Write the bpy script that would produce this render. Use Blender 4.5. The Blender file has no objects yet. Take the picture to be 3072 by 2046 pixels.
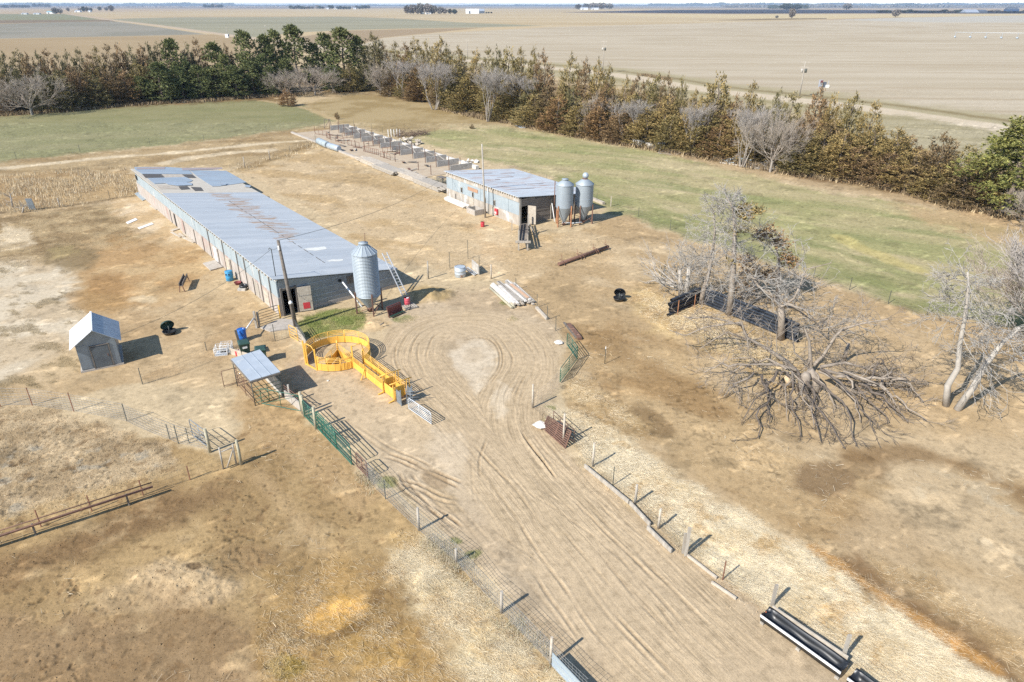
import bpy, math, random
import numpy as np
from mathutils import Vector, Matrix
S = bpy.context.scene
COL = S.collection
# ------------------------------------------------------------------ camera model
F_PX, CX, CY, CZ = 2048.0, 1536.0, 1023.0, 21.0
PITCH = math.atan((1023 - 14) / F_PX)
SP, CP = math.sin(PITCH), math.cos(PITCH)
def G(x, y, z=0.0):
    u = (x - CX) / F_PX; v = (CY - y) / F_PX
    t = (z - CZ) / (-SP + v * CP)
    return Vector((u * t, (CP + v * SP) * t, z))
def HT(b, ty):
    """height of an upright thing whose foot is at photo point b and whose top is at row ty"""
    Y = G(*b).y; v = (CY - ty) / F_PX
    return CZ + Y * (-SP + v * CP) / (CP + v * SP)
def VP(b, ty):
    p = G(*b); p.z = HT(b, ty); return p
def AT(b, x, y):
    """a point in the upright plane facing the camera through foot b, seen at (x, y)"""
    Y = G(*b).y; u = (x - CX) / F_PX; v = (CY - y) / F_PX
    t = Y / (CP + v * SP)
    return Vector((u * t, Y, CZ + (-SP + v * CP) * t))
K = 3072 / 2354.0
def D(pts): return [(x * K, y * K) for x, y in pts]
def lin(c):
    c = c / 255.0
    return c / 12.92 if c <= 0.04045 else ((c + 0.055) / 1.055) ** 2.4
ELIT = 1.62
def alb(r, g, b, k=1.0):
    return tuple(min(0.95, lin(v) / ELIT * k) for v in (r, g, b))
cam = bpy.data.cameras.new('camera'); camo = bpy.data.objects.new('camera', cam); COL.objects.link(camo)
cam.lens = 24; cam.sensor_width = 36; cam.clip_start = 0.5; cam.clip_end = 60000
camo.location = (0, 0, CZ); camo.rotation_euler = (math.pi / 2 - PITCH, 0, 0)
S.camera = camo
# ------------------------------------------------------------------ light
SUN_AZ, SUN_EL = math.radians(42), math.radians(39.3)
sd = Vector((math.cos(SUN_AZ) * math.cos(SUN_EL), math.sin(SUN_AZ) * math.cos(SUN_EL), -math.sin(SUN_EL)))
sl = bpy.data.lights.new('sun', 'SUN'); slo = bpy.data.objects.new('sun', sl); COL.objects.link(slo)
sl.energy = 4.6; sl.angle = math.radians(0.53); sl.color = (1, 0.955, 0.885)
slo.rotation_euler = sd.to_track_quat('-Z', 'Y').to_euler(); slo.location = (-40, -30, 60)
w = bpy.data.worlds.new('World'); S.world = w; w.use_nodes = True
nt = w.node_tree; bg = nt.nodes['Background']; sky = nt.nodes.new('ShaderNodeTexSky')
sky.sky_type = 'NISHITA'; sky.sun_disc = False; sky.sun_elevation = SUN_EL; sky.sun_rotation = math.radians(228)
sky.air_density = 1.0; sky.dust_density = 0.1; sky.ozone_density = 2.5; sky.altitude = 500
nt.links.new(sky.outputs[0], bg.inputs[0]); bg.inputs[1].default_value = 0.125
S.view_settings.view_transform = 'Standard'; S.view_settings.look = 'None'
S.view_settings.exposure = 0.71; S.view_settings.gamma = 1
cy = S.cycles
cy.max_bounces = 5; cy.diffuse_bounces = 2; cy.glossy_bounces = 2; cy.volume_bounces = 0; cy.transparent_max_bounces = 4
cy.use_denoising = False
try: cy.denoising_prefilter = 'ACCURATE'
except Exception: pass
# ------------------------------------------------------------------ objects
def link(o, parent=None):
    COL.objects.link(o)
    if parent is not None: o.parent = parent
    return o
def tag(o, label=None, cat=None, group=None, kind=None):
    if label: o['label'] = label
    if cat:
        o['category'] = cat
        if not kind: kind = 'thing'
    if group: o['group'] = group
    if kind: o['kind'] = kind
    return o
def thing(name, label, cat, loc=(0, 0, 0), rz=0.0, group=None):
    o = bpy.data.objects.new(name, None); o.empty_display_size = 0.3
    COL.objects.link(o); o.location = loc; o.rotation_euler = (0, 0, rz)
    return tag(o, label, cat, group)
KIDS = {}
def kids(o): return KIDS.get(o.name, [])
def copy_tree(o, parent=None):
    c = o.copy(); COL.objects.link(c)
    if parent is not None:
        c.parent = parent; KIDS.setdefault(parent.name, []).append(c)
    for ch in list(kids(o)): copy_tree(ch, c)
    return c
class MB:
    """collects shapes; build() links them as one mesh object"""
    def __init__(s): s.v = []; s.f = []; s.sm = []
    def add(s, vs, fs, smooth=False):
        n = len(s.v); s.v.extend([tuple(p) for p in vs])
        for f in fs: s.f.append(tuple(i + n for i in f)); s.sm.append(smooth)
        return s
    def box(s, c, d, rz=0.0, M=None):
        x, y, z = d[0] / 2, d[1] / 2, d[2] / 2
        vs = [Vector((i * x, j * y, k * z)) for i in (-1, 1) for j in (-1, 1) for k in (-1, 1)]
        R = M if M is not None else Matrix.Rotation(rz, 3, 'Z')
        return s.add([R @ p + Vector(c) for p in vs], [(0, 1, 3, 2), (4, 6, 7, 5), (0, 4, 5, 1), (2, 3, 7, 6), (0, 2, 6, 4), (1, 5, 7, 3)])
    def beam(s, a, b, w, h, up=(0, 0, 1)):
        a, b = Vector(a), Vector(b); d = b - a; L = d.length
        if L < 1e-6: return s
        d /= L; u = Vector(up)
        if abs(d.dot(u)) > 0.98: u = Vector((0, 1, 0)) if abs(d.y) < .9 else Vector((1, 0, 0))
        r = d.cross(u).normalized(); q = r.cross(d)
        vs = []
        for p in (a, b):
            for i, j in ((-1, -1), (1, -1), (1, 1), (-1, 1)): vs.append(p + r * (i * w / 2) + q * (j * h / 2))
        return s.add(vs, [(0, 1, 2, 3), (7, 6, 5, 4), (0, 4, 5, 1), (1, 5, 6, 2), (2, 6, 7, 3), (3, 7, 4, 0)])
    def tube(s, a, b, r0, r1=None, n=6, caps=True):
        return s.path([a, b], [r0, r0 if r1 is None else r1], n, caps)
    def path(s, pts, rs, n=6, caps=True, smooth=True):
        pts = [Vector(p) for p in pts]
        if not hasattr(rs, '__len__'): rs = [rs] * len(pts)
        u = None; base = len(s.v)
        for i, p in enumerate(pts):
            d = (pts[min(i + 1, len(pts) - 1)] - pts[max(i - 1, 0)])
            d = d.normalized() if d.length > 1e-9 else Vector((0, 0, 1))
            if u is None:
                u = d.cross(Vector((0, 0, 1)))
                if u.length < 1e-3: u = Vector((1, 0, 0))
            u = (u - d * u.dot(d)); u = u.normalized() if u.length > 1e-6 else d.orthogonal().normalized()
            q = d.cross(u)
            for k in range(n):
                a = 2 * math.pi * k / n
                s.v.append(tuple(p + (u * math.cos(a) + q * math.sin(a)) * rs[i]))
        for i in range(len(pts) - 1):
            for k in range(n):
                a = base + i * n + k; b = base + i * n + (k + 1) % n
                s.f.append((a, b, b + n, a + n)); s.sm.append(smooth)
        if caps:
            s.f.append(tuple(base + k for k in reversed(range(n)))); s.sm.append(False)
            e = base + (len(pts) - 1) * n
            s.f.append(tuple(e + k for k in range(n))); s.sm.append(False)
        return s
    def lathe(s, prof, c=(0, 0, 0), n=24, smooth=True, cap0=False, cap1=False, M=None):
        base = len(s.v); c = Vector(c)
        for r, z in prof:
            for k in range(n):
                a = 2 * math.pi * k / n; p = Vector((r * math.cos(a), r * math.sin(a), z))
                s.v.append(tuple((M @ p if M is not None else p) + c))
        for i in range(len(prof) - 1):
            for k in range(n):
                a = base + i * n + k; b = base + i * n + (k + 1) % n
                s.f.append((a, b, b + n, a + n)); s.sm.append(smooth)
        if cap0: s.f.append(tuple(base + k for k in reversed(range(n)))); s.sm.append(False)
        if cap1:
            e = base + (len(prof) - 1) * n
            s.f.append(tuple(e + k for k in range(n))); s.sm.append(False)
        return s
    def quad(s, a, b, c, d): return s.add([a, b, c, d], [(0, 1, 2, 3)])
    def slab(s, pts, t):
        """thick sheet from a planar polygon, t below it along its normal"""
        pts = [Vector(p) for p in pts]; n = (pts[1] - pts[0]).cross(pts[2] - pts[0]).normalized()
        m = len(pts); vs = pts + [p - n * t for p in pts]
        fs = [tuple(range(m)), tuple(reversed(range(m, 2 * m)))]
        fs += [(i, i + m, (i + 1) % m + m, (i + 1) % m) for i in range(m)]
        return s.add(vs, fs)
    def build(s, name, mat, parent=None):
        me = bpy.data.meshes.new(name); me.from_pydata(s.v, [], s.f); me.update()
        if any(s.sm): me.polygons.foreach_set('use_smooth', s.sm)
        if mat is not None: me.materials.append(mat)
        o = bpy.data.objects.new(name, me); COL.objects.link(o)
        if parent is not None:
            o.parent = parent; KIDS.setdefault(parent.name, []).append(o)
        return o
# ------------------------------------------------------------------ materials
def nmat(name):
    m = bpy.data.materials.new(name); m.use_nodes = True
    t = m.node_tree; b = t.nodes['Principled BSDF']
    return m, t, b
def N(t, typ, **kw):
    n = t.nodes.new(typ)
    for k, v in kw.items():
        if k.startswith('i_'): n.inputs[k[2:].replace('_', ' ')].default_value = v
        else: setattr(n, k, v)
    return n
def ramp(t, fac, stops):
    r = t.nodes.new('ShaderNodeValToRGB'); e = r.color_ramp.elements
    while len(e) > 1: e.remove(e[-1])
    e[0].position = stops[0][0]; e[0].color = (*stops[0][1][:3], 1)
    for p, c in stops[1:]:
        x = e.new(p); x.color = (*c[:3], 1)
    t.links.new(fac, r.inputs[0]); return r
def mix(t, fac, a, b, mode='MIX'):
    m = t.nodes.new('ShaderNodeMix'); m.data_type = 'RGBA'; m.blend_type = mode
    for s, v in ((0, fac), (6, a), (7, b)):
        if hasattr(v, 'is_output'): t.links.new(v, m.inputs[s])
        elif isinstance(v, (int, float)): m.inputs[s].default_value = v
        else: m.inputs[s].default_value = (*v[:3], 1)
    return m.outputs[2]
def coords(t, scale=(1, 1, 1), kind='Object', rot=(0, 0, 0)):
    tc = t.nodes.new('ShaderNodeTexCoord'); mp = t.nodes.new('ShaderNodeMapping')
    mp.inputs['Scale'].default_value = scale; mp.inputs['Rotation'].default_value = rot
    t.links.new(tc.outputs[kind], mp.inputs[0]); return mp.outputs[0]
def noise(t, vec, scale, detail=4, rough=0.55):
    n = t.nodes.new('ShaderNodeTexNoise'); n.inputs['Scale'].default_value = scale
    n.inputs['Detail'].default_value = detail; n.inputs['Roughness'].default_value = rough
    t.links.new(vec, n.inputs['Vector']); return n.outputs['Fac']
def mat(name, c, c2=None, scale=3.0, rough=0.8, metal=0.0, spots=None, spot_scale=1.2, spot_at=0.6, stretch=(1, 1, 1), bump=0.0, bscale=20.0, rot=(0, 0, 0)):
    m, t, b = nmat(name)
    v = coords(t, stretch, rot=rot)
    c2 = c2 or tuple(x * 0.72 for x in c)
    r = ramp(t, noise(t, v, scale, 5, 0.6), [(0.3, c2), (0.68, c)])
    out = r.outputs[0]
    if spots:
        f = ramp(t, noise(t, v, spot_scale, 5, 0.65), [(spot_at, (0, 0, 0)), (min(.99, spot_at + 0.07), (1, 1, 1))])
        out = mix(t, f.outputs[0], out, spots)
    t.links.new(out, b.inputs['Base Color'])
    b.inputs['Roughness'].default_value = rough; b.inputs['Metallic'].default_value = metal
    if bump:
        bp = t.nodes.new('ShaderNodeBump'); bp.inputs['Strength'].default_value = bump; bp.inputs['Distance'].default_value = 0.02
        t.links.new(noise(t, v, bscale, 4), bp.inputs['Height']); t.links.new(bp.outputs[0], b.inputs['Normal'])
    return m
# ------------------------------------------------------------------ ground painting (numpy)
def hsh(ix, iy, seed):
    n = (ix.astype(np.int64) * 374761393 + iy.astype(np.int64) * 668265263 + seed * 1442695041) & 0x7fffffff
    n = ((n ^ (n >> 13)) * 1274126177) & 0x7fffffff
    return ((n ^ (n >> 16)) & 0xffff) / 65535.0
def vnoise(x, y, seed=0):
    x0 = np.floor(x); y0 = np.floor(y); fx = x - x0; fy = y - y0
    fx = fx * fx * (3 - 2 * fx); fy = fy * fy * (3 - 2 * fy)
    a = hsh(x0, y0, seed); b = hsh(x0 + 1, y0, seed); c = hsh(x0, y0 + 1, seed); d = hsh(x0 + 1, y0 + 1, seed)
    return (a * (1 - fx) + b * fx) * (1 - fy) + (c * (1 - fx) + d * fx) * fy
def fbm(x, y, scale, octs=4, seed=0, ang=0.0, sx=1.0):
    """mean 0, about -1..1; scale is the largest feature in metres; sx stretches along ang"""
    ca, sa = math.cos(ang), math.sin(ang)
    u = (x * ca + y * sa) / (scale * sx); v = (-x * sa + y * ca) / scale
    s = np.zeros_like(x); a = 1.0; tot = 0
    for o in range(octs):
        s += a * (vnoise(u, v, seed + o * 17) - 0.5); tot += a; a *= 0.55; u = u * 2.03 + 7.1; v = v * 2.03 + 3.7
    return s * 2.6 / tot
def sstep(a, b, x):
    t = np.clip((x - a) / (b - a), 0, 1); return t * t * (3 - 2 * t)
rows = list(np.arange(2760, 2046, -14.0)) + list(np.arange(2046, 900, -2.6)) + list(np.arange(900, 200, -2.4)) + list(np.arange(200, 60, -1.5)) + list(np.arange(60, 24, -0.8)) + [23, 22, 21, 20, 19, 18, 17.2, 16.5, 16]
us = np.concatenate([[-12, -6, -3.5, -2.2], np.linspace(-1.6, -0.80, 60), np.linspace(-0.79, 0.79, 1180), np.linspace(0.80, 1.6, 60), [2.2, 3.5, 6, 12]])
rows = np.array(rows); vv = (CY - rows) / F_PX
tt = CZ / (SP - vv * CP); Yr = (CP + vv * SP) * tt
Yr = np.concatenate([[-400, -60, -10, 0, 6], Yr]); tr = np.concatenate([[60, 30, 22, 20, 19.5], tt])
NR, NC = len(Yr), len(us)
GX = (us[None, :] * tr[:, None]).ravel(); GY = np.repeat(Yr, NC)
def proj(X, Y, Z=0.0):
    den = np.maximum(Y * CP + (CZ - Z) * SP, 0.5)
    return CX + F_PX * X / den, CY - F_PX * ((Z - CZ) * CP + Y * SP) / den
near = GY < 140
Xw = GX.copy(); Yw = GY.copy()
wamp = np.clip(GY / 45.0, 0.5, 6.0)
Xw += wamp * (0.55 * fbm(GX, GY, 3.0, 4, 5) + 0.25 * fbm(GX, GY, .7, 2, 6)) * (GY < 400)
Yw += wamp * (0.55 * fbm(GX, GY, 3.0, 4, 9) + 0.25 * fbm(GX, GY, .7, 2, 8)) * (GY < 400)
PX, PY = proj(Xw, Yw); PX0, PY0 = proj(GX, GY)
C = np.zeros((NR * NC, 3)); C[:] = alb(212, 187, 144)
MSK = {k: np.zeros(NR * NC) for k in ('straw', 'grass', 'clod', 'weed', 'tall', 'thatch')}
ZZ = np.zeros(NR * NC)
def sdist(poly, x, y):
    """signed distance (inside > 0)"""
    ins = np.zeros(x.shape, bool); d = np.full(x.shape, 1e18); n = len(poly)
    for i in range(n):
        (x1, y1), (x2, y2) = poly[i], poly[(i + 1) % n]
        dx, dy = x2 - x1, y2 - y1; L = dx * dx + dy * dy + 1e-12
        t = np.clip(((x - x1) * dx + (y - y1) * dy) / L, 0, 1)
        d = np.minimum(d, (x - x1 - t * dx) ** 2 + (y - y1 - t * dy) ** 2)
        if abs(dy) > 1e-9: ins ^= ((y1 > y) != (y2 > y)) & (x < dx * (y - y1) / dy + x1)
    d = np.sqrt(d); return np.where(ins, d, -d)
def pmask(poly, soft=8, warp=True):
    xs = [p[0] for p in poly]; ys = [p[1] for p in poly]
    A, B = (PX, PY) if warp else (PX0, PY0)
    idx = np.nonzero((A > min(xs) - soft * 2) & (A < max(xs) + soft * 2) & (B > min(ys) - soft * 2) & (B < max(ys) + soft * 2))[0]
    sd_ = sdist(poly, A[idx], B[idx])
    if soft > 3:
        sd_ = sd_ + soft * (1.1 * fbm(GX[idx], GY[idx], 1.1, 5, 77) + .5 * fbm(GX[idx], GY[idx], 6, 3, 78)); soft = soft * 1.25
    m = sstep(-soft, soft, sd_)
    return idx, m
def paint(idx, m, c, chan=None, amt=1.0):
    C[idx] += (np.array(c) - C[idx]) * m[:, None]
    if chan:
        for ch, a in chan.items(): MSK[ch][idx] += (a - MSK[ch][idx]) * np.clip(m, 0, 1)
def zone(poly, rgb, soft=8, a=1.0, chan=None, warp=True, rgb2=None, ns=2.0, seed=1, thr=0.0, ang=0.0, sx=1.0, w2=0.35):
    idx, m = pmask(poly, soft, warp)
    c = np.array(alb(*rgb))[None, :]
    if rgb2 is not None:
        f = sstep(thr - w2, thr + w2, fbm(GX[idx], GY[idx], ns, 5, seed, ang, sx))[:, None]
        c = c * (1 - f) + np.array(alb(*rgb2))[None, :] * f
    C[idx] += (c - C[idx]) * (m * a)[:, None]
    if chan:
        for ch, v in chan.items(): MSK[ch][idx] += (v - MSK[ch][idx]) * m
def patch(poly, rgb, ns=1.5, thr=0.1, seed=3, a=1.0, soft=20, ang=0.0, sx=1.0, w=0.2, chan=None):
    """noisy patches of a colour inside a polygon"""
    idx, m = pmask(poly, soft)
    f = sstep(thr - w, thr + w, fbm(GX[idx], GY[idx], ns, 5, seed, ang, sx)) * m * a
    paint(idx, f, alb(*rgb), chan)
def spot(cx, cy, rx, ry, rgb, a=1.0, rough=0.5, seed=2, chan=None, ns=2.0, rot=0.0):
    idx = np.nonzero((abs(PX - cx) < rx * 2.2 + 9) & (abs(PY - cy) < max(rx, ry) * 2.2 + 9))[0]
    dx = PX[idx] - cx; dy = PY[idx] - cy; ca, sa = math.cos(rot), math.sin(rot)
    q = np.sqrt(((dx * ca + dy * sa) / rx) ** 2 + ((-dx * sa + dy * ca) / ry) ** 2) + rough * 0.5 * fbm(GX[idx], GY[idx], ns, 4, seed)
    m = sstep(1.25, 0.7, q) * a; paint(idx, m, alb(*rgb), chan); return idx, m
def wpts(pl): return [tuple(G(x, y))[:2] for x, y in pl]
def smooth(pts, n=2):
    for _ in range(n):
        q = [pts[0]]
        for a, b in zip(pts, pts[1:]):
            q.append((a[0] * .75 + b[0] * .25, a[1] * .75 + b[1] * .25)); q.append((a[0] * .25 + b[0] * .75, a[1] * .25 + b[1] * .75))
        q.append(pts[-1]); pts = q
    return pts
def lat(pl_world, R, X=None, Y=None):
    """index, signed lateral offset, distance along, for vertices within R of a world polyline"""
    X = GX if X is None else X; Y = GY if Y is None else Y
    xs = [p[0] for p in pl_world]; ys = [p[1] for p in pl_world]
    idx = np.nonzero((X > min(xs) - R) & (X < max(xs) + R) & (Y > min(ys) - R) & (Y < max(ys) + R))[0]
    x, y = X[idx], Y[idx]; best = np.full(x.shape, 1e9); so = np.zeros(x.shape); al = np.zeros(x.shape); s0 = 0
    for (x1, y1), (x2, y2) in zip(pl_world, pl_world[1:]):
        dx, dy = x2 - x1, y2 - y1; L = math.hypot(dx, dy)
        if L < 1e-6: continue
        t = np.clip(((x - x1) * dx + (y - y1) * dy) / (L * L), 0, 1)
        d = np.hypot(x - x1 - t * dx, y - y1 - t * dy); k = d < best
        best[k] = d[k]; so[k] = (np.sign(dx * (y - y1) - dy * (x - x1)) * d)[k]; al[k] = (s0 + t * L)[k]; s0 += L
    k = best < R
    return idx[k], so[k], al[k]
def strip(pl, hw, rgb, a=1.0, soft=None, chan=None, seed=4, rag=0.5, ns=1.5):
    soft = soft or hw * 0.5
    idx, s, t = lat(smooth(wpts(pl)), hw * 2 + soft)
    m = sstep(hw + soft, hw - soft, abs(s) + rag * hw * fbm(GX[idx], GY[idx], ns, 4, seed)) * a
    paint(idx, m, alb(*rgb), chan); return idx, m
# ---- far fields
zone([(-9e3, 10), (9e3, 10), (9e3, 60), (-9e3, 60)], (196, 172, 138), 2)
zone([(-9e3, 16), (9e3, 16), (9e3, 25), (-9e3, 27)], (176, 160, 140), 2, rgb2=(140, 130, 120), ns=400, sx=4)
zone([(-3000, 120), (0, 117), (450, 107), (640, 103), (740, 118), (900, 150), (900, 215), (0, 290), (-3000, 500)], (190, 165, 125), 2, rgb2=(181, 156, 117), ns=60, sx=3)
zone([(-2000, 90), (0, 72), (200, 66), (345, 64), (480, 82), (620, 103), (450, 107), (0, 116), (-2000, 150)], (166, 158, 140), 1, rgb2=(154, 148, 130), ns=60)
zone([(-2000, 80), (0, 60), (250, 58), (330, 60), (345, 64), (200, 66), (0, 71), (-2000, 95)], (146, 128, 105), 1)
zone([(-2000, 60), (0, 42), (190, 42), (300, 58), (250, 60), (0, 60), (-2000, 80)], (150, 148, 115), 1)
zone([(330, 58), (420, 54), (560, 52), (1024, 50), (1180, 55), (1400, 68), (1640, 77), (1450, 82), (1200, 86), (1024, 91), (900, 97), (760, 112), (640, 97), (480, 75)], (160, 154, 126), 1, rgb2=(172, 165, 136), ns=40, sx=8, ang=.1)
zone([(200, 38), (1000, 25), (2000, 26), (1690, 38), (2600, 52), (2400, 62), (2000, 72), (1650, 78), (1400, 67), (1180, 54), (1024, 49), (560, 51), (330, 56)], (200, 176, 134), 1, rgb2=(212, 190, 150), ns=60, sx=9)
zone([(1024, 92), (1200, 88), (1450, 83), (1300, 98), (1150, 113), (1090, 130), (900, 150), (800, 125)], (178, 154, 120), 1)
BIG = [(1000, 150), (1090, 132), (1150, 114), (1300, 100), (1650, 81), (2000, 72), (2450, 60), (3072, 68), (6000, 100), (6000, 900), (3072, 400), (2600, 322), (2150, 264), (1800, 212), (1500, 190), (1100, 175)]
zone(BIG, (212, 196, 168), 2, rgb2=(200, 183, 153), ns=5, sx=14, ang=-0.06, seed=12, w2=.6)
patch(BIG, (190, 170, 138), ns=3, sx=26, ang=-0.05, thr=.35, seed=22, a=.7, w=.3, soft=6)
zone([(1740, 40), (2200, 43), (3072, 41), (3600, 42), (3072, 46), (2650, 53), (2450, 57), (2200, 54), (1950, 50)], (218, 196, 150), .8)
zone([(1690, 37), (2000, 30), (2300, 28), (3072, 33), (3600, 34), (3600, 42), (3072, 41), (2600, 40), (2200, 41), (1900, 38.5)], (72, 72, 82), .8)
zone([(2500, 60), (2700, 53), (3072, 46), (3600, 48), (3072, 68), (2800, 67)], (204, 195, 176), 1)
zone([(2100, 62), (2300, 56), (2480, 54), (2480, 57), (2300, 60)], (150, 130, 98), .8)
R2 = [(3500, 460), (3072, 396), (2983, 382), (2600, 324), (2291, 289), (2157, 275), (2048, 258), (1828, 220), (1500, 190), (1200, 165), (1000, 145), (900, 133)]
strip(R2, 19, (186, 172, 132), 0.9, 5, seed=41, rag=.3, ns=12)
for off, rgb, hw in ((10.5, (156, 138, 98), 1.6), (-9, (170, 155, 112), 1.4)):
    wp = smooth(wpts(R2)); idx, s, t = lat(wp, 24)
    paint(idx, sstep(hw * 2, 0, abs(s + off) + fbm(GX[idx], GY[idx], 4, 3, 44)), alb(*rgb))
strip(R2, 4.6, (222, 203, 172), 1, .8, rag=.15, ns=4)
strip([(200, 42), (310, 57), (480, 77), (640, 99), (730, 111), (830, 124), (965, 139), (1100, 154)], 4.2, (208, 186, 158), 1, 1.0, rag=.1)
zone([(640, 230), (1000, 205), (1500, 225), (2048, 300), (2560, 380), (3072, 500), (3400, 560), (3400, 700), (2900, 640), (2300, 520), (1600, 400), (1100, 300)], (172, 146, 104), 14, rgb2=(140, 112, 76), ns=4)
zone([(2560, 350), (2700, 345), (3072, 408), (3500, 470), (3500, 560), (3072, 480), (2800, 520), (2650, 470), (2500, 400)], (186, 172, 134), 6, rgb2=(172, 158, 118), ns=3, sx=8, ang=-.3)
zone([(-900, 420), (0, 300), (500, 265), (850, 270), (850, 312), (0, 360), (-900, 520)], (150, 122, 82), 8, rgb2=(110, 88, 58), ns=3)
# ---- middle pastures
GREEN = D([(-500, 340), (0, 268), (200, 250), (420, 240), (600, 231), (690, 243), (772, 276), (735, 291), (500, 322), (250, 348), (0, 373), (-500, 450)])
zone(GREEN, (151, 147, 101), 4, rgb2=(160, 153, 109), ns=5, seed=7, sx=4, ang=.15, chan={'grass': .5})
patch(GREEN, (142, 139, 96), ns=4, thr=.25, seed=8, a=.6, w=.4)
zone(D([(690, 240), (820, 212), (1000, 235), (1165, 285), (1010, 303), (930, 322), (772, 278)]), (190, 167, 122), 8, rgb2=(170, 146, 100), ns=5, seed=13, chan={'grass': .5, 'thatch': .5})
strip(D([(600, 231), (690, 243), (772, 276)]), .8, (205, 178, 132), .8)
zone(D([(-400, 445), (0, 373), (250, 348), (500, 322), (735, 291), (830, 300), (740, 332), (560, 382), (310, 386), (0, 404), (-400, 470)]), (190, 163, 118), 6, rgb2=(170, 142, 98), ns=3, seed=15, sx=3, ang=.15, chan={'grass': .5, 'thatch': .7})
strip(D([(-200, 410), (0, 388), (120, 375), (260, 360), (380, 354), (520, 338), (650, 326), (730, 322)]), 1.0, (226, 204, 166), .9, seed=31, ns=3, rag=.9)
strip(D([(380, 374), (440, 362), (520, 352), (620, 345)]), 1.2, (226, 204, 166), .8, seed=33, ns=3, rag=.9)
GOLD = D([(-400, 470), (0, 404), (310, 386), (335, 440), (313, 452), (180, 470), (60, 487), (0, 490), (-400, 540)])
zone(GOLD, (196, 164, 114), 6, rgb2=(174, 142, 96), ns=2.5, seed=16, chan={'grass': .6, 'tall': 1})
zone(D([(530, 398), (700, 328), (742, 334), (640, 372), (570, 396)]), (184, 154, 104), 5, rgb2=(160, 130, 84), ns=2, seed=17, chan={'tall': .6})
strip(D([(0, 489), (60, 486), (180, 470), (313, 450)]), .5, (128, 102, 66), .8)
# ---- left yard
zone(D([(-300, 510), (0, 490), (180, 470), (313, 450), (430, 560), (640, 740), (620, 830), (520, 800), (330, 880), (0, 940), (-300, 960)]), (206, 178, 134), 7, rgb2=(196, 166, 120), ns=4, seed=18)
zone(D([(-300, 520), (0, 495), (160, 475), (260, 468), (340, 560), (250, 575), (120, 590), (0, 640), (-300, 700)]), (186, 160, 116), 14, rgb2=(158, 132, 92), ns=1.6, seed=19, chan={'thatch': .9, 'grass': .4})
zone(D([(250, 458), (330, 455), (390, 515), (440, 560), (380, 560), (280, 520)]), (226, 200, 160), 14, rgb2=(208, 176, 128), ns=2, seed=20)
zone(D([(-300, 610), (0, 596), (130, 604), (200, 700), (180, 780), (80, 850), (0, 890), (-300, 900)]), (222, 203, 170), 18, rgb2=(208, 184, 146), ns=3, seed=21)
zone(D([(0, 520), (70, 530), (80, 560), (0, 570)]), (222, 200, 162), 10, .9)
patch(D([(-100, 600), (120, 600), (170, 700), (260, 780), (250, 880), (120, 890), (-100, 930)]), (150, 130, 92), ns=.9, thr=.3, seed=24, a=.65, soft=24, sx=2.0, ang=-.5, w=.2, chan={'weed': .6})
zone(D([(175, 570), (330, 545), (470, 575), (480, 630), (420, 690), (250, 725), (185, 690)]), (190, 150, 96), 24, .85, rgb2=(206, 172, 120), ns=3, seed=25, thr=.15)
spot(*[v * K for v in (215, 690)], 70 * K, 28 * K, (176, 138, 84), .7)
spot(*[v * K for v in (250, 655)], 60 * K, 25 * K, (170, 130, 78), .7, seed=6)
spot(*[v * K for v in (158, 592)], 58 * K, 33 * K, (146, 124, 86), .85, .35, seed=5)
spot(*[v * K for v in (150, 578)], 30 * K, 14 * K, (172, 150, 100), .7, .4, seed=15)
spot(*[v * K for v in (330, 690)], 35 * K, 10 * K, (222, 196, 152), .8)
zone(D([(270, 720), (560, 690), (650, 765), (690, 830), (700, 940), (560, 900), (330, 885), (270, 850)]), (206, 176, 130), 18, .8, rgb2=(190, 158, 112), ns=2, seed=26)
# ---- centre yard
zone(D([(555, 398), (742, 334), (830, 378), (960, 432), (1060, 484), (1190, 522), (1280, 545), (1420, 548), (1420, 600), (1250, 630), (1100, 640), (900, 600), (720, 480)]), (212, 184, 140), 10, rgb2=(198, 167, 118), ns=3, seed=27, sx=2.5, ang=-.4, chan={'grass': .4, 'thatch': .35})
zone(D([(1030, 455), (1120, 485), (1200, 525), (1180, 600), (1130, 640), (1090, 600), (1100, 540), (1020, 490)]), (224, 197, 154), 16, .85, rgb2=(212, 180, 134), ns=2, seed=28)
zone(D([(1150, 560), (1300, 560), (1480, 600), (1560, 640), (1500, 700), (1300, 760), (1180, 680)]), (218, 191, 148), 20, .8, rgb2=(204, 174, 128), ns=3, seed=29, sx=2, ang=-.5)
# ---- right pasture
PAST = D([(925, 322), (1010, 300), (1100, 292), (1165, 287), (1250, 300), (1480, 342), (1680, 392), (1900, 440), (2330, 510), (2600, 570), (2600, 830), (2354, 747), (2250, 735), (2100, 712), (1950, 660), (1780, 600), (1600, 545), (1400, 475), (1280, 410), (1040, 347)])
zone(PAST, (186, 172, 122), 6, rgb2=(170, 164, 108), ns=4, seed=30, sx=4, ang=-.55, chan={'grass': .8})
patch(PAST, (206, 186, 142), ns=5, thr=.22, seed=34, a=.8, sx=3, ang=-.55, w=.3)
patch(PAST, (146, 150, 92), ns=2.5, thr=.34, seed=35, a=.6, sx=4, ang=-.55, w=.22)
for pl, hw, a in (([(1290, 410), (1400, 468), (1500, 505), (1600, 535), (1780, 588), (1950, 648), (2100, 702), (2250, 722), (2354, 728)], 1.6, .8), ([(1500, 480), (1620, 512), (1700, 535)], .7, .7), ([(1850, 555), (1980, 592), (2100, 635), (2200, 680)], 1.0, .7), ([(1800, 575), (1950, 620), (2060, 665), (2180, 700)], 1.2, .7)):
    strip(D(pl), hw, (138, 142, 84), a * .85, hw * .8, seed=36, rag=1.3, ns=2.2)
strip(D([(1930, 545), (2020, 588), (2110, 622)]), .9, (204, 186, 112), .7, seed=37)
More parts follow.
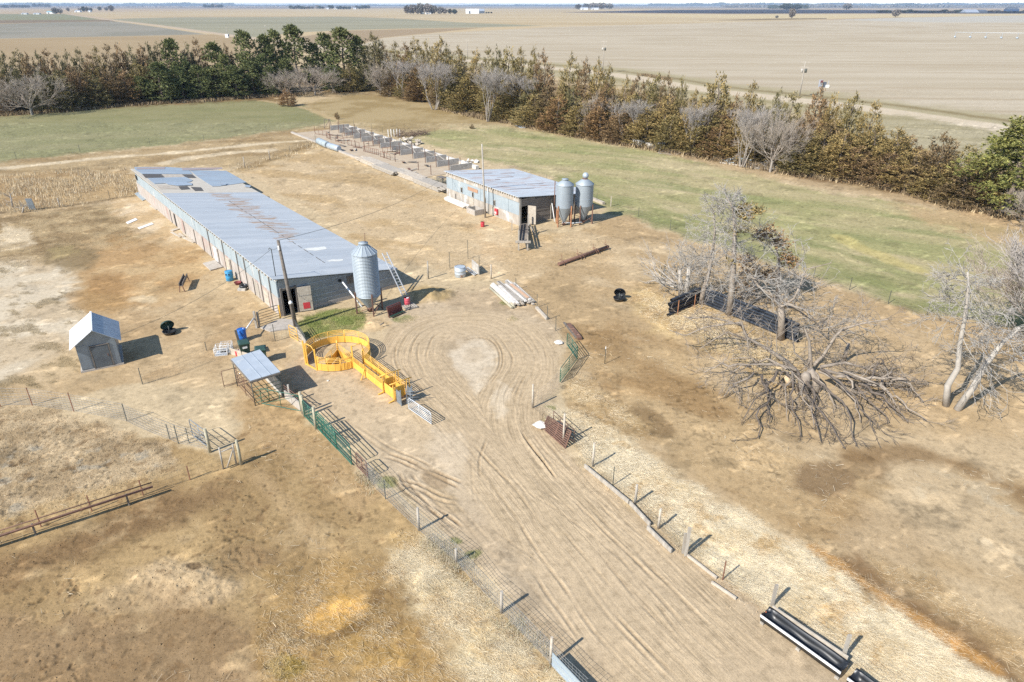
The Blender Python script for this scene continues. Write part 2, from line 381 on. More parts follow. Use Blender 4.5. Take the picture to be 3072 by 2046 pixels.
strip(D([(1165, 287), (1400, 326), (1560, 352), (1700, 388), (1900, 428), (2100, 458), (2300, 505), (2400, 530)]), 1.6, (198, 170, 126), .75, 1.4, seed=38, ns=3, rag=.8)
zone(D([(2050, 470), (2354, 500), (2500, 560), (2500, 620), (2300, 560), (2150, 520)]), (200, 166, 120), 14, .7)
# ---- right yard
zone(D([(1290, 548), (1420, 492), (1600, 556), (1780, 612), (1950, 670), (2100, 722), (2354, 757), (2700, 840), (2900, 2100), (1990, 1600), (1760, 1400), (1560, 1260), (1400, 1120), (1290, 1010), (1300, 860), (1290, 760), (1200, 680)]), (208, 181, 138), 8, rgb2=(194, 164, 118), ns=3.5, seed=39, sx=2, ang=-.6, chan={'straw': .15})
zone(D([(1700, 700), (1900, 690), (2100, 780), (2354, 850), (2354, 1000), (2150, 1000), (2050, 880), (1850, 790)]), (212, 182, 136), 24, .8, rgb2=(198, 168, 122), ns=2, seed=40)
zone(D([(1480, 650), (1560, 692), (1640, 705), (1720, 760), (1800, 790), (1860, 860), (1760, 880), (1640, 800), (1500, 760), (1450, 700)]), (236, 206, 146), 22, .9, rgb2=(214, 180, 122), ns=1.4, seed=42, sx=2, ang=-.7, chan={'straw': .9})
zone(D([(1300, 760), (1420, 750), (1560, 800), (1660, 900), (1800, 1020), (1880, 1060), (2000, 1050), (2060, 1120), (1980, 1180), (1960, 1300), (1800, 1230), (1600, 1100), (1440, 980), (1370, 890)]), (202, 171, 122), 26, .9, rgb2=(170, 136, 88), ns=3.5, seed=43, sx=2, ang=-.65, thr=.12, chan={'straw': .35})
spot(*[v * K for v in (1500, 975)], 60 * K, 26 * K, (148, 120, 80), .8, .5, rot=.5)
spot(*[v * K for v in (1900, 1105)], 75 * K, 36 * K, (148, 120, 84), .85, .5, seed=8)
spot(*[v * K for v in (1985, 1075)], 60 * K, 30 * K, (152, 124, 86), .7, .5, seed=9)
spot(*[v * K for v in (1420, 800)], 50 * K, 22 * K, (170, 138, 92), .6, .6, rot=.6)
spot(*[v * K for v in (2020, 1240)], 120 * K, 70 * K, (200, 172, 130), .6, .6, seed=11)
strip(D([(1950, 1050), (2060, 1035), (2160, 1050), (2260, 1090), (2400, 1160)]), .55, (146, 114, 72), .75, .5, rag=.9, ns=1.5)
zone(D([(1300, 860), (1360, 880), (1500, 1000), (1400, 1010), (1300, 960)]), (222, 192, 138), 22, .8, rgb2=(190, 158, 106), ns=1.0, seed=45, sx=2, ang=-.7, chan={'straw': .7})
SB = D([(1245, 925), (1330, 955), (1420, 1010), (1500, 1050), (1610, 1120), (1700, 1185), (1850, 1262), (1950, 1310), (2060, 1390), (2160, 1455), (2300, 1540), (2450, 1640), (2000, 1640), (1960, 1560), (1760, 1400), (1560, 1262), (1400, 1125), (1310, 1040), (1240, 965)])
zone(SB, (252, 236, 198), 24, .95, rgb2=(240, 218, 172), ns=.8, seed=46, sx=2, ang=-.6, thr=.15, chan={'straw': 1.0})
patch(SB, (214, 174, 106), ns=1.2, thr=.5, seed=47, a=.7, w=.15)
strip(D([(1940, 1290), (2030, 1350), (2140, 1425), (2260, 1505), (2380, 1590)]), .55, (132, 98, 58), .8, .5, rag=1.2, ns=1.0, chan={'straw': .4})
strip(D([(1880, 1262), (1960, 1320), (2060, 1392), (2170, 1462), (2290, 1540)]), .28, (206, 152, 74), .8, .25, rag=1., ns=.8, chan={'straw': .7})
zone(D([(1990, 1280), (2120, 1310), (2260, 1400), (2354, 1480), (2354, 1560), (2280, 1490), (2140, 1400), (2030, 1330)]), (186, 154, 104), 20, .7, rgb2=(212, 182, 132), ns=.7, seed=48, chan={'straw': .55, 'weed': .12})
patch(D([(2130, 1080), (2354, 1090), (2354, 1300), (2200, 1220), (2100, 1130)]), (206, 186, 150), ns=1.2, thr=.2, seed=49, a=.6)
strip(D([(1330, 1075), (1400, 1130), (1480, 1190), (1560, 1262), (1640, 1330), (1740, 1400)]), .45, (172, 150, 98), .5, .4, rag=1.4, ns=.9, chan={'weed': .4})
# ---- driveway
DRV = D([(890, 735), (960, 692), (1040, 668), (1130, 660), (1210, 690), (1270, 740), (1298, 810), (1290, 890), (1240, 935), (1255, 1000), (1400, 1120), (1560, 1262), (1760, 1402), (1990, 1600), (1990, 2100), (1500, 2100), (1320, 1568), (1150, 1350), (1010, 1210), (890, 1090), (820, 1000), (700, 930), (660, 850), (700, 800), (880, 830)])
zone(DRV, (207, 183, 147), 10, rgb2=(198, 172, 134), ns=3, seed=50, sx=2, ang=-.8)
zone(D([(690, 870), (860, 850), (1000, 960), (1000, 1040), (870, 1050), (740, 960)]), (216, 189, 148), 20, .7)
spot(*[v * K for v in (870, 880)], 46 * K, 22 * K, (178, 152, 108), .5, .8)
spot(*[v * K for v in (985, 678)], 65 * K, 22 * K, (186, 158, 106), .9, .5, chan={'clod': 1})
spot(*[v * K for v in (855, 742)], 44 * K, 16 * K, (226, 192, 140), .8, .5, chan={'clod': .6})
for cx, cy, r in ((1080, 735, 16), (900, 850, 14), (1150, 790, 12), (1130, 870, 12), (960, 760, 14), (1290, 1230, 14)):
    spot(cx * K, cy * K, r * K * 1.6, r * K * .7, (230, 204, 158), .55, .9, seed=cx, chan={'straw': .3})
GR = D([(688, 742), (700, 728), (770, 712), (835, 713), (850, 735), (835, 752), (800, 762), (720, 778), (696, 768)])
zone(GR, (132, 140, 70), 6, rgb2=(158, 152, 92), ns=.8, seed=51, chan={'grass': 1, 'weed': 1})
for cx, cy, rx, ry in ((930, 735, 22, 8), (1170, 700, 12, 6), (1245, 960, 12, 6), (1262, 985, 8, 5), (890, 1115, 26, 14), (1078, 1270, 26, 9), (1180, 740, 9, 5), (1045, 1235, 16, 7), (1255, 935, 9, 4), (560, 762, 7, 4)):
    spot(cx * K, cy * K, rx * K, ry * K, (132, 140, 72), .7, .9, seed=int(cx), chan={'weed': .9, 'grass': 1}, ns=.6)
# ---- foreground lot, left
FL = D([(-500, 1010), (0, 945), (140, 960), (400, 1015), (540, 1062), (590, 900), (660, 925), (700, 965), (820, 1080), (960, 1205), (1100, 1345), (1260, 1505), (1320, 1580), (1500, 2100), (-900, 2100)])
zone(FL, (190, 158, 106), 9, rgb2=(171, 140, 92), ns=2.5, seed=52, chan={'straw': .16, 'clod': .3})
zone(D([(560, 900), (690, 940), (820, 1080), (900, 1150), (820, 1180), (650, 1060), (550, 1000)]), (196, 162, 112), 24, .8)
zone(D([(-400, 960), (0, 942), (130, 940), (300, 992), (400, 1025), (410, 1075), (280, 1120), (130, 1170), (0, 1190), (-400, 1230)]), (206, 180, 138), 14, rgb2=(180, 154, 114), ns=1.2, seed=53, chan={'thatch': 1, 'weed': .4, 'clod': .5})
patch(D([(0, 1020), (200, 1010), (420, 1060), (300, 1110), (100, 1160), (0, 1180)]), (182, 172, 150), ns=1.0, thr=.3, seed=54, a=.7)
strip(D([(0, 1205), (200, 1140), (400, 1080), (540, 1045)]), .5, (200, 168, 114), .7, .4)
strip(D([(590, 1085), (660, 1170), (740, 1270), (850, 1400), (930, 1480)]), .35, (196, 164, 116), .55, .3)
strip(D([(-100, 1340), (60, 1300), (200, 1245), (330, 1185), (470, 1140)]), 1.0, (138, 107, 70), .75, .8, seed=55, rag=.9, ns=1.5, chan={'clod': .9})
spot(*[v * K for v in (420, 1345)], 125 * K, 50 * K, (216, 186, 140), .8, .7, chan={'clod': 1.3})
spot(*[v * K for v in (330, 1375)], 130 * K, 40 * K, (206, 176, 130), .6, .7, chan={'clod': .8}, seed=7)
spot(*[v * K for v in (560, 1285)], 70 * K, 40 * K, (160, 130, 88), .6, .8, chan={'clod': 1.2}, seed=9)
spot(*[v * K for v in (450, 1308)], 22 * K, 9 * K, (112, 88, 58), .8, .6, chan={'clod': 1})
zone(D([(-400, 1420), (200, 1400), (480, 1390), (620, 1450), (600, 1600), (-400, 1900)]), (166, 136, 97), 40, .8, rgb2=(154, 124, 86), ns=2, seed=56, chan={'clod': .5})
zone(D([(620, 1330), (780, 1290), (900, 1300), (950, 1400), (1080, 1568), (620, 1600), (600, 1480)]), (196, 156, 88), 34, .75, rgb2=(178, 144, 88), ns=1.5, seed=57, chan={'straw': .6})
spot(*[v * K for v in (770, 1420)], 75 * K, 45 * K, (226, 176, 84), .85, .7, chan={'straw': .8})
spot(*[v * K for v in (850, 1500)], 90 * K, 45 * K, (214, 172, 96), .75, .7, chan={'straw': .8}, seed=6)
spot(*[v * K for v in (800, 1450)], 60 * K, 9 * K, (150, 116, 66), .7, .7, rot=-.5, seed=3)
spot(*[v * K for v in (660, 1532)], 62 * K, 34 * K, (168, 142, 66), .85, .6, chan={'weed': 1, 'straw': .5})
zone(D([(915, 1268), (960, 1250), (1000, 1262), (1080, 1345), (1200, 1462), (1330, 1580), (1420, 1700), (1100, 1650), (1080, 1540), (1000, 1440), (930, 1350)]), (250, 230, 184), 46, .95, rgb2=(236, 206, 148), ns=.8, seed=58, sx=1.8, ang=-.6, thr=.2, chan={'straw': 1.1, 'clod': .5})
spot(*[v * K for v in (930, 1240)], 45 * K, 26 * K, (216, 180, 116), .7, .7, chan={'straw': .7})
patch(FL, (142, 110, 70), ns=.5, thr=.5, seed=59, a=.55, w=.15, soft=10)
patch(FL, (210, 180, 130), ns=1.4, thr=.45, seed=60, a=.4, w=.2, soft=10)
sp1 = sstep(.42, .75, fbm(GX, GY, .45, 3, 301)) * near * .32; sp2 = sstep(.42, .8, fbm(GX, GY, .6, 3, 302, .6, 2.0)) * near * .35; sp3 = sstep(.3, .7, fbm(GX, GY, 2.2, 5, 303)) * near * .22; sp4 = sstep(.3, .8, fbm(GX, GY, 1.6, 5, 304, -.5, 1.8)) * near * .3
C *= (1 - sp1 * .75)[:, None]; C *= (1 + sp2)[:, None]; C *= (1 - sp3)[:, None] ; C *= (1 + sp4 * .8)[:, None]
# ---- tyre ruts: real relief, with grooves painted darker and rims lighter in the soil colour
def ruts(pl, offs, depth, hw, tread=0.0, tone=(176, 150, 113), a=.5, seed=1, fade=4.0, wav=.12, cont=0.0, k=1.0):
    wp = smooth(wpts(pl), 3); idx, s, t = lat(wp, max(abs(o) for o in offs) + 1.2)
    L = max(t.max(), 1e-3); e = sstep(0, fade, t) * sstep(0, fade, L - t)
    s = s + wav * fbm(GX[idx], GY[idx], 3.0, 2, seed)
    for o in offs:
        d = abs(s - o - .06 * fbm(GX[idx], GY[idx], 5.0, 2, seed + int(o * 10))); amt = e * sstep(.3, .75, vnoise(t / 3.5 + o * 7, t * 0 + seed + o, seed)) * (.5 + 1. * vnoise(GX[idx] / .7, GY[idx] / .7, seed + 5))
        amt = np.maximum(amt * sstep(-.5, .3, fbm(GX[idx], GY[idx], 3.0, 3, 205)), cont * e * (.45 + .9 * vnoise(t / 1.7 + o * 3, t * 0, seed + 2))) * .30 * k
        pk = min(1.0, 2.2 * k)
        g = np.exp(-(d / (hw * .9)) ** 4); rim = np.exp(-((d - hw * 1.7) / (hw * .55)) ** 2)
        z = -depth * g + depth * .6 * rim * (0.5 + vnoise(GX[idx] * 5, GY[idx] * 5, seed + 3))
        if tread: z = z + tread * g * np.sin((t + d * .9) * 2 * math.pi / .26)
        ZZ[idx] += z * amt
        m = g * amt * 2.4 * a * (.4 + .6 * vnoise(GX[idx] * 2, GY[idx] * 2, seed + 9)); paint(idx, np.clip(m, 0, 1), alb(*tone))
        m = rim * amt * a * 1.2; paint(idx, np.clip(m, 0, 1), alb(220, 197, 160))
Q = lambda pts: [(1000 + x / 1.12, 800 + y / 1.12) for x, y in pts]
LOOP = Q([(1330, 1500), (1040, 1230), (900, 1060), (760, 890), (660, 760), (540, 620), (450, 530), (380, 450), (310, 380), (262, 300), (292, 228), (375, 192), (470, 182), (565, 205), (632, 262), (645, 330), (606, 410), (575, 480), (595, 570), (690, 690), (840, 840), (1010, 1010), (1180, 1190), (1400, 1420)])
LANE = np.zeros((NR * NC, 3))
wp_ = smooth(wpts(LOOP), 3); idx, s_, t_ = lat(wp_, 3.3)
pl_ = .3 + .7 * sstep(-.5, .45, fbm(GX[idx], GY[idx], 5.0, 4, 403)); ln = sstep(3.2, 1.6, abs(s_) + .5 * fbm(GX[idx], GY[idx], 1.6, 4, 400)); LANE[idx] = np.stack([s_ + .22 * fbm(GX[idx], GY[idx], 3, 3, 401), t_, ln * pl_], 1)
paint(idx, ln * .85, alb(208, 182, 143))
zone(Q([(390, 300), (420, 262), (480, 247), (530, 257), (555, 300), (545, 352), (510, 392), (482, 428), (455, 388), (408, 335)]), (226, 206, 174), 8, .9, rgb2=(214, 192, 158), ns=1.2, seed=402)
zone(Q([(533, 440), (568, 375), (590, 420), (582, 480), (555, 505), (540, 490)]), (226, 204, 170), 7, .85)
zone(Q([(320, 540), (420, 560), (450, 640), (440, 740), (380, 700), (300, 600)]), (224, 201, 166), 16, .7)
k_ = LANE[:, 2] > 0; pin_ = np.zeros(NR * NC); 
for cx_, cy_, rx_, ry_ in ((1425, 1085, 62, 52),): q_ = np.sqrt(((PX - cx_) / rx_) ** 2 + ((PY - cy_) / ry_) ** 2); LANE[:, 2] *= sstep(.75, 1.15, q_)
ruts(LOOP, (-1.9, -1.25, -.85, .3, .62, 1.5), .09, .075, .012, a=.85, seed=61, cont=.3, k=.95)
ruts(LOOP, (-2.5, -.2, 1.05, 2.3), .07, .08, .012, a=.7, seed=67, k=.8)
ruts(Q([(560, 1000), (500, 760), (500, 620), (560, 520), (600, 430), (660, 340), (690, 290)]), (-.5, .1, .5), .09, .07, .02, a=.85, seed=62, k=1.0)
ruts(Q([(235, 240), (205, 300), (240, 360), (300, 430), (380, 500), (440, 600)]), (-.1, .3), .07, .07, .03, a=.8, tone=(160, 134, 98), seed=63, k=1.0, cont=.3, fade=2)
ruts(Q([(235, 330), (262, 372), (300, 430)]), (0,), .12, .06, .02, a=.9, tone=(122, 98, 68), seed=68, k=1.2, cont=.6, fade=.8)
ruts(Q([(430, 255), (490, 235), (540, 250), (562, 300), (550, 350), (515, 395)]), (0, .18), .13, .07, .03, a=.9, tone=(140, 114, 80), seed=69, k=1.2, cont=.6, fade=.8)
ruts(Q([(630, 545), (655, 590), (700, 650), (760, 720)]), (0,), .2, .06, .03, a=.9, tone=(104, 82, 54), seed=66, k=1.3, cont=.7, fade=.8)
ruts(Q([(640, 330), (690, 330), (700, 360), (660, 390)]), (0, .25), .1, .06, .02, a=.8, tone=(150, 124, 88), seed=90, k=1, cont=.4, fade=1)
ruts(D([(930, 990), (1060, 1110), (1230, 1290), (1420, 1500), (1520, 1620)]), (-1.3, -.95, .8), .05, .07, .014, a=.5, seed=64, k=.5)
ruts(D([(1180, 940), (1240, 1020), (1300, 1090), (1450, 1220), (1700, 1420), (1900, 1600)]), (-.2, .55, 1.5, 1.75), .05, .07, .014, a=.5, seed=65, k=.6)
for i, pl in enumerate(([(195, 690), (235, 750), (290, 800), (360, 850), (420, 900)], [(215, 650), (300, 690), (380, 730), (450, 745)], [(200, 720), (270, 740), (350, 790), (430, 800)], [(150, 640), (250, 670), (330, 700), (440, 760)], [(230, 700), (300, 780), (340, 830), (400, 850)], [(60, 540), (150, 600), (240, 640), (330, 690)])):
    ruts(Q(pl), (0, .34), .11, .085, .02, a=.85, tone=(150, 122, 86), seed=70 + i, fade=.8, wav=.2, cont=.75, k=1.1)
spot(1310, 1440, 45, 22, (168, 141, 104), .7, .6, rot=.5); spot(1340, 1500, 60, 24, (186, 160, 120), .6, .7, rot=.6)
ruts(D([(700, 960), (860, 1040), (960, 1100)]), (-.6, .6), .03, .15, .01, a=.4, seed=80)
ruts(D([(1560, 1440), (1700, 1530), (1800, 1600)]), (-.7, -.3, 0, .4, .8, 1.2, 1.5), .06, .08, .016, a=.5, seed=81, k=.7)
ruts(D([(1090, 1010), (1180, 1100), (1330, 1180), (1500, 1330), (1640, 1470), (1700, 1568)]), (-.35, .2, .6), .07, .07, .02, a=.6, seed=83, k=.5)
ruts(D([(1290, 1070), (1330, 1160), (1460, 1300), (1560, 1440), (1640, 1568)]), (-.2, .3), .07, .07, .02, a=.6, seed=84, k=.5)
ruts(D([(1010, 1020), (1120, 1190), (1200, 1260), (1380, 1360), (1560, 1520), (1620, 1600)]), (-.25, .3), .08, .07, .02, a=.6, seed=85, k=.5)
ruts(D([(1490, 1290), (1560, 1370), (1640, 1430), (1760, 1530), (1800, 1600)]), (0, .35), .09, .06, .02, a=.8, tone=(150, 124, 90), seed=86, k=.8)
# ---- relief
def mound(cx, cy, rx, ry, h, seed=1):
    c = G(cx, cy); q = np.sqrt(((GX - c.x) / rx) ** 2 + ((GY - c.y) / ry) ** 2); k = q < 1.6
    ZZ[k] += h * sstep(1.3, 0, q[k] + .25 * fbm(GX[k], GY[k], .8, 4, seed)) * (1 + .25 * fbm(GX[k], GY[k], .5, 3, seed + 1))
mound(985 * K, 680 * K, 1.9, 1.2, .5); mound(855 * K, 745 * K, 1.3, .8, .18, 5)
mound(430 * K, 1335 * K, 2.2, 1.3, .22, 7); mound(1160 * K, 1330 * K, 1.3, 2.2, .12, 8); mound(1000 * K, 1330 * K, 1.0, 1.4, .18, 9)
hoof = np.maximum(0, fbm(GX, GY, .24, 2, 410) - .32) * sstep(.05, .3, np.maximum(MSK['clod'], np.clip(MSK['straw'], 0, .5))) * near * sstep(-.4, .5, fbm(GX, GY, 4, 3, 411)); ZZ -= .08 * hoof; C *= (1 - np.clip(hoof * .6, 0, .3))[:, None]  # hoof pits: sunk relief, their shade also darkened into the soil colour
k = near
ZZ[k] += .018 * fbm(GX[k], GY[k], .9, 4, 90) * (.4 + MSK['thatch'][k] + MSK['clod'][k])
ZZ[k] += .045 * np.maximum(0, fbm(GX[k], GY[k], .32, 3, 91)) * np.clip(MSK['clod'][k], 0, 1.5)
ZZ[k] += .02 * fbm(GX[k], GY[k], .35, 3, 92) * np.clip(MSK['straw'][k], 0, 1)
# broad uneven tone of the soil itself
k = GY < 200
C[k] *= (1 + .06 * fbm(GX[k], GY[k], 1.2, 4, 93) + .05 * fbm(GX[k], GY[k], .35, 3, 94))[:, None]
lum_ = (C @ np.array([.3, .59, .11]))[:, None]; kk_ = np.where(GY < 140, 1.0, 0.4)[:, None]
C = (lum_ + (C - lum_) * (1 - .10 * kk_)) * (1 + .11 * kk_)
C = np.clip(C, .01, .9)
me = bpy.data.meshes.new('ground')
co = np.stack([GX, GY, ZZ], 1).astype(np.float32)
i0 = (np.arange(NR - 1)[:, None] * NC + np.arange(NC - 1)[None, :]).ravel()
quads = np.stack([i0, i0 + 1, i0 + NC + 1, i0 + NC], 1).astype(np.int32)
me.vertices.add(len(co)); me.vertices.foreach_set('co', co.ravel())
me.loops.add(quads.size); me.loops.foreach_set('vertex_index', quads.ravel())
me.polygons.add(len(quads)); me.polygons.foreach_set('loop_start', np.arange(0, quads.size, 4, dtype=np.int32))
me.polygons.foreach_set('loop_total', np.full(len(quads), 4, np.int32))
me.polygons.foreach_set('use_smooth', np.ones(len(quads), bool))
me.update(calc_edges=True)
at = me.attributes.new('soil', 'FLOAT_COLOR', 'POINT'); at.data.foreach_set('color', np.concatenate([C, np.ones((len(C), 1))], 1).astype(np.float32).ravel())
at = me.attributes.new('cover', 'FLOAT_COLOR', 'POINT')
at.data.foreach_set('color', np.stack([np.clip(MSK['straw'], 0, 1), np.clip(MSK['grass'], 0, 1), np.clip(MSK['clod'], 0, 1), np.clip(GY / 400, 0, 1)], 1).astype(np.float32).ravel())
at = me.attributes.new('lane', 'FLOAT_VECTOR', 'POINT'); at.data.foreach_set('vector', LANE.astype(np.float32).ravel())
gm, t, b = nmat('soil_and_grass')
a1 = N(t, 'ShaderNodeAttribute', attribute_name='soil'); a2 = N(t, 'ShaderNodeAttribute', attribute_name='cover')
sp = t.nodes.new('ShaderNodeSeparateColor'); t.links.new(a2.outputs['Color'], sp.inputs[0])
v = coords(t)
def mathn(op, a, bb):
    n = N(t, 'ShaderNodeMath', operation=op)
    for i, q in enumerate((a, bb)):
        if hasattr(q, 'is_output'): t.links.new(q, n.inputs[i])
        else: n.inputs[i].default_value = q
    return n.outputs[0]
n1 = noise(t, v, 3.0, 6, .65); n2 = noise(t, v, 14.0, 5, .7)
vs = coords(t, (1, 3.2, 1), rot=(0, 0, .6)); vs2 = coords(t, (1, 3.4, 1), rot=(0, 0, -.5))
n3 = noise(t, vs, 9.0, 5, .72); n4 = noise(t, vs2, 8.0, 5, .72)
r1 = ramp(t, n1, [(.28, (.74, .73, .71)), (.5, (1, 1, 1)), (.75, (1.16, 1.15, 1.13))])
r2 = ramp(t, n2, [(.25, (.68, .66, .63)), (.5, (1, 1, 1)), (.75, (1.2, 1.2, 1.2))])
c = mix(t, 1.0, a1.outputs['Color'], r1.outputs[0], 'MULTIPLY'); c = mix(t, .75, c, r2.outputs[0], 'MULTIPLY')
st = mathn('MAXIMUM', n3, n4)
r3 = ramp(t, st, [(.48, (.70, .62, .50)), (.60, (1, 1, 1)), (.72, (1.28, 1.26, 1.2))])
c = mix(t, mathn('MULTIPLY', sp.outputs[0], .85), c, r3.outputs[0], 'MULTIPLY')
r4 = ramp(t, noise(t, coords(t, (1, 1.8, 1), rot=(0, 0, .5)), 2.2, 7, .75), [(.35, (.72, .74, .62)), (.5, (1, 1, 1)), (.68, (1.18, 1.12, 1.05))])
c = mix(t, mathn('MULTIPLY', sp.outputs[1], .8), c, r4.outputs[0], 'MULTIPLY')
a3 = N(t, 'ShaderNodeAttribute', attribute_name='lane'); s3 = t.nodes.new('ShaderNodeSeparateXYZ'); t.links.new(a3.outputs['Vector'], s3.inputs[0])
cb = t.nodes.new('ShaderNodeCombineXYZ'); t.links.new(mathn('MULTIPLY', s3.outputs[0], 6.0), cb.inputs[0]); t.links.new(mathn('MULTIPLY', s3.outputs[1], .22), cb.inputs[1])
tn = noise(t, cb.outputs[0], 1.0, 6, .72)
cb2 = t.nodes.new('ShaderNodeCombineXYZ'); t.links.new(mathn('MULTIPLY', s3.outputs[0], 2.2), cb2.inputs[0]); t.links.new(mathn('MULTIPLY', s3.outputs[1], .10), cb2.inputs[1]); tn2 = noise(t, cb2.outputs[0], 1.0, 4, .6)
r5 = ramp(t, tn, [(.34, (.66, .64, .61)), (.46, (.99, .99, .98)), (.62, (1.18, 1.18, 1.18))]); r6 = ramp(t, tn2, [(.35, (.84, .83, .80)), (.62, (1.13, 1.13, 1.13))])
c = mix(t, mathn('MULTIPLY', s3.outputs[2], .8), c, r5.outputs[0], 'MULTIPLY'); c = mix(t, mathn('MULTIPLY', s3.outputs[2], .7), c, r6.outputs[0], 'MULTIPLY')
t.links.new(c, b.inputs['Base Color']); b.inputs['Roughness'].default_value = 1; b.inputs['Specular IOR Level'].default_value = .1
bp = t.nodes.new('ShaderNodeBump'); bp.inputs['Strength'].default_value = .55; bp.inputs['Distance'].default_value = .03
h = mathn('ADD', mathn('ADD', n2, mathn('MULTIPLY', n1, 1.2)), mathn('MULTIPLY', mathn('MULTIPLY', tn, s3.outputs[2]), 4.0)); h = mathn('ADD', h, mathn('MULTIPLY', mathn('MULTIPLY', st, sp.outputs[0]), 1.0))
t.links.new(h, bp.inputs['Height']); t.links.new(bp.outputs[0], b.inputs['Normal'])
me.materials.append(gm)
ground = tag(link(bpy.data.objects.new('ground', me)), 'dry tan farmyard soil, straw, pasture and far fields', 'ground', kind='structure')
def zat(x, y):
    """ground height near a world point"""
    r = int(np.argmin(abs(Yr - y))); cidx = int(np.argmin(abs(us * tr[r] - x))); return float(ZZ[r * NC + cidx])
# ------------------------------------------------------------------ shared materials
def wmat(o):
    M = o.matrix_basis.copy(); p = o.parent
    while p is not None: M = p.matrix_basis @ M; p = p.parent
    return M
def bw(mb, name, m, parent):
    """build a part given in world coordinates under a thing that stands somewhere"""
    I = wmat(parent).inverted(); mb.v = [tuple(I @ Vector(p)) for p in mb.v]
    return mb.build(name, m, parent)
def zg(z, kind): return z
M_WOOD = mat('weathered_wood', (.42, .38, .32), (.26, .225, .18), 6, .9, stretch=(1, 1, .25))
M_POST = mat('round_post_wood', (.46, .42, .30), (.30, .27, .19), 5, .9)
M_DARKWOOD = mat('dark_old_wood', (.20, .17, .14), (.10, .085, .07), 5, .9)
M_TPOST = mat('steel_post_dark', (.09, .10, .085), (.06, .06, .05), 8, .7)
M_RUSTPOST = mat('steel_post_rusty', (.24, .105, .06), (.13, .06, .04), 9, .85)
M_RUST = mat('rust', (.20, .105, .07), (.10, .056, .04), 6, .85, spots=(.34, .18, .11), spot_scale=3)
M_WIRE = mat('galvanised_wire', (.36, .37, .37), (.26, .26, .25), 5, .6, .3)
M_WIREDARK = mat('old_wire', (.17, .155, .13), (.11, .10, .085), 5, .8)
M_YEL = mat('yellow_paint', (.82, .475, .095), (.72, .385, .06), 2.2, .5, spots=(.50, .30, .12), spot_scale=3.2, spot_at=.66)
M_GREEN = mat('green_paint', (.03, .135, .085), (.018, .085, .058), 4, .5, spots=(.10, .16, .12), spot_scale=8, spot_at=.68)
M_GREYGATE = mat('galvanised_tube', (.60, .62, .62), (.46, .48, .49), 5, .45, .25)
M_GALV = mat('galvanised_sheet', (.42, .47, .51), (.35, .40, .445), 1.6, .48, .25, spots=(.30, .34, .37), spot_scale=2.4, spot_at=.63)
M_BIN = mat('galvanised_bin', (.315, .355, .38), (.255, .29, .315), 1.2, .55, .15, spots=(.22, .25, .27), spot_scale=2.5, spot_at=.66, stretch=(1, 1, .35))
M_BLACK = mat('black_poly', (.022, .024, .027), (.014, .015, .017), 6, .38)
M_BLACKTUBE = mat('black_pipe_plastic', (.040, .046, .056), (.026, .030, .037), 5, .3)
M_CONC = mat('concrete', (.43, .385, .33), (.33, .29, .24), 2.5, .9, spots=(.33, .29, .23), spot_scale=1.5, spot_at=.6, bump=.3)
M_CONCGREY = mat('grey_concrete', (.46, .43, .38), (.34, .315, .275), 2.0, .9, spots=(.55, .50, .43), spot_scale=1.0, spot_at=.58)
M_BLUE = mat('blue_plastic', (.015, .13, .46), (.012, .10, .36), 2, .45)
M_LTBLUE = mat('light_blue_plastic', (.05, .30, .52), (.04, .22, .42), 2, .5)
M_RED = mat('red_plastic', (.55, .05, .06), (.42, .035, .045), 3, .5)
M_PINKRED = mat('faded_red_plastic', (.62, .10, .13), (.50, .07, .09), 3, .5)
M_BINGREEN = mat('dark_green_plastic', (.028, .068, .05), (.02, .045, .034), 3, .5)
M_WHITE = mat('white_paint', (.78, .77, .74), (.62, .60, .56), 3, .6)
M_ALU = mat('aluminium', (.70, .71, .71), (.55, .56, .56), 6, .35, .5)
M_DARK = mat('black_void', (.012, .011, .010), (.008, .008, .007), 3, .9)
M_PLANK = mat('pale_planks', (.50, .44, .355), (.34, .285, .22), 5, .9, stretch=(.3, 1, 1))
M_STONE = mat('pale_stone', (.66, .62, .56), (.50, .46, .40), 3, .9, bump=.5)
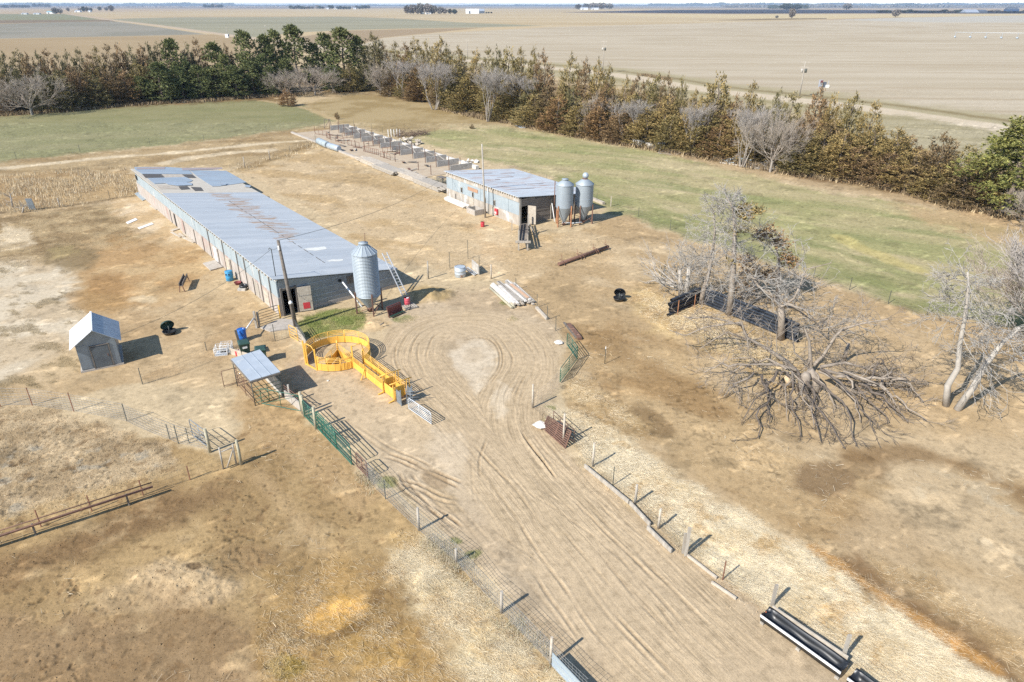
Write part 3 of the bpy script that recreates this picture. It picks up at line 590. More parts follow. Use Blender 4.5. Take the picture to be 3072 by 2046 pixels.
# ------------------------------------------------------------------ long barn
def frame(A, B): return math.atan2(B.y - A.y, B.x - A.x), (Vector((B.x, B.y, 0)) - Vector((A.x, A.y, 0))).length
def sheet_roof_mat(name, base, base2, rust, rust_box, period=.62, rust_amt=.5, thr=.55):
    m, t, b = nmat(name); v = coords(t)
    r = ramp(t, noise(t, coords(t, (1, .12, 1)), 1.3, 5, .6), [(.3, base2), (.7, base)])
    sx = t.nodes.new('ShaderNodeSeparateXYZ'); t.links.new(v, sx.inputs[0])
    # every sheet a slightly different grey, narrow lap line between sheets
    def m_(op, a, bb):
        n = N(t, 'ShaderNodeMath', operation=op)
        for i, q in enumerate((a, bb)):
            if hasattr(q, 'is_output'): t.links.new(q, n.inputs[i])
            else: n.inputs[i].default_value = q
        return n.outputs[0]
    q = m_('DIVIDE', sx.outputs[0], period); fl = m_('FLOOR', q, 0); fr = m_('FRACT', q, 0)
    half = m_('GREATER_THAN', sx.outputs[1], -4.1)
    wn = t.nodes.new('ShaderNodeTexWhiteNoise'); wn.noise_dimensions = '2D'
    cb = t.nodes.new('ShaderNodeCombineXYZ'); t.links.new(fl, cb.inputs[0]); t.links.new(half, cb.inputs[1]); t.links.new(cb.outputs[0], wn.inputs['Vector'])
    tone = ramp(t, wn.outputs['Value'], [(0, (.92, .93, .94)), (1, (1.06, 1.05, 1.04))])
    c = mix(t, 1.0, r.outputs[0], tone.outputs[0], 'MULTIPLY')
    lap = m_('LESS_THAN', fr, .05); gap = m_('GREATER_THAN', noise(t, coords(t, (.3, .5, 1)), 2.0, 2), .5)
    c = mix(t, m_('MULTIPLY', m_('MULTIPLY', lap, gap), .45), c, (.12, .13, .14))
    st = noise(t, coords(t, (2.6, .35, 1)), 1.0, 5, .7)
    fmask = ramp(t, st, [(thr, (0, 0, 0)), (thr + .09, (1, 1, 1))]).outputs[0]
    x0, x1, y0, y1 = rust_box; jn = noise(t, coords(t, (.7, .25, 1)), 1.0, 3); ey = m_('ADD', sx.outputs[1], m_('MULTIPLY', m_('SUBTRACT', jn, .5), 6.0)); ex = m_('ADD', sx.outputs[0], m_('MULTIPLY', m_('SUBTRACT', jn, .5), 8.0))
    box = m_('MULTIPLY', m_('MULTIPLY', m_('GREATER_THAN', ex, x0), m_('LESS_THAN', ex, x1)), m_('MULTIPLY', m_('GREATER_THAN', ey, y0), m_('LESS_THAN', ey, y1)))
    c = mix(t, m_('MULTIPLY', m_('MULTIPLY', box, rust_amt), fmask), c, rust)
    t.links.new(c, b.inputs['Base Color']); b.inputs['Roughness'].default_value = .6; b.inputs['Metallic'].default_value = .05
    wv = t.nodes.new('ShaderNodeTexWave'); wv.wave_type = 'BANDS'; wv.bands_direction = 'X'; wv.inputs['Scale'].default_value = 4.2; wv.inputs['Distortion'].default_value = 0
    t.links.new(v, wv.inputs['Vector']); bp = t.nodes.new('ShaderNodeBump'); bp.inputs['Strength'].default_value = .12; bp.inputs['Distance'].default_value = .02
    t.links.new(wv.outputs['Fac'], bp.inputs['Height']); t.links.new(bp.outputs[0], b.inputs['Normal'])
    return m
NL, FL = G(843, 950), G(417, 582); rz, BL = frame(NL, FL); BW, HL, HR = 9.8, 3.02, 1.62
barn = thing('long_barn', 'long low barn with patched grey sheet metal roof and pale stained side wall', 'barn', (NL.x, NL.y, 0), rz)
M_LOWER = mat('stained_whitewash', (.43, .385, .345), (.30, .255, .21), 1.6, .9, spots=(.35, .25, .215), spot_scale=.7, spot_at=.55, stretch=(1, 1, .5), bump=.2)
M_UPPER = mat('pale_blue_sheet', (.355, .405, .42), (.28, .335, .36), .9, .6, .1, spots=(.45, .46, .45), spot_scale=.6, spot_at=.6, stretch=(1, 1, .4))
M_ENDSHEET = mat('end_wall_sheet', (.27, .315, .37), (.20, .24, .285), 1.4, .42, .45, spots=(.36, .40, .44), spot_scale=1.0, spot_at=.62, stretch=(1, 1, 2.5))
lean = lambda y: HL + (HR - HL) * (-y / BW)
# side wall in two bands, gap near the middle where a door stands open
mb = MB(); mb.box((BL / 2, -.09, .74), (BL, .18, 1.48)); mb.build('side_wall', M_LOWER, barn)
mb = MB()
rr = random.Random(3); x = 0.05
while x < BL - .6:
    wd = rr.uniform(1.2, 2.6); x2 = min(x + wd, BL - .4)
    mb.box(((x + x2) / 2, -.085 + rr.uniform(-.004, .012), 2.14), (x2 - x - .012, .10, 1.30)); x = x2
mb.build('upper_cladding', M_UPPER, barn)
mb = MB(); mb.box((BL / 2, -.08, 2.865), (BL, .14, .14)); mb.build('eave_board', M_WHITE, barn)
o0 = MB().box((0, 0, 0), (.13, .26, .15)).build('rafter_end', M_PLANK, barn)
o0.location = (.3, .10, 2.95)
for i in range(1, 76):
    c = o0.copy(); COL.objects.link(c); c.parent = barn; KIDS[barn.name].append(c); c.location = (.3 + i * (BL - .6) / 75, .10, 2.95 + rr.uniform(-.015, .01)); c.scale = (rr.uniform(.7, 1.4), 1, rr.uniform(.8, 1.1))
p0 = None
for i, (fx, hh) in enumerate(((.03, 2.7), (.075, 2.7), (.115, 1.45), (.15, 2.7), (.19, 2.7), (.235, 1.45), (.27, 2.7), (.31, 1.45), (.36, 2.75), (.41, 1.45), (.47, 1.45), (.55, 1.45), (.66, 1.45))):
    ob = MB().box((0, .03, hh / 2), (.09, .05, hh)).build('wall_post', M_DARKWOOD, barn); ob.location = (fx * BL, 0, 0)
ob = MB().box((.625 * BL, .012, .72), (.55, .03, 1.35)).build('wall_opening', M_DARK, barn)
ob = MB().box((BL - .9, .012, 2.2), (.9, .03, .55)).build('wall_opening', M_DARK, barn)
for fx, wd, cc in ((.055, 1.0, M_PLANK), (.10, .8, M_WOOD), (.255, 1.1, M_PLANK), (.33, .9, M_WHITE)):
    MB().box((fx * BL, .02, .72), (wd, .05, 1.25)).build('shutter', cc, barn)
# end wall with doorway (0.35..1.3 from the corner)
def epoly(y0, y1, z0, z1a, z1b, x=0.0, t=.1):
    """a strip of the end wall from y0 to y1 (negative), top following the roof"""
    return MB().add([(x, y0, z0), (x, y1, z0), (x, y1, z1b), (x, y0, z1a), (x + t, y0, z0), (x + t, y1, z0), (x + t, y1, z1b), (x + t, y0, z1a)],
                    [(0, 1, 2, 3), (7, 6, 5, 4), (0, 4, 5, 1), (1, 5, 6, 2), (2, 6, 7, 3), (3, 7, 4, 0)])
ew = MB()
for y0, y1, z0 in ((-.18, -.36, 0), (-.36, -1.36, 1.98), (-1.36, -BW, .28)):
    e = epoly(y0, y1, z0, lean(y0) - .12, lean(y1) - .12); ew.add(e.v, e.f)
ew.build('end_wall', M_ENDSHEET, barn)
lp = MB()
for z, ya, yb, tl in ((.95, -1.5, -9.7, .02), (1.5, -1.45, -8.2, -.01), (2.05, -1.4, -5.6, .03), (.6, -2.0, -7.3, -.02)):
    lp.beam((-.012, ya, z + tl), (-.012, yb, z - tl), .02, .035)
for y, z0, z1 in ((-4.4, 1.5, 2.05), (-5.3, .95, 1.5), (-3.0, .35, .95), (-7.4, .95, 1.5), (-2.4, 1.5, 2.05)): lp.beam((-.012, y, z0), (-.012, y, z1), .02, .03)
lp.build('sheet_lap', M_GALV, barn)
epoly(-1.36, -BW, 0, .28, .28, -.03, .2).build('footing', M_CONC, barn)
for y, z, wd, hh in ((-6.3, 1.62, 1.5, .62),): MB().box((-.02, y, z), (.05, wd, hh)).build('bare_board_panel', M_DARKWOOD, barn)
MB().lathe([(.0, 0), (.12, 0), (.12, .06), (.0, .06)], (0, 0, 0), 14, M=Matrix.Rotation(-math.pi / 2, 3, 'Y')).build('vent_hole', M_DARK, barn).location = (-.01, -4.95, 1.72)
MB().box((-.05, -.27, 1.1), (.12, .14, 2.2)).box((-.05, -1.40, 1.1), (.12, .10, 2.2)).box((-.05, -.85, 2.08), (.12, 1.0, .14)).build('door_frame', M_DARKWOOD, barn)
df = MB().box((0, -.5, 1.0), (.05, 1.0, 1.95)).build('door', M_PLANK, barn); df.location = (-.12, -1.45, .05); df.rotation_euler = (0, 0, math.radians(-16))
MB().box((-.035, -.55, .45), (.012, .5, .5)).build('red_panel', M_RED, df); MB().box((-.035, -.5, 1.3), (.012, .9, .08)).build('batten', M_WOOD, df)
e = epoly(-.18, -BW, 0, HL - .12, HR - .1, BL - .12, .1); e.build('far_end_wall', M_WOOD, barn)
MB().box((BL / 2, -BW + .06, (HR - .1) / 2), (BL - .3, .1, HR - .1)).build('back_wall', M_GALV, barn)
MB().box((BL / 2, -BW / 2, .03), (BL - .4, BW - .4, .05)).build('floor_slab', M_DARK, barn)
# roof: main metal sheets, bare deck, then patchwork
def rp(x, y, d=0.0): return Vector((x, y, lean(y) + .02 + d))
def roofq(x0, x1, y0, y1, d, t=.05): return MB().slab([rp(x0, y0, d), rp(x0, y1, d), rp(x1, y1, d), rp(x1, y0, d)], t) if False else MB().slab([rp(x0, y1, d), rp(x1, y1, d), rp(x1, y0, d), rp(x0, y0, d)], t)
def rxy(px, py):
    """local roof coordinates under a photo point"""
    for _ in range(1): pass
    I = wmat(barn).inverted(); z = 2.4
    for _ in range(6):
        q = I @ G(px, py, z); z = lean(q.y) + .02
    return q.x, q.y
XM = rxy(500, 580)[0]
M_ROOF = sheet_roof_mat('barn_roof_sheet', (.455, .475, .48), (.39, .41, .42), (.36, .235, .14), (10, 31.5, -7.0, -4.5), .66, .85, .46)
M_PATCHBLUE = sheet_roof_mat('blue_grey_sheet', (.34, .395, .435), (.28, .335, .38), (.30, .17, .11), (0, 60, -11, 1), .66, .35)
M_DECK = mat('roof_boards', (.56, .51, .42), (.40, .35, .28), 2.2, .9, stretch=(3, .5, 1), spots=(.30, .25, .20), spot_scale=1.2, spot_at=.66)
M_FELT = mat('roof_felt', (.10, .09, .08), (.065, .06, .055), 4, .9)
M_RUSTROOF = mat('rusty_roof_sheet', (.36, .24, .18), (.30, .30, .32), 1.6, .7, stretch=(2, .3, 1))
roofq(-.22, XM, .22, -BW - .15, .03).build('roof', M_ROOF, barn)
roofq(XM - .2, BL + .3, .22, -BW - .15, 0).build('roof_deck', M_DECK, barn)
Z7 = lambda pts: [(390 + x / 5.6, 480 + y / 5.6) for x, y in pts]
def rpatch(name, pts, m, d, t=.02):
    q = [rp(*rxy(*p), d) for p in Z7(pts)]
    n = (q[1] - q[0]).cross(q[2] - q[0])
    if n.z < 0: q.reverse()
    MB().slab(q, t).build(name, m, barn)
rpatch('metal_patch', [(1010, 180), (1615, 183), (1960, 378), (1500, 445), (1385, 447), (1150, 295)], M_PATCHBLUE, .035)
rpatch('metal_patch', [(70, 122), (590, 118), (870, 136), (880, 152), (1000, 180), (1050, 240), (205, 236), (90, 168)], M_PATCHBLUE, .03)
rpatch('rusty_patch', [(120, 136), (590, 121), (590, 156), (110, 162)], M_RUSTROOF, .05)
rpatch('rusty_patch', [(870, 138), (1545, 130), (1560, 160), (885, 178)], M_RUSTROOF, .05)
rpatch('felt_patch', [(205, 238), (530, 240), (585, 297), (260, 300)], M_FELT, .03)
rpatch('felt_patch', [(880, 246), (1050, 248), (1115, 302), (950, 302)], M_FELT, .03)
rpatch('metal_patch', [(290, 308), (935, 290), (1055, 345), (1010, 372), (905, 380), (410, 405)], M_PATCHBLUE, .045)
rpatch('bent_sheet', [(570, 382), (930, 378), (1040, 398), (1045, 430), (800, 440), (640, 418)], M_GALV, .07)
rpatch('felt_patch', [(815, 448), (960, 440), (1015, 492), (860, 502)], M_FELT, .03)
rpatch('felt_patch', [(1020, 456), (1190, 462), (1235, 520), (1095, 522)], M_FELT, .03)
rpatch('bent_sheet', [(1520, 430), (1580, 400), (1650, 408), (1600, 432)], M_GALV, .1)
rpatch('bent_sheet', [(1920, 455), (1960, 430), (2040, 445), (2010, 472)], M_GALV, .1)
rpatch('board_patch', [(520, 250), (870, 246), (945, 300), (590, 298)], M_PLANK, .03)
rpatch('board_patch', [(430, 425), (780, 440), (850, 490), (500, 490)], M_PLANK, .03)
rng = random.Random(8)
def splash(name, pts, m, d=.036):
    """ragged paint splash lying on the roof"""
    q = []
    for i, (px, py) in enumerate(pts):
        a = pts[(i + 1) % len(pts)]
        for k in range(4):
            f = k / 4; q.append((px + (a[0] - px) * f + rng.uniform(-2.2, 2.2), py + (a[1] - py) * f + rng.uniform(-.8, .8)))
    v3 = [rp(*rxy(*p), d) for p in q]
    n = (v3[1] - v3[0]).cross(v3[8] - v3[0])
    if n.z < 0: v3.reverse()
    MB().add(v3, [tuple(range(len(v3)))]).build(name, m, barn)
z3 = lambda x, y: (600 + x / 3.136, 700 + y / 3.136)
M_SPLASH = mat('pale_roof_coating', (.70, .69, .62), (.56, .55, .50), 4, .8)
splash('coating_splash', [z3(975, 150), z3(1060, 138), z3(1180, 128), z3(1200, 150), z3(1080, 168), z3(1010, 160)], M_SPLASH)
splash('coating_splash', [z3(1180, 262), z3(1260, 248), z3(1355, 248), z3(1340, 262), z3(1220, 270)], M_SPLASH)
sm_ = MB()
a_, b_ = Vector(rxy(687, 604)).to_3d(), Vector(rxy(*z3(1210, 305))).to_3d()
for i in range(20):
    f = i / 20; p, q = a_.lerp(b_, f), a_.lerp(b_, f + rng.uniform(.02, .045)); sm_.beam(rp(p.x, p.y, .045), rp(q.x, q.y, .045), .05, .012)
sm_.build('ridge_seam', M_FELT, barn)
# ------------------------------------------------------------------ shorter barn with bins
NL2, FL2 = G(1556, 677.5), G(1341, 590.5); rz2, L2 = frame(NL2, FL2); W2, HL2, HR2 = 10.0, 3.1, 2.12
b2 = thing('pig_barn', 'short barn with rust streaked roof and grey plank end wall behind the twin feed bins', 'barn', (NL2.x, NL2.y, 0), rz2)
lean2 = lambda y: HL2 + (HR2 - HL2) * (-y / W2)
M_PW = mat('peeling_wall', (.43, .385, .325), (.29, .245, .19), 1.4, .9, stretch=(1, 1, .6), spots=(.48, .46, .43), spot_scale=.8, spot_at=.55, bump=.2)
M_PB = mat('pale_blue_sheet_old', (.33, .375, .39), (.26, .305, .325), 1.2, .6, spots=(.44, .44, .42), spot_scale=.7, spot_at=.6)
M_ENDPLANK = mat('grey_plank_wall', (.28, .24, .20), (.14, .118, .10), 3.5, .9, stretch=(1, .35, 5))
MB().box((L2 / 2, -.09, .55), (L2, .18, 1.1)).build('side_wall', M_PW, b2)
mb = MB(); x = 0
for wd in (1.9, 2.3, 1.2, 2.0, 2.4, 1.7, 2.0, 1.5):
    x2 = min(x + wd, L2); mb.box(((x + x2) / 2, -.08 + .01 * (len(mb.v) % 3 - 1), 1.8), (x2 - x - .015, .1, 1.38)); x = x2
mb.build('upper_cladding', M_PB, b2)
MB().box((L2 / 2, -.07, 2.75), (L2, .16, .50)).build('eave_wall', M_PW, b2)
for i in range(34):
    ob = MB().box((0, 0, 0), (rr.uniform(.08, .16), .16, rr.uniform(.1, .2))).build('rafter_end', M_PLANK, b2); ob.location = (.3 + i * (L2 - .5) / 33, .08, HL2 - .09)
MB().box((L2 * .60, .02, 2.05), (2.1, .03, .38)).build('rust_panel', mat('rusty_panel', (.42, .25, .15), (.33, .19, .12), 3, .8), b2)
for fx, z in ((.765, 1.55), (.60, 1.5), (.435, 1.38), (.305, 1.5)):
    wf = MB().box((fx * L2, .02, z), (.34, .05, .62)).build('window', M_WOOD, b2); MB().box((fx * L2, .05, z), (.22, .02, .5)).build('pane', M_DARK, wf)
for fx, w_, z, h_ in ((.62, .9, .55, .95), (.3, 1.3, .55, .85)): MB().box((fx * L2, .02, z), (w_, .05, h_)).build('shutter', M_PLANK, b2)
MB().box((.86 * L2, .02, .42), (.22, .05, .75)).build('wall_opening', M_DARKWOOD, b2)
MB().tube((.38 * L2, .12, .0), (.38 * L2, .12, 3.0), .045, n=8).build('vent_pipe', M_GALV, b2)
def epoly2(y0, y1, z0, z1a, z1b, x=0., t=.1):
    return MB().add([(x, y0, z0), (x, y1, z0), (x, y1, z1b), (x, y0, z1a), (x + t, y0, z0), (x + t, y1, z0), (x + t, y1, z1b), (x + t, y0, z1a)],
                    [(0, 1, 2, 3), (7, 6, 5, 4), (0, 4, 5, 1), (1, 5, 6, 2), (2, 6, 7, 3), (3, 7, 4, 0)])
ew = MB(); nb = 14
for k in range(nb):
    z0, z1 = k * .2, (k + 1) * .2 - .012
    for y0, y1 in (((-.1, -.3), (-1.15, -W2)) if z0 < 2.0 else ((-.1, -W2),)):
        ylim = -W2 if lean2(-W2) - .1 > z1 else -(HL2 - .1 - z1) / (HL2 - HR2) * W2
        y1 = max(y1, ylim)
        if y1 < y0 - .05: ew.box((.05 + .012 * ((k * 7) % 3), (y0 + y1) / 2, (z0 + z1) / 2), (.05, y0 - y1, z1 - z0))
ew.build('end_wall', M_ENDPLANK, b2)
e = epoly2(-1.2, -W2, .0, lean2(-1.2) - .14, lean2(-W2) - .14, .13, .03); e.build('wall_lining', M_DARKWOOD, b2)
MB().box((-.02, -.2, 1.45), (.08, .22, 2.9)).build('corner_board', M_WOOD, b2)
MB().box((-.03, -4.3, 1.1), (.06, .12, 2.2)).box((-.03, -7.6, .9), (.06, .1, 1.8)).build('wall_batten', M_WOOD, b2)
dr = MB().box((0, -.45, 1.0), (.05, .9, 1.95)).build('door', M_PLANK, b2); dr.location = (-.05, -1.2, .05); dr.rotation_euler = (0, 0, math.radians(-60))
epoly2(-.1, -W2, 0, HL2 - .1, HR2 - .1, L2 - .12, .1).build('far_end_wall', M_WOOD, b2)
MB().box((L2 / 2, -W2 + .06, 1.0), (L2 - .3, .1, 2.0)).build('back_wall', M_GALV, b2)
M_ROOF2 = sheet_roof_mat('pig_barn_roof_sheet', (.51, .535, .545), (.44, .465, .475), (.36, .20, .12), (1, 18, -9.6, -.3), .62, .8, .53)
MB().slab([Vector((-.2, -W2 - .15, lean2(-W2) + .0)), Vector((L2 + .2, -W2 - .15, lean2(-W2))), Vector((L2 + .2, .2, HL2 + .05)), Vector((-.2, .2, HL2 + .05))], .05).build('roof', M_ROOF2, b2)
for x, y0, y1, wd in ((3.4, -1.3, -4.6, .22), (5.6, -5.3, -7.6, .15), (8.6, -2.9, -3.6, .25), (9.9, -4.0, -6.4, .15), (12.6, -1.6, -5.2, .18), (12.2, -6.0, -8.2, .14)):
    MB().slab([Vector((x, y1, lean2(y1) + .058)), Vector((x + wd, y1, lean2(y1) + .058)), Vector((x + wd * .8, y0, lean2(y0) + .062)), Vector((x + .1, y0, lean2(y0) + .062))], .01).build('rust_streak', M_RUSTROOF, b2)
# ------------------------------------------------------------------ small gable shed
SA, SB_ = G(248, 1118), G(368.6, 1092.8); rz, SW = frame(SA, SB_); SD, SE, SR = 2.9, 1.93, 2.74
shed = thing('tool_shed', 'small steep gabled shed clad in dented sheet metal on a concrete slab', 'shed', (SA.x, SA.y, 0), rz)
M_SHED = mat('shed_sheet', (.235, .28, .325), (.17, .205, .24), 1.8, .42, .4, spots=(.30, .17, .09), spot_scale=1.1, spot_at=.70)
MB().box((SW / 2, SD / 2, .06), (SW + .16, SD + .1, .12)).build('slab', M_CONC, shed)
g = MB()
for y in (.0, SD - .06):
    vs = [(0.03, y, .12), (SW - .03, y, .12), (SW - .03, y, SE), (SW / 2, y, SR), (0.03, y, SE)]
    vs += [(a, y + .06, c) for a, _, c in vs]
    g.add(vs, [(0, 1, 2, 3, 4), (9, 8, 7, 6, 5)] + [(i, i + 5, (i + 1) % 5 + 5, (i + 1) % 5) for i in range(5)])
for x in (.06, SW - .06): g.box((x, SD / 2, .12 + (SE - .12) / 2), (.06, SD - .12, SE - .12))
g.build('wall', M_SHED, shed)
dd = MB().box((SW * .56, -.03, .86), (.92, .05, 1.44)).build('door', mat('shed_door_sheet', (.12, .14, .155), (.09, .105, .12), 2, .5, .3), shed)
MB().box((SW * .56 - .52, -.035, .9), (.07, .05, 1.6)).box((SW * .56 + .52, -.035, .9), (.07, .05, 1.6)).box((SW * .56, -.04, 1.66), (1.1, .06, .06)).build('door_frame', M_DARKWOOD, shed)
MB().box((SW * .56 + .36, -.065, .9), (.05, .03, .16)).build('handle', M_RUST, dd)
MB().box((SW - .3, -.012, 1.1), (.5, .012, 1.9)).build('cladding_sheet', M_SHED, shed); MB().box((.33, -.012, 1.0), (.6, .012, 1.6)).build('cladding_sheet', M_SHED, shed)
M_SROOF = mat('shed_roof_white', (.80, .81, .82), (.70, .72, .74), 2, .5, .2, stretch=(1, .2, 1)); M_SROOF2 = mat('shed_roof_grey', (.40, .44, .48), (.22, .245, .27), 3, .5, .3, stretch=(.25, 3.5, 1))
ov, ro, sl_ = .22, .30, (SR - SE) / (SW / 2)
for sgn, m_ in ((-1, M_SROOF), (1, M_SROOF2)):
    xm = SW / 2; xe = xm + sgn * (SW / 2 + ro); ze = SR + .03 - sl_ * (SW / 2 + ro)
    q = [Vector((xm, -ov, SR + .05)), Vector((xe, -ov, ze + .02)), Vector((xe, SD + ov, ze + .02)), Vector((xm, SD + ov, SR + .05))]
    if sgn < 0: q.reverse()
    MB().slab(q, .035).build('roof_panel', m_, shed)
MB().beam((SW / 2, -ov, SR + .05), (SW / 2, SD + ov, SR + .05), .12, .05).build('ridge_cap', M_SROOF, shed)
# ------------------------------------------------------------------ pole pen shelter of gates with a metal roof
Z2 = lambda x, y: (680 + x / 7.13, 1030 + y / 7.13)
PA, PB, PC, PD = G(*Z2(590, 1280)), G(*Z2(1215, 1050)), None, None
RH = 1.75
q0, q1, q2, q3 = G(*Z2(505, 800), 1.72), G(*Z2(1145, 605), 1.78), G(*Z2(705, 130), 1.95), G(*Z2(92, 330), 1.88)
pen = thing('pen_shelter', 'livestock pen of pipe panels under a flat sheet metal roof', 'pen', (PA.x, PA.y, 0))
bw(MB().slab([q0, q1, q2, q3], .04), 'roof', mat('pen_roof_sheet', (.46, .50, .53), (.39, .43, .46), 1.5, .5, .25, spots=(.52, .53, .52), spot_scale=1.2, spot_at=.6), pen)
sm_ = MB()
for f in (.36, .68):
    a_, b_ = q3.lerp(q2, f), q0.lerp(q1, f); sm_.beam(a_ + Vector((0, 0, .012)), b_ + Vector((0, 0, .012)), .03, .02)
bw(sm_, 'roof_seam', M_GALV, pen)
fr = MB()
for a_, b_ in ((q0, q1), (q1, q2), (q2, q3), (q3, q0)):
    d = Vector((0, 0, -.1)); fr.beam(a_ + d, b_ + d, .08, .1)
bw(fr, 'roof_frame', M_DARKWOOD, pen)
ins = lambda a, f: a.lerp((q0 + q1 + q2 + q3) / 4, f)
foot = [Vector((p.x, p.y, 0)) for p in (ins(q0, .04), ins(q1, .04), ins(q2, .04), ins(q3, .04))]
for f_, q in zip(foot, (q0, q1, q2, q3)): bw(MB().tube(f_, (f_.x, f_.y, q.z - .1), .03, n=6), 'leg', M_TPOST, pen)
def panel(mb, A, B, zs, r=.02, verts=2, top=None):
    A, B = Vector(A), Vector(B)
    for z in zs: mb.tube((A.x, A.y, z), (B.x, B.y, z), r, n=5)
    for k in range(verts):
        f = k / (verts - 1) if verts > 1 else 0; p = A.lerp(B, f); mb.tube((p.x, p.y, .02), (p.x, p.y, top or zs[-1]), r * 1.1, n=5)
    return mb
for (a_, b_, m_) in ((foot[0], foot[1], M_GREEN), (foot[3], foot[0], M_RUST), (foot[2], foot[3], M_RUST), (foot[1], foot[2], M_TPOST)):
    bw(panel(MB(), a_, b_, (.2, .45, .7, .95, 1.2), .018, 3), 'pipe_panel', m_, pen)
bw(MB().beam(foot[1] + Vector((-.1, .1, .55)), foot[2] + Vector((-.1, .05, .55)), .03, 1.05), 'board_wall', M_CONCGREY, pen)
a_ = foot[3] + Vector((-.75, -.15, 0)); bw(panel(MB(), foot[3] + Vector((-.05, .35, 0)), a_, (.1, 1.1), .02, 2), 'open_panel', M_RUST, pen)
# ------------------------------------------------------------------ feed bins
def feed_bin(name, label, base, R, zc, zr, zt, legs, lid_open=False, ribs=False, group=None):
    """lathe-shaped bin: cone from zb to zc, barrel to zr, roof to zt"""
    c = G(*base); o = thing(name, label, 'feed bin', (c.x, c.y, 0), 0, group)
    if ribs:
        prof = []; n = int((zr - zc) / .11)
        for i in range(n + 1):
            z = zc + (zr - zc) * i / n; prof += [(R + .022, z), (R - .022, z + .055)] if i < n else [(R, zr)]
        MB().lathe(prof, (0, 0, 0), 32, smooth=False).build('barrel', M_BIN, o)
    else:
        n = 3; b_ = MB().lathe([(R, zc), (R, zr)], (0, 0, 0), 36).build('barrel', M_BIN, o)
        for i in range(1, n): MB().lathe([(R + .004, zc + (zr - zc) * i / n - .02), (R + .018, zc + (zr - zc) * i / n), (R + .004, zc + (zr - zc) * i / n + .02)], (0, 0, 0), 36).build('seam', M_BIN, b_)
        hp = MB()
        for i in range(int((zr - zc) / .14)): hp.lathe([(R + .001, zc + .07 + i * .14 - .008), (R + .007, zc + .07 + i * .14), (R + .001, zc + .07 + i * .14 + .008)], (0, 0, 0), 36)
        hp.build('corrugation', M_BIN, b_)
    MB().lathe([(.14, .34), (R, zc)], (0, 0, 0), 32).build('hopper', M_BIN, o)
    MB().lathe([(R + .05, zr - .03), (R + .05, zr + .01), (.30, zt - .12)], (0, 0, 0), 16 if ribs else 32, smooth=not ribs).build('roof', M_BIN, o)
    if lid_open:
        MB().lathe([(.30, zt - .14), (.30, zt - .06), (.05, zt - .07)], (0, 0, 0), 20, cap1=True).build('collar', M_RUST, o)
        ld = MB().lathe([(.02, 0), (.30, 0), (.32, .05), (.02, .08)], (0, 0, 0), 20, cap1=True).build('lid', M_GALV, o); ld.location = (.06, .12, zt + .22); ld.rotation_euler = (math.radians(76), 0, math.radians(-10))
    else:
        MB().lathe([(.30, zt - .14), (.30, zt - .02), (.36, zt - .02), (.36, zt + .03), (.05, zt + .08)], (0, 0, 0), 20, cap1=True).build('lid', M_BIN, o)
    if ribs:
        rb = MB()
        for k in range(16):
            a = 2 * math.pi * k / 16; rb.beam(((R + .05) * math.cos(a), (R + .05) * math.sin(a), zr + .02), (.3 * math.cos(a), .3 * math.sin(a), zt - .1), .03, .03)
        rb.build('roof_ribs', M_GALV, o)
    for i, (lx, ly, hh, m_) in enumerate(legs): MB().box((lx, ly, hh / 2), (.11, .09, hh), rz=math.atan2(ly, lx)).build('leg', m_, o)
    br = MB()
    for i in range(len(legs)):
        a, b_ = legs[i], legs[(i + 1) % len(legs)]
        br.beam((a[0], a[1], .12), (b_[0], b_[1], .75), .05, .04)
    br.build('brace', M_RUST, o)
    MB().lathe([(.17, .06), (.2, .36), (.14, .38)], (0, 0, 0), 12, cap0=True).build('boot', M_RUST, o)
    return o
lg = lambda R, a0, hh, m_, n=4: [((R + .07) * math.cos(a0 + i * 2 * math.pi / n), (R + .07) * math.sin(a0 + i * 2 * math.pi / n), hh, m_) for i in range(n)]
M_LEGORANGE = mat('orange_rust_leg', (.42, .20, .09), (.30, .13, .07), 4, .8)
s0 = feed_bin('feed_bin', 'ribbed galvanised feed bin against the long barn end wall', (1110, 935), .92, 1.45, 4.72, 5.45, lg(.92, -1.1, 1.75, M_RUST), ribs=True)
MB().tube((.15, -.05, 5.5), (.2, -.05, 6.25), .022, n=6).build('lightning_rod', M_RUST, s0)
s1 = feed_bin('feed_bin', 'closed left twin bin with orange rusty legs by the short barn', (1691, 676), .90, 2.02, 4.36, 4.9, lg(.9, -.75, 2.25, M_LEGORANGE), group='twin feed bins')
s2 = feed_bin('feed_bin', 'right twin bin with its round lid flipped open, dark rusty legs', (1749, 668), .93, 1.95, 4.2, 4.8, lg(.93, -.45, 2.1, M_RUST), True, group='twin feed bins')
MB().tube((-.2, -.1, .3), (.75, -.25, .35), .05, n=8).tube((.75, -.25, .3), (1.9, -.2, .4), .05, n=8).build('auger_tube', M_GREYGATE, s1)
# white auger tubes reaching the walls
def rod(name, label, cat, A, B, r, m_, n=8, group=None):
    A, B = Vector(A), Vector(B); o = MB().tube((0, 0, 0), tuple(B - A), r, n=n).build(name, m_); o.location = A
    return tag(o, label, cat, group)
rod('auger_pipe', 'white pipe slanting from the long barn wall down to the ribbed bin', 'pipe', AT((1040, 935), *z3(1318, 512)) + Vector((0, .9, .1)), G(1086, 921, .62), .06, M_WHITE)
rod('auger_pipe', 'short white pipe leaning on the short barn end wall beside the bins', 'pipe', AT((1662, 660), 1656, 610), G(1664, 665, .2), .05, M_WHITE)
p = G(1662, 658); rod('vent_stack', 'thin rusty pipe standing between short barn and its bins', 'pipe', p, (p.x, p.y, HT((1662, 658), 543)), .05, M_RUST)
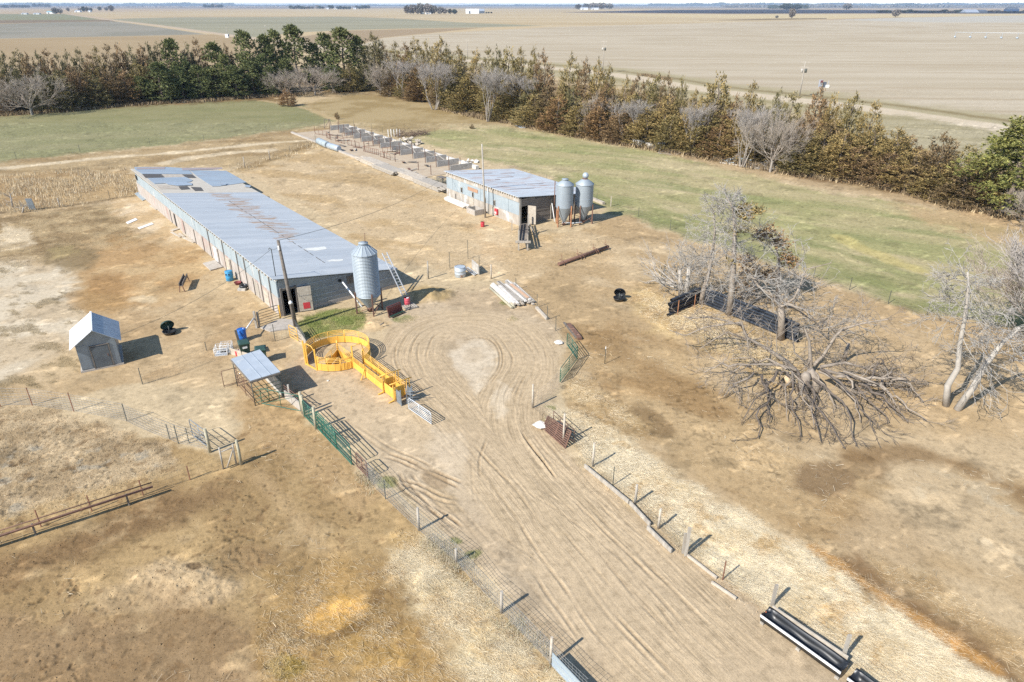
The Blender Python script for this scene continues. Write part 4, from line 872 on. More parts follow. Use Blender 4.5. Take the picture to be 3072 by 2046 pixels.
# ------------------------------------------------------------------ yellow sweep tub and alley
TC = Vector((-11.54, 40.27, 0)); TR = 2.09
def ring(a): return TC + Vector((TR * math.cos(a), TR * math.sin(a), 0))
def ang(p): return math.atan2(p.y - TC.y, p.x - TC.x)
E_A, E_B = G(918, 1093), G(951, 1111)
N0, N1, N2 = G(1060.7, 1103.8), G(1151.6, 1175.5), G(1188, 1204)
dv = (N1 - N0).normalized(); pv = Vector((-dv.y, dv.x, 0)); F0 = N0 + pv * .78; F2 = N2 + pv * .78
aA, aB, aN, aF = ang(E_A), ang(E_B), ang(N0), ang(F0)
tub = thing('sweep_tub', 'round yellow steel crowding tub for livestock with solid lower walls', 'crowding tub', (TC.x, TC.y, 0))
def arc(a0, a1, n=18): return [a0 + (a1 - a0) * i / n for i in range(n + 1)]
def wrap(a0, a1):
    while a1 < a0: a1 += 2 * math.pi
    return a0, a1
def curved_panel(name, a0, a1, ph=.97):
    """solid sheet with rails above along the tub wall"""
    pts = [ring(a) for a in arc(a0, a1)]
    m = MB()
    for p, q in zip(pts, pts[1:]): m.beam(p + Vector((0, 0, .29)), q + Vector((0, 0, .29)), .025, .48)
    o = bw(m, name, M_YEL, tub)
    rl = MB()
    for z in (.06, .66, .77, .87, ph): rl.path([p + Vector((0, 0, z)) for p in pts], .02, 6)
    r_ = bw(rl, 'rails', M_YEL, o)
    for k in (0, len(pts) // 2, len(pts) - 1): bw(MB().tube(pts[k], pts[k] + Vector((0, 0, ph)), .022, n=6), 'upright', M_YEL, o)
    for k in (len(pts) // 4, 3 * len(pts) // 4): bw(MB().beam(pts[k] * 1.0 + Vector((0, 0, .1)), pts[k] + Vector((0, 0, .56)), .04, .05), 'stiffener', M_YEL, o)
    return o
a0, a1 = wrap(aF, aA)
for i in range(4): curved_panel('tub_panel', a0 + (a1 - a0) * i / 4 + .01, a0 + (a1 - a0) * (i + 1) / 4 - .01)
b0, b1 = wrap(aB, aN)
mid = b0 + (b1 - b0) * .66
curved_panel('tub_panel', b0 + .01, mid - .01)
curved_panel('tub_panel', mid + .01, b1 - .01, .8)
for p, hh in ((E_A, 1.72), (E_A + Vector((.14, -.05, 0)), 1.55), (E_B, 1.5), (E_B + Vector((.12, .02, 0)), 1.0), (ring(aN), 1.6), (F0, 1.15)):
    bw(MB().beam(p, p + Vector((0, 0, hh)), .085, .085), 'post', M_YEL, tub)
bw(MB().path([E_A + Vector((.14, -.05, 1.5)), (E_A * .6 + E_B * .4) + Vector((0, 0, 1.62)), (E_A * .25 + E_B * .75) + Vector((0, 0, 1.62)), E_B + Vector((0, 0, 1.35))], .03, 6), 'entry_bow', M_YEL, tub)
bw(MB().beam(E_A + Vector((0, 0, .05)), E_B + Vector((0, 0, .05)), .08, .06), 'entry_sill', M_YEL, tub)
bw(MB().path([ring(aN) + Vector((0, 0, 1.55)), F0 + Vector((-.1, .1, 1.5)), F0 + Vector((0, 0, 1.15))], .025, 6), 'exit_bow', M_YEL, tub)
bw(MB().tube(TC, TC + Vector((0, 0, 1.22)), .05, n=8), 'centre_post', M_YEL, tub)
for tgt in (G(984, 1108), N0 + Vector((-.12, .1, 0))):
    d = (tgt - TC).normalized(); e = TC + d * (TR - .12); s_ = TC + d * .06
    lf = bw(MB().beam(s_ + Vector((0, 0, .33)), e + Vector((0, 0, .33)), .03, .5), 'sweep_gate', M_YEL, tub)
    rl = MB()
    for z in (.08, .68, .80, .92, 1.02): rl.tube(s_ + Vector((0, 0, z)), e + Vector((0, 0, z)), .018, n=5)
    for q in (e, s_.lerp(e, .5)): rl.tube(q + Vector((0, 0, .06)), q + Vector((0, 0, 1.02)), .02, n=5)
    bw(rl, 'rails', M_YEL, lf)
alley = thing('alley_chute', 'straight yellow steel livestock alley leading out of the round tub', 'livestock chute', (N0.x, N0.y, 0))
def straight(name, A, B, hh, solid=.46):
    o = bw(MB().beam(A + Vector((0, 0, .06 + solid / 2)), B + Vector((0, 0, .06 + solid / 2)), .025, solid), name, M_YEL, alley)
    rl = MB(); n = 4
    for k in range(n): z = .06 + solid + (hh - .06 - solid) * (k + 1) / n; rl.tube(A + Vector((0, 0, z)), B + Vector((0, 0, z)), .018, n=5)
    bw(rl, 'rails', M_YEL, o)
    m_ = max(2, int((B - A).length / .8))
    for k in range(m_ + 1): q = A.lerp(B, k / m_); bw(MB().tube(q, q + Vector((0, 0, hh)), .02, n=5), 'upright', M_YEL, o)
    return o
straight('near_panel', N0 + dv * .05, N1, .82); straight('near_panel', N1 + dv * .1, N2, .72, .62)
straight('far_panel', F0 + dv * .05, F0 + dv * (N1 - N0).length, .98); straight('far_panel', F0 + dv * ((N1 - N0).length + .05), F2, .95)
for q, hh in ((N1 + dv * .12, 1.2), (N2 - dv * .05, 1.2)):
    o = bw(MB().tube(q - pv * .30 + Vector((0, 0, hh)), q + pv * 1.18 + Vector((0, 0, hh)), .032, n=6), 'frame_bar', M_YEL, alley)
    for off in (-.1, .08, .82, 1.0): bw(MB().beam(q + pv * off, q + pv * off + Vector((0, 0, hh)), .06, .06), 'frame_post', M_YEL, alley)
    bw(MB().beam(q - pv * .45 + Vector((0, 0, .03)), q - pv * .05 + Vector((0, 0, .1)), .07, .05), 'foot', M_YEL, alley)
    bw(MB().beam(q + pv * .05 - dv * .08 + Vector((0, 0, .5)), q + pv * .7 - dv * .08 + Vector((0, 0, .5)), .04, .75), 'slide_gate', M_YEL, alley)
q = N0.lerp(N1, .42) - pv * .04
bw(MB().beam(q + Vector((0, 0, 0)), q + Vector((0, 0, .95)), .06, .06).beam(q + dv * .12 - pv * .35, q + dv * .05 + Vector((0, 0, .7)), .05, .05), 'stay', M_YEL, alley)
# grey exit head gate and white gate beyond it
hg = N2 + dv * .38
head = thing('head_gate', 'grey steel head gate box at the end of the yellow alley', 'head gate', (hg.x, hg.y, 0))
M_STEEL = mat('grey_steel', (.24, .28, .31), (.16, .18, .20), 3, .5, .3)
for off in (.0, .72): bw(MB().beam(hg + pv * off - dv * .25 + Vector((0, 0, .45)), hg + pv * off + dv * .25 + Vector((0, 0, .45)), .035, .85), 'side_plate', M_STEEL, head)
for off in (-.02, .36, .74): bw(MB().beam(hg + pv * off + dv * .27, hg + pv * off + dv * .27 + Vector((0, 0, 1.05)), .06, .06), 'post', M_STEEL, head)
pn = MB()
for z in (.25, .45, .65, .85): pn.tube(hg + pv * .36 + dv * .27 + Vector((0, 0, z)), hg + pv * .95 + dv * .75 + Vector((0, 0, z)), .02, n=5)
bw(pn, 'bars', M_STEEL, head)
def gate(name, label, A, B, hh, zs, m_, r=.022, verts=(0, .5, 1), brace=False, cat='gate', group=None, bow=True):
    A, B = Vector(A), Vector(B); o = thing(name, label, cat, (A.x, A.y, 0), 0, group); d = (B - A).normalized()
    fr = MB(); z0 = .1
    fr.path([A + Vector((0, 0, z0)), A + Vector((0, 0, hh - .1)), A + d * .1 + Vector((0, 0, hh)), B - d * .1 + Vector((0, 0, hh)), B + Vector((0, 0, hh - .1)), B + Vector((0, 0, z0)), A + Vector((0, 0, z0))], r * 1.15, 6, smooth=False)
    bw(fr, 'gate_frame', m_, o)
    for z in zs: bw(MB().tube(A + Vector((0, 0, z)), B + Vector((0, 0, z)), r * .85, n=5), 'rail', m_, o)
    for f in verts:
        if 0 < f < 1: p = A.lerp(B, f); bw(MB().tube(p + Vector((0, 0, z0)), p + Vector((0, 0, hh)), r * .9, n=5), 'upright', m_, o)
    if brace: bw(MB().tube(A + Vector((0, 0, z0)), B + Vector((0, 0, hh - .05)), r * .8, n=5), 'brace', m_, o)
    return o
Z6 = (.25, .40, .55, .70, .84)
gate('tube_gate', 'white tubular gate standing open at the end of the yellow alley', G(1226.5, 1229), G(1295, 1276), .82, (.22, .34, .46, .58, .70), M_GREYGATE, verts=(.46,))
gate('tube_gate', 'small yellow gate between utility pole and round tub', G(871, 1013), G(895, 1026), 1.02, (.3, .52, .76), M_YEL, verts=())
gate('tube_gate', 'dark tubular gate beside the long barn doorway', G(780.7, 976.5), G(841, 957), 1.15, (.3, .5, .7, .92), M_TPOST, verts=())
gate('tube_gate', 'short teal green gate between two round posts near the pen shelter', G(914, 1252), G(948.6, 1288), 1.16, (.2, .36, .5, .65, .8, .98), M_GREEN, verts=(.5,))
gate('tube_gate', 'long teal green gate, farthest from the pen shelter', G(957, 1291), G(1057, 1399), 1.28, (.2, .36, .52, .7, .88, 1.08), M_GREEN, verts=(.22, .55))
gate('tube_gate', 'teal green gate folded open between long gate and roundpost', G(952, 1288), G(1012, 1352), 1.16, (.24, .44, .64, .86, 1.0), M_GREEN, verts=(.3, .7), brace=True)
gate('tube_gate', 'upper leaf of the angled dark green gate beside the turning loop', G(1700.6, 1037), G(1731, 1080), .98, (.22, .36, .5, .64, .80), M_GREEN, verts=(.5,))
gate('tube_gate', 'lower leaf of the angled dark green gate beside the turning loop', G(1731, 1081), G(1680, 1150), 1.05, (.22, .36, .5, .64, .80), M_GREEN, verts=(.5,))
gate('wire_gate', 'green framed wire gate at the pen shelter corner', G(*Z2(765, 1315)), G(*Z2(1590, 1475)), 1.12, (), M_GREEN, r=.02, verts=(.5,), brace=True)
gate('panel_gate', 'rusty brown pipe panel beyond the long teal gate', G(1072, 1404), G(1105, 1437), 1.0, (.2, .34, .48, .62, .76), M_RUST, verts=(.5,))
def corner_post(b, ty, r, m_, name='wooden_post', label=None, cat='post', lean=None, sq=False, group=None):
    p = G(*b); h = HT(b, ty); m = MB()
    if sq: m.box((0, 0, h / 2), (r * 2, r * 1.6, h))
    else: m.path([(0, 0, 0), (.01, .01, h * .6), (lean or 0, 0, h)], [r, r * .96, r * .9], 9)
    o = m.build(name, m_); o.location = p; return tag(o, label, cat, group)
corner_post((908.7, 1241), 1176, .085, M_POST, label='thick round wooden post at the wire gate of the pen shelter')
corner_post((913.5, 1249), 1186, .075, M_POST, label='round post holding the short teal gate, paired with a thicker one')
corner_post((948.6, 1287), 1221, .085, M_POST, label='round greenish post between the short and long teal gates')
corner_post((996, 1309), 1267, .07, M_POST, label='short round post behind the long teal gate')
corner_post((724, 1394), 1320, .075, M_POST, label='tall round post at the gap in the left fence beside the pole gate')
corner_post((630.5, 1357), 1286, .085, M_POST, label='thick round post hinging the open wire gate of the left fence')
corner_post((770, 984), 934, .07, M_WOOD, label='grey wooden post ending the dark barn gate', sq=True)
corner_post((778, 981), 936, .05, M_WOOD, label='thinner grey post beside the dark barn gate end', sq=True)
corner_post((842, 957.5), 916, .05, M_YEL, label='yellow post at the long barn doorway', sq=True)
corner_post((884, 972), 914, .06, M_WOOD, label='short grey post touching the leaning utility pole', sq=True)
corner_post((1832, 619), 589, .05, M_PLANK, label='pale post in the pasture fence by twin bins', sq=True)
corner_post((1536, 691.5), 660, .045, M_WOOD, label='lone grey post before the short barn wall', sq=True)
# ------------------------------------------------------------------ poles and wires
def upole(b, top, r0, r1, label, arms=()):
    p = G(*b); o = thing('utility_pole', label, 'utility pole', (p.x, p.y, 0)); tp = AT(b, *top)
    bw(MB().path([p, p.lerp(tp, .5), tp], [r0, (r0 + r1) / 2, r1], 10), 'pole', M_DARKWOOD if r0 > .12 else M_WOOD, o); return o, tp
pole1, T1 = upole((888, 981), (834, 721), .155, .10, 'leaning dark utility pole at the corner of the long barn')
pole2, T2 = upole((1456, 653), (1445.6, 432), .11, .075, 'tall slim utility pole in front of the short barn')
lp_ = AT((888, 981), 869, 904) + Vector((.1, -.15, 0))
lam = bw(MB().lathe([(.02, .12), (.13, .02), (.15, -.1), (.02, -.12)], lp_, 12), 'lamp', M_WHITE, pole1)
bw(MB().tube(AT((888, 981), 872, 896), lp_ + Vector((0, 0, .1)), .02, n=5), 'lamp_arm', M_GREYGATE, pole1)
bw(MB().box(T1 + Vector((0, -.12, -.5)), (.1, .1, .3)), 'insulator', M_WHITE, pole1)
mast_b = wmat(barn) @ Vector((.5, -.25, HL)); mast = thing('service_mast', 'thin service mast rising from the long barn roof corner', 'service mast', tuple(mast_b)); mt = mast_b + Vector((0, 0, 2.1))
bw(MB().path([mast_b, mt, mt + Vector((-.12, .02, .08)), mt + Vector((-.2, .02, -.03))], .03, 6), 'mast_pipe', M_TPOST, mast)
def wire(label, A, B, sag, r=.011):
    A, B = Vector(A), Vector(B); n = 18; pts = []
    for i in range(n + 1): f = i / n; pts.append(A.lerp(B, f) - A + Vector((0, 0, -4 * sag * f * (1 - f))))
    o = MB().path(pts, r, 4).build('power_wire', M_TPOST); o.location = A; return tag(o, label, 'wire')
shed_e = wmat(shed) @ Vector((SW + .2, .6, 1.8))
wire('power wire from service mast down to the small shed', mt, shed_e, .55)
wire('short power wire between leaning pole and service mast', T1 + Vector((0, 0, -.4)), mt, .12)
wire('long sagging wire from leaning pole to the short barn', T1, wmat(b2) @ Vector((L2 * .93, .1, 2.9)), .8, .014)
wire('wire from the slim pole to the short barn corner', T2 + Vector((0, 0, -1.2)), wmat(b2) @ Vector((L2 * .98, .0, 3.0)), .25)
def cab(A, n=6, r=.011):  # loose looped cable at the barn corner
    pts = [A + Vector((.12 * i, -.1, -.5 * math.sin(i / n * math.pi))) for i in range(n + 1)]; return pts
c_ = MB().path([p - mast_b for p in cab(mast_b + Vector((.3, -.6, -.25)))], .012, 4).build('cable_loop', M_TPOST); c_.location = mast_b; tag(c_, 'slack black cable looping at the long barn corner', 'cable')
# ------------------------------------------------------------------ wire fences
def fence(name, label, pts, hh, m_wire=M_WIRE, posts=(), n_h=7, vstep=.3, r=.0042, close=0, smooth_=False):
    """pts: ground points; posts: (foot, top row, kind)"""
    P = [G(*p) for p in pts]; o = thing(name, label, 'fence', tuple(P[0]))
    m = MB()
    for A, B in zip(P, P[1:]):
        L = (B - A).length; k = max(2, int(L / 2.2)); sub = [A.lerp(B, i / k) for i in range(k + 1)]
        for j in range(n_h):
            z = .06 + (hh - .06) * (j / (n_h - 1)) ** 1.15
            pts_ = [Vector((q.x, q.y, z + .03 * math.sin(q.x * 2.1 + j) - (.03 if 0 < i < k else 0))) for i, q in enumerate(sub)]
            m.path(pts_, r, 3, caps=False)
        nv = int(L / vstep)
        for i in range(nv):
            q = A.lerp(B, (i + .5) / nv); m.path([Vector((q.x, q.y, .05)), Vector((q.x + .02 * math.sin(i), q.y, hh))], r * .8, 3, caps=False)
    bw(m, 'wire_mesh', m_wire, o)
    for b, ty, kind in posts:
        p = G(*b); h = HT(b, ty) if ty else hh + .1
        if kind == 'wood': bw(MB().path([p, p + Vector((.01, 0, h))], [.065, .058], 8), 'post', M_WOOD, o)
        elif kind == 'pale': bw(MB().path([p, p + Vector((.01, 0, h))], [.06, .052], 8), 'post', M_PLANK, o)
        elif kind == 'board': bw(MB().box(p + Vector((0, 0, h / 2)), (.13, .07, h)), 'post', M_WOOD, o)
        elif kind == 'rust': bw(MB().box(p + Vector((0, 0, h / 2)), (.045, .03, h)).box(p + Vector((0, .02, h / 2)), (.012, .035, h)), 'post', M_RUSTPOST, o)
        else: bw(MB().box(p + Vector((0, 0, h / 2)), (.04, .03, h)).box(p + Vector((0, .02, h / 2)), (.012, .035, h)), 'post', M_TPOST, o)
    return o
fence('wire_fence', 'woven wire fence curving along the far left lot on rusty posts', [(-250, 1215), (2, 1216), (97.4, 1216), (221.6, 1234), (381, 1263.5), (430, 1290), (510, 1318), (536, 1331), (627, 1350)], 1.15, posts=(((2, 1220), None, 'rust'), ((97.4, 1216), 1163, 'rust'), ((221.6, 1234), 1178, 'rust'), ((381, 1263.5), 1211, 't'), ((510, 1318), 1272, 't'), ((536, 1331), 1276, 't'), ((568, 1330), 1284, 't')), n_h=8, r=.0065, vstep=.22)
gate('wire_gate', 'wire filled pipe gate swung open at the left fence gap', G(632, 1350), G(579, 1310), 1.15, (.35, .6, .85), M_STEEL, r=.02, verts=(.5,))
pg = G(710, 1396); pole_gate = thing('pole_gate', 'rough pole gate standing in the left fence gap', 'gate', tuple(pg)); pb = G(670.6, 1407.6)
for p, h in ((pg, 1.3), (pb, 1.32)): bw(MB().path([p, p + Vector((.02, 0, h))], [.045, .04], 7), 'upright', M_WOOD, pole_gate)
bw(MB().tube(pb + Vector((.05, 0, 1.05)), pg + Vector((0, 0, 1.1)), .035, n=6), 'top_rail', M_WOOD, pole_gate)
bw(MB().tube(pb + Vector((.2, 0, .1)), pg + Vector((0, 0, 1.0)), .035, n=6), 'brace', M_WOOD, pole_gate)
fence('wire_fence', 'low wire fence from the pole gate to the rusty pipe bunk', [(668, 1409), (570.5, 1440), (430, 1487)], .8, M_WIREDARK, posts=(((570.5, 1440), 1398, 'rust'),), n_h=4)
# pipe bunk
PB0, PB1 = G(-120, 1681), G(388, 1516)
bunk = thing('pipe_bunk', 'long rusty half pipe feed bunk on short legs in the left lot', 'feed bunk', tuple(PB0)); d_ = (PB1 - PB0).normalized(); n_ = Vector((-d_.y, d_.x, 0)); PB1 = G(467, 1489)
bw(MB().tube(PB0 + n_ * .16 + Vector((0, 0, .72)), PB1 + n_ * .16 + Vector((0, 0, .72)), .026, n=7).tube(PB0 - n_ * .12 + Vector((0, 0, .66)), PB1 - n_ * .12 + Vector((0, 0, .66)), .026, n=7), 'side_pipes', M_RUST, bunk)
bw(MB().beam(PB0 + Vector((0, 0, .56)), PB1 + Vector((0, 0, .58)), .14, .05), 'trough_floor', M_RUST, bunk)
for px_, py_, ty in ((388, 1515.7, 1478), (109, 1606, 1568)): p = G(px_, py_); bw(MB().box(p + Vector((0, 0, .33)), (.06, .06, .66)), 'leg', M_DARKWOOD, bunk)
for b, ty in (((430, 1486), 1440), ((276, 1533.7), 1486), ((124, 1580.7), 1530)): p = G(*b); h = HT(b, ty); bw(MB().box(p + Vector((0, 0, h / 2)), (.045, .03, h)), 'stake', M_RUSTPOST, bunk)
fence('wire_fence', 'short slack wire fence between tool shed and stacked cages', [(429, 1153), (505, 1134), (565, 1109), (625, 1085), (654, 1067)], 1.05, M_WIREDARK, posts=(((428, 1153), 1104, 't'), ((620, 1052), 1026, 't')), n_h=7, r=.0035)
fence('wire_fence', 'wire fence from the totes past a dark post to the yellow gate', [(759, 1026), (826, 1024), (868, 1013)], 1.0, M_WIREDARK, posts=(((826, 1024), 973, 't'),), n_h=6)
fence('wire_fence', 'dense woven wire fence along the left edge of the driveway', [(1100, 1432), (1157, 1497.7), (1257, 1591), (1369, 1689), (1505, 1839.5), (1652, 1992), (1760, 2105)], 1.1, M_WIRE, posts=(((1157, 1497.7), 1441, 't'), ((1257, 1591), 1523, 'wood'), ((1369, 1689), 1646, 'wood'), ((1505, 1839.5), 1774, 'wood'), ((1652, 1992), 1912, 'pale')), n_h=9, vstep=.16, r=.006)
fence('wire_fence', 'wire fence along the straw side of the driveway on mixed posts', [(1597.6, 1223.6), (1700, 1310), (1778, 1400), (1838.6, 1457), (1905, 1511), (1974.6, 1586), (2057, 1667), (2167.7, 1740), (2315, 1818), (2526, 1982), (2700, 2120)], 1.1, M_WIREDARK,
      posts=(((1597.6, 1223.6), 1153, 'pale'), ((1690, 1330), 1241, 'pale'), ((1778, 1400), 1329, 'pale'), ((1838.6, 1457), 1400, 't'), ((1905, 1511), 1454, 'wood'), ((1974.6, 1586), 1526, 'pale'), ((2049, 1660), 1600, 'board'), ((2057, 1667), 1583, 'board'), ((2167.7, 1740), 1683, 'rust'), ((2315.5, 1817.6), 1754, 'board'), ((2526, 1982), 1905, 'board')), n_h=7, r=.0035)
fence('wire_fence', 'wire fence from the green gate leaf back to the pale corner post', [(1680, 1150), (1640, 1195), (1597.6, 1223.6)], 1.0, M_WIRE, n_h=7, r=.004)
fence('wire_fence', 'thin fence from lumber pile past stakes to the green gate', [(1547, 870), (1611, 922), (1641.6, 960), (1667, 992), (1700, 1036)], 1.0, M_WIREDARK, posts=(((1547.5, 870), 834, 't'), ((1611, 922.5), 882, 't'), ((1641.6, 960), 917, 't'), ((1667, 992), 948, 't')), n_h=4, r=.0035)
fence('wire_fence', 'sagging fence from the long barn corner past the rusty drum', [(1195, 868), (1285, 836), (1349.5, 805), (1404, 776), (1437.8, 798), (1473.4, 836)], .95, M_WIREDARK, posts=(((1285, 836), 783, 'wood'), ((1349.5, 805), 756, 'dark'), ((1404, 776), 720, 'dark'), ((1437.8, 798), 770, 't'), ((1473.4, 836), 793, 'pale')), n_h=4, r=.0035)
pf = [(1480, 480), (1640, 548), (1790, 606), (1832, 619), (1915, 650), (2010, 691), (2120, 726), (2230, 765), (2333, 806), (2440, 835), (2548, 870), (2664, 911), (2780, 945), (2960, 952), (3150, 960)]
fence('pasture_fence', 'thin fence between green pasture strip and the bare yard', pf, 1.0, M_WIREDARK, posts=[(p, None, 't') for p in pf[1:]], n_h=4, vstep=1.2, r=.005)
fence('pasture_fence', 'old wire fence below the golden weeds left of the long barn', [(-150, 645), (0, 640), (80, 634), (235, 614), (330, 596), (405, 588)], 1.0, M_WIREDARK, posts=(((180, 622), None, 'wood'), ((330, 596), None, 't')), n_h=6, vstep=.3)
fence('pasture_fence', 'brushy wire fence between the long barn and the ruined pens', [(690, 515), (770, 492), (850, 468), (905, 440), (955, 425)], 1.0, M_WIREDARK, posts=(((735, 505), 470, 'wood'), ((810, 480), 452, 'wood'), ((870, 458), None, 't'), ((948, 432), 402, 't')), n_h=7, vstep=.25, r=.006)
fence('pasture_fence', 'faint fence at the edge of the green left field', [(-100, 490), (50, 478), (240, 455), (450, 434), (612, 421), (800, 396), (985, 372)], 1.0, M_WIREDARK, posts=[(p, None, 't') for p in ((50, 478), (240, 455), (450, 434), (612, 421), (800, 396))], n_h=3, vstep=3)
fence('pasture_fence', 'thin fence running behind the ruined concrete pens', [(1045, 380), (1115, 386), (1160, 392), (1300, 402), (1420, 398)], 1.0, M_WIREDARK, posts=[(p, None, 't') for p in ((1062, 378), (1115, 388), (1148, 400), (1178, 405), (1305, 402))], n_h=3, vstep=3)
# ------------------------------------------------------------------ ruined concrete pens
PF0, PF1 = G(1042.5, 384), G(1430, 509); rz, PL = frame(PF0, PF1); PWD = 10.6
pens = thing('concrete_pens', 'roofless row of concrete pens with rusty posts beyond the short barn', 'pens', tuple(PF0), rz)
MB().box((PL / 2, -PWD / 2, .03), (PL, PWD, .06)).build('floor', mat('pen_floor', (.45, .36, .25), (.37, .285, .19), .8, .95, spots=(.36, .30, .22), spot_scale=.5, spot_at=.6), pens)
MB().box((PL / 2, .1, .25), (PL, .55, .5)).build('far_curb', M_STONE, pens)
MB().box((PL / 2, -PWD, .14), (PL + 1, .35, .28)).build('near_curb', M_CONC, pens)
rr = random.Random(12); nd = 13
for i in range(nd):
    x = 1.2 + (PL - 2.2) * i / (nd - 1); w_ = 3.7 + rr.uniform(-.3, .3)
    MB().box((x, -.15 - w_ / 2, .45), (.16, w_, .9 + rr.uniform(-.1, .1))).build('divider', M_CONCGREY, pens)
    MB().box((x, -.3 - w_, 1.05), (.07, .07, 2.1 + rr.uniform(-.3, .2))).build('post', M_RUST, pens)
    if i % 2 == 0: MB().box((x, -2.1, .95), (.06, .06, 1.9)).build('post', M_RUST, pens)
    if i % 3 != 1: MB().box((x + .3, -7.0, .6), (.07, .07, 1.2 + rr.uniform(-.2, .4))).build('post', M_RUST, pens)
for i in (1, 2, 3, 4, 5, 7, 8, 9, 10): MB().beam((1 + PL * i / nd, -1.2 - rr.random(), .95), (1 + PL * (i + .9) / nd, -1.0 - rr.random() * 2, .35 + rr.random() * .6), .16, .05).build('fallen_board', M_WOOD, pens)
for x, y, l, a in ((3.5, -7.7, 3.2, .3), (17, -7.3, 3.2, .2), (23.5, -7.5, 4.2, .15), (8, -7.4, 2.6, -.1), (12.5, -7.6, 3.0, .1), (20, -5.8, 2.4, 1.4), (10.5, -5.4, 2.2, 1.5), (26.5, -5.6, 2.4, 1.45), (29, -7.2, 3.0, .05)):
    g_ = panel(MB(), (x, y, 0), (x + l * math.cos(a), y + l * math.sin(a), 0), (.2, .9), .03, 9 if l > 4 else 4).build('pen_panel', M_RUSTPOST, pens)
for i in range(26):
    x, y, a, l = rr.uniform(2, PL - 2), -rr.uniform(4, 9.6), rr.uniform(-.5, .5) + (1.57 if rr.random() < .3 else 0), rr.uniform(.8, 2.6)
    MB().beam((x, y, .1), (x + l * math.cos(a), y + l * math.sin(a), .1 + rr.uniform(0, .25)), rr.uniform(.12, .5), .06).build('scrap_board', rr.choice((M_WOOD, M_PLANK, M_DARKWOOD, M_RUST)), pens)
def lumber(label, pc, L, Wd, n, rz_, m_=M_PLANK, layers=3, seed=1, cat='lumber', jag=.5, hh=.07, group=None):
    p = G(*pc); o = thing('board_stack', label, cat, tuple(p), rz_, group); r = random.Random(seed)
    for k in range(layers):
        for j in range(n):
            w_ = Wd / n; y = -Wd / 2 + (j + .5) * w_
            MB().box((r.uniform(-jag, jag), y + r.uniform(-.03, .03), .05 + k * hh + hh / 2 + r.uniform(0, .02)), (L * r.uniform(.8, 1), w_ * .9, hh * .9), rz=r.uniform(-.02, .02)).build('board', m_, o)
    return o
for i, (px_, py_, L_) in enumerate(((1118, 494, 7), (1165, 515, 7), (1232, 535, 8), (1298, 562, 7))):
    lumber(('pale board stack nearest the grey tanks at the pen edge', 'board stack beside the rusty gate post at pen edge', 'widest board stack in the middle of the pen edge', 'board stack nearest the short barn at pen edge')[i], (px_, py_), L_, 1.7, 5, rz, (M_PLANK, M_WOOD, M_PLANK, M_WOOD)[i], 4, i, 'boards', .7, .15, 'board stacks along the pens')
def tank(label, A, B, r, m_):
    A, B = G(*A), G(*B); o = thing('metal_tank', label, 'tank', tuple(A), 0, 'grey tanks at the pen end'); a = A + Vector((0, 0, r)); b_ = B + Vector((0, 0, r)); d = (b_ - a).normalized()
    bw(MB().path([a, a + d * .1, b_ - d * .15, b_], [r * .8, r, r, r * .75], 14), 'shell', m_, o)
    for f in (.3, .7): q = a.lerp(b_, f); bw(MB().path([q - d * .05, q + d * .05], r + .02, 14, caps=False), 'band', M_GREYGATE, o)
tank('dented blue grey tank lying at the far pen corner', (957, 433), (983, 445), .55, M_PB); tank('pale tank lying behind the first tank at pen edge', (987, 446), (1018, 456), .5, M_GALV)
cg = G(1320, 552); cage = thing('wire_crate', 'dark wire farrowing crates piled beside the short barn end', 'crate', tuple(cg), rz)
for k, (x, y) in enumerate(((0, 0), (1.1, .2), (.4, -.9))): panel(MB(), (x - .8, y, 0), (x + .8, y, 0), (.1, .4, .7), .03, 7).build('crate_side', M_TPOST, cage)
MB().box((0, .3, .85), (1.5, .8, .06)).build('crate_lid', M_DARKWOOD, cage)
# brush, junk near the pens
def junk(name, label, cat, pc, n, R, h, m_, seed, mode='stick', group=None):
    p = G(*pc); r = random.Random(seed); m = MB()
    for i in range(n):
        a = r.uniform(0, 6.28); d = R * math.sqrt(r.random()); x, y = d * math.cos(a) * 1.5, d * math.sin(a); z = r.uniform(.02, h) * (1 - d / R * .7)
        if mode == 'stick':
            L = r.uniform(.5, 1.6); b_ = r.uniform(0, 6.28); t_ = r.uniform(-.5, .7); q = Vector((math.cos(b_) * math.cos(t_), math.sin(b_) * math.cos(t_), math.sin(t_))) * L
            m.path([(x, y, z), (x + q.x * .5, y + q.y * .5 + .05, z + q.z * .5 + .05), (x + q.x, y + q.y, max(.02, z + q.z))], [.03, .02, .008], 3, caps=False)
        else:
            M = Matrix.Rotation(r.uniform(-.6, .6), 3, 'X') @ Matrix.Rotation(r.uniform(0, 6.28), 3, 'Z'); m.box((x, y, z + .08), (r.uniform(.2, .9), r.uniform(.1, .5), r.uniform(.04, .25)), M=M)
    o = m.build(name, m_); o.location = p; return tag(o, label, cat, group)
M_BRUSH = mat('brown_brush', (.20, .135, .10), (.12, .08, .065), 5, .95); M_TWIG = mat('grey_twig', (.42, .38, .33), (.29, .26, .225), 4, .95)
junk('brush_pile', 'dark brown brush pile behind the ruined pens', 'brush pile', (1214, 410), 150, 1.5, 1.7, M_BRUSH, 4)
junk('dead_shrub', 'round dead brown shrub right of the brush pile', 'shrub', (1266, 404), 80, .8, 1.3, M_BRUSH, 5)
junk('dead_shrub', 'tiny dead shrub between brush pile and bigger shrub', 'shrub', (1243, 406), 30, .4, .7, M_BRUSH, 6)
junk('junk_pile', 'pale heap of broken concrete and boards behind the pens', 'rubble heap', (1222, 433), 60, 1.6, 1.3, M_PLANK, 7, 'box')
junk('junk_pile', 'pale rubble near the pen corner by short barn roof', 'rubble heap', (1412, 487), 14, .9, .35, M_STONE, 8, 'box')
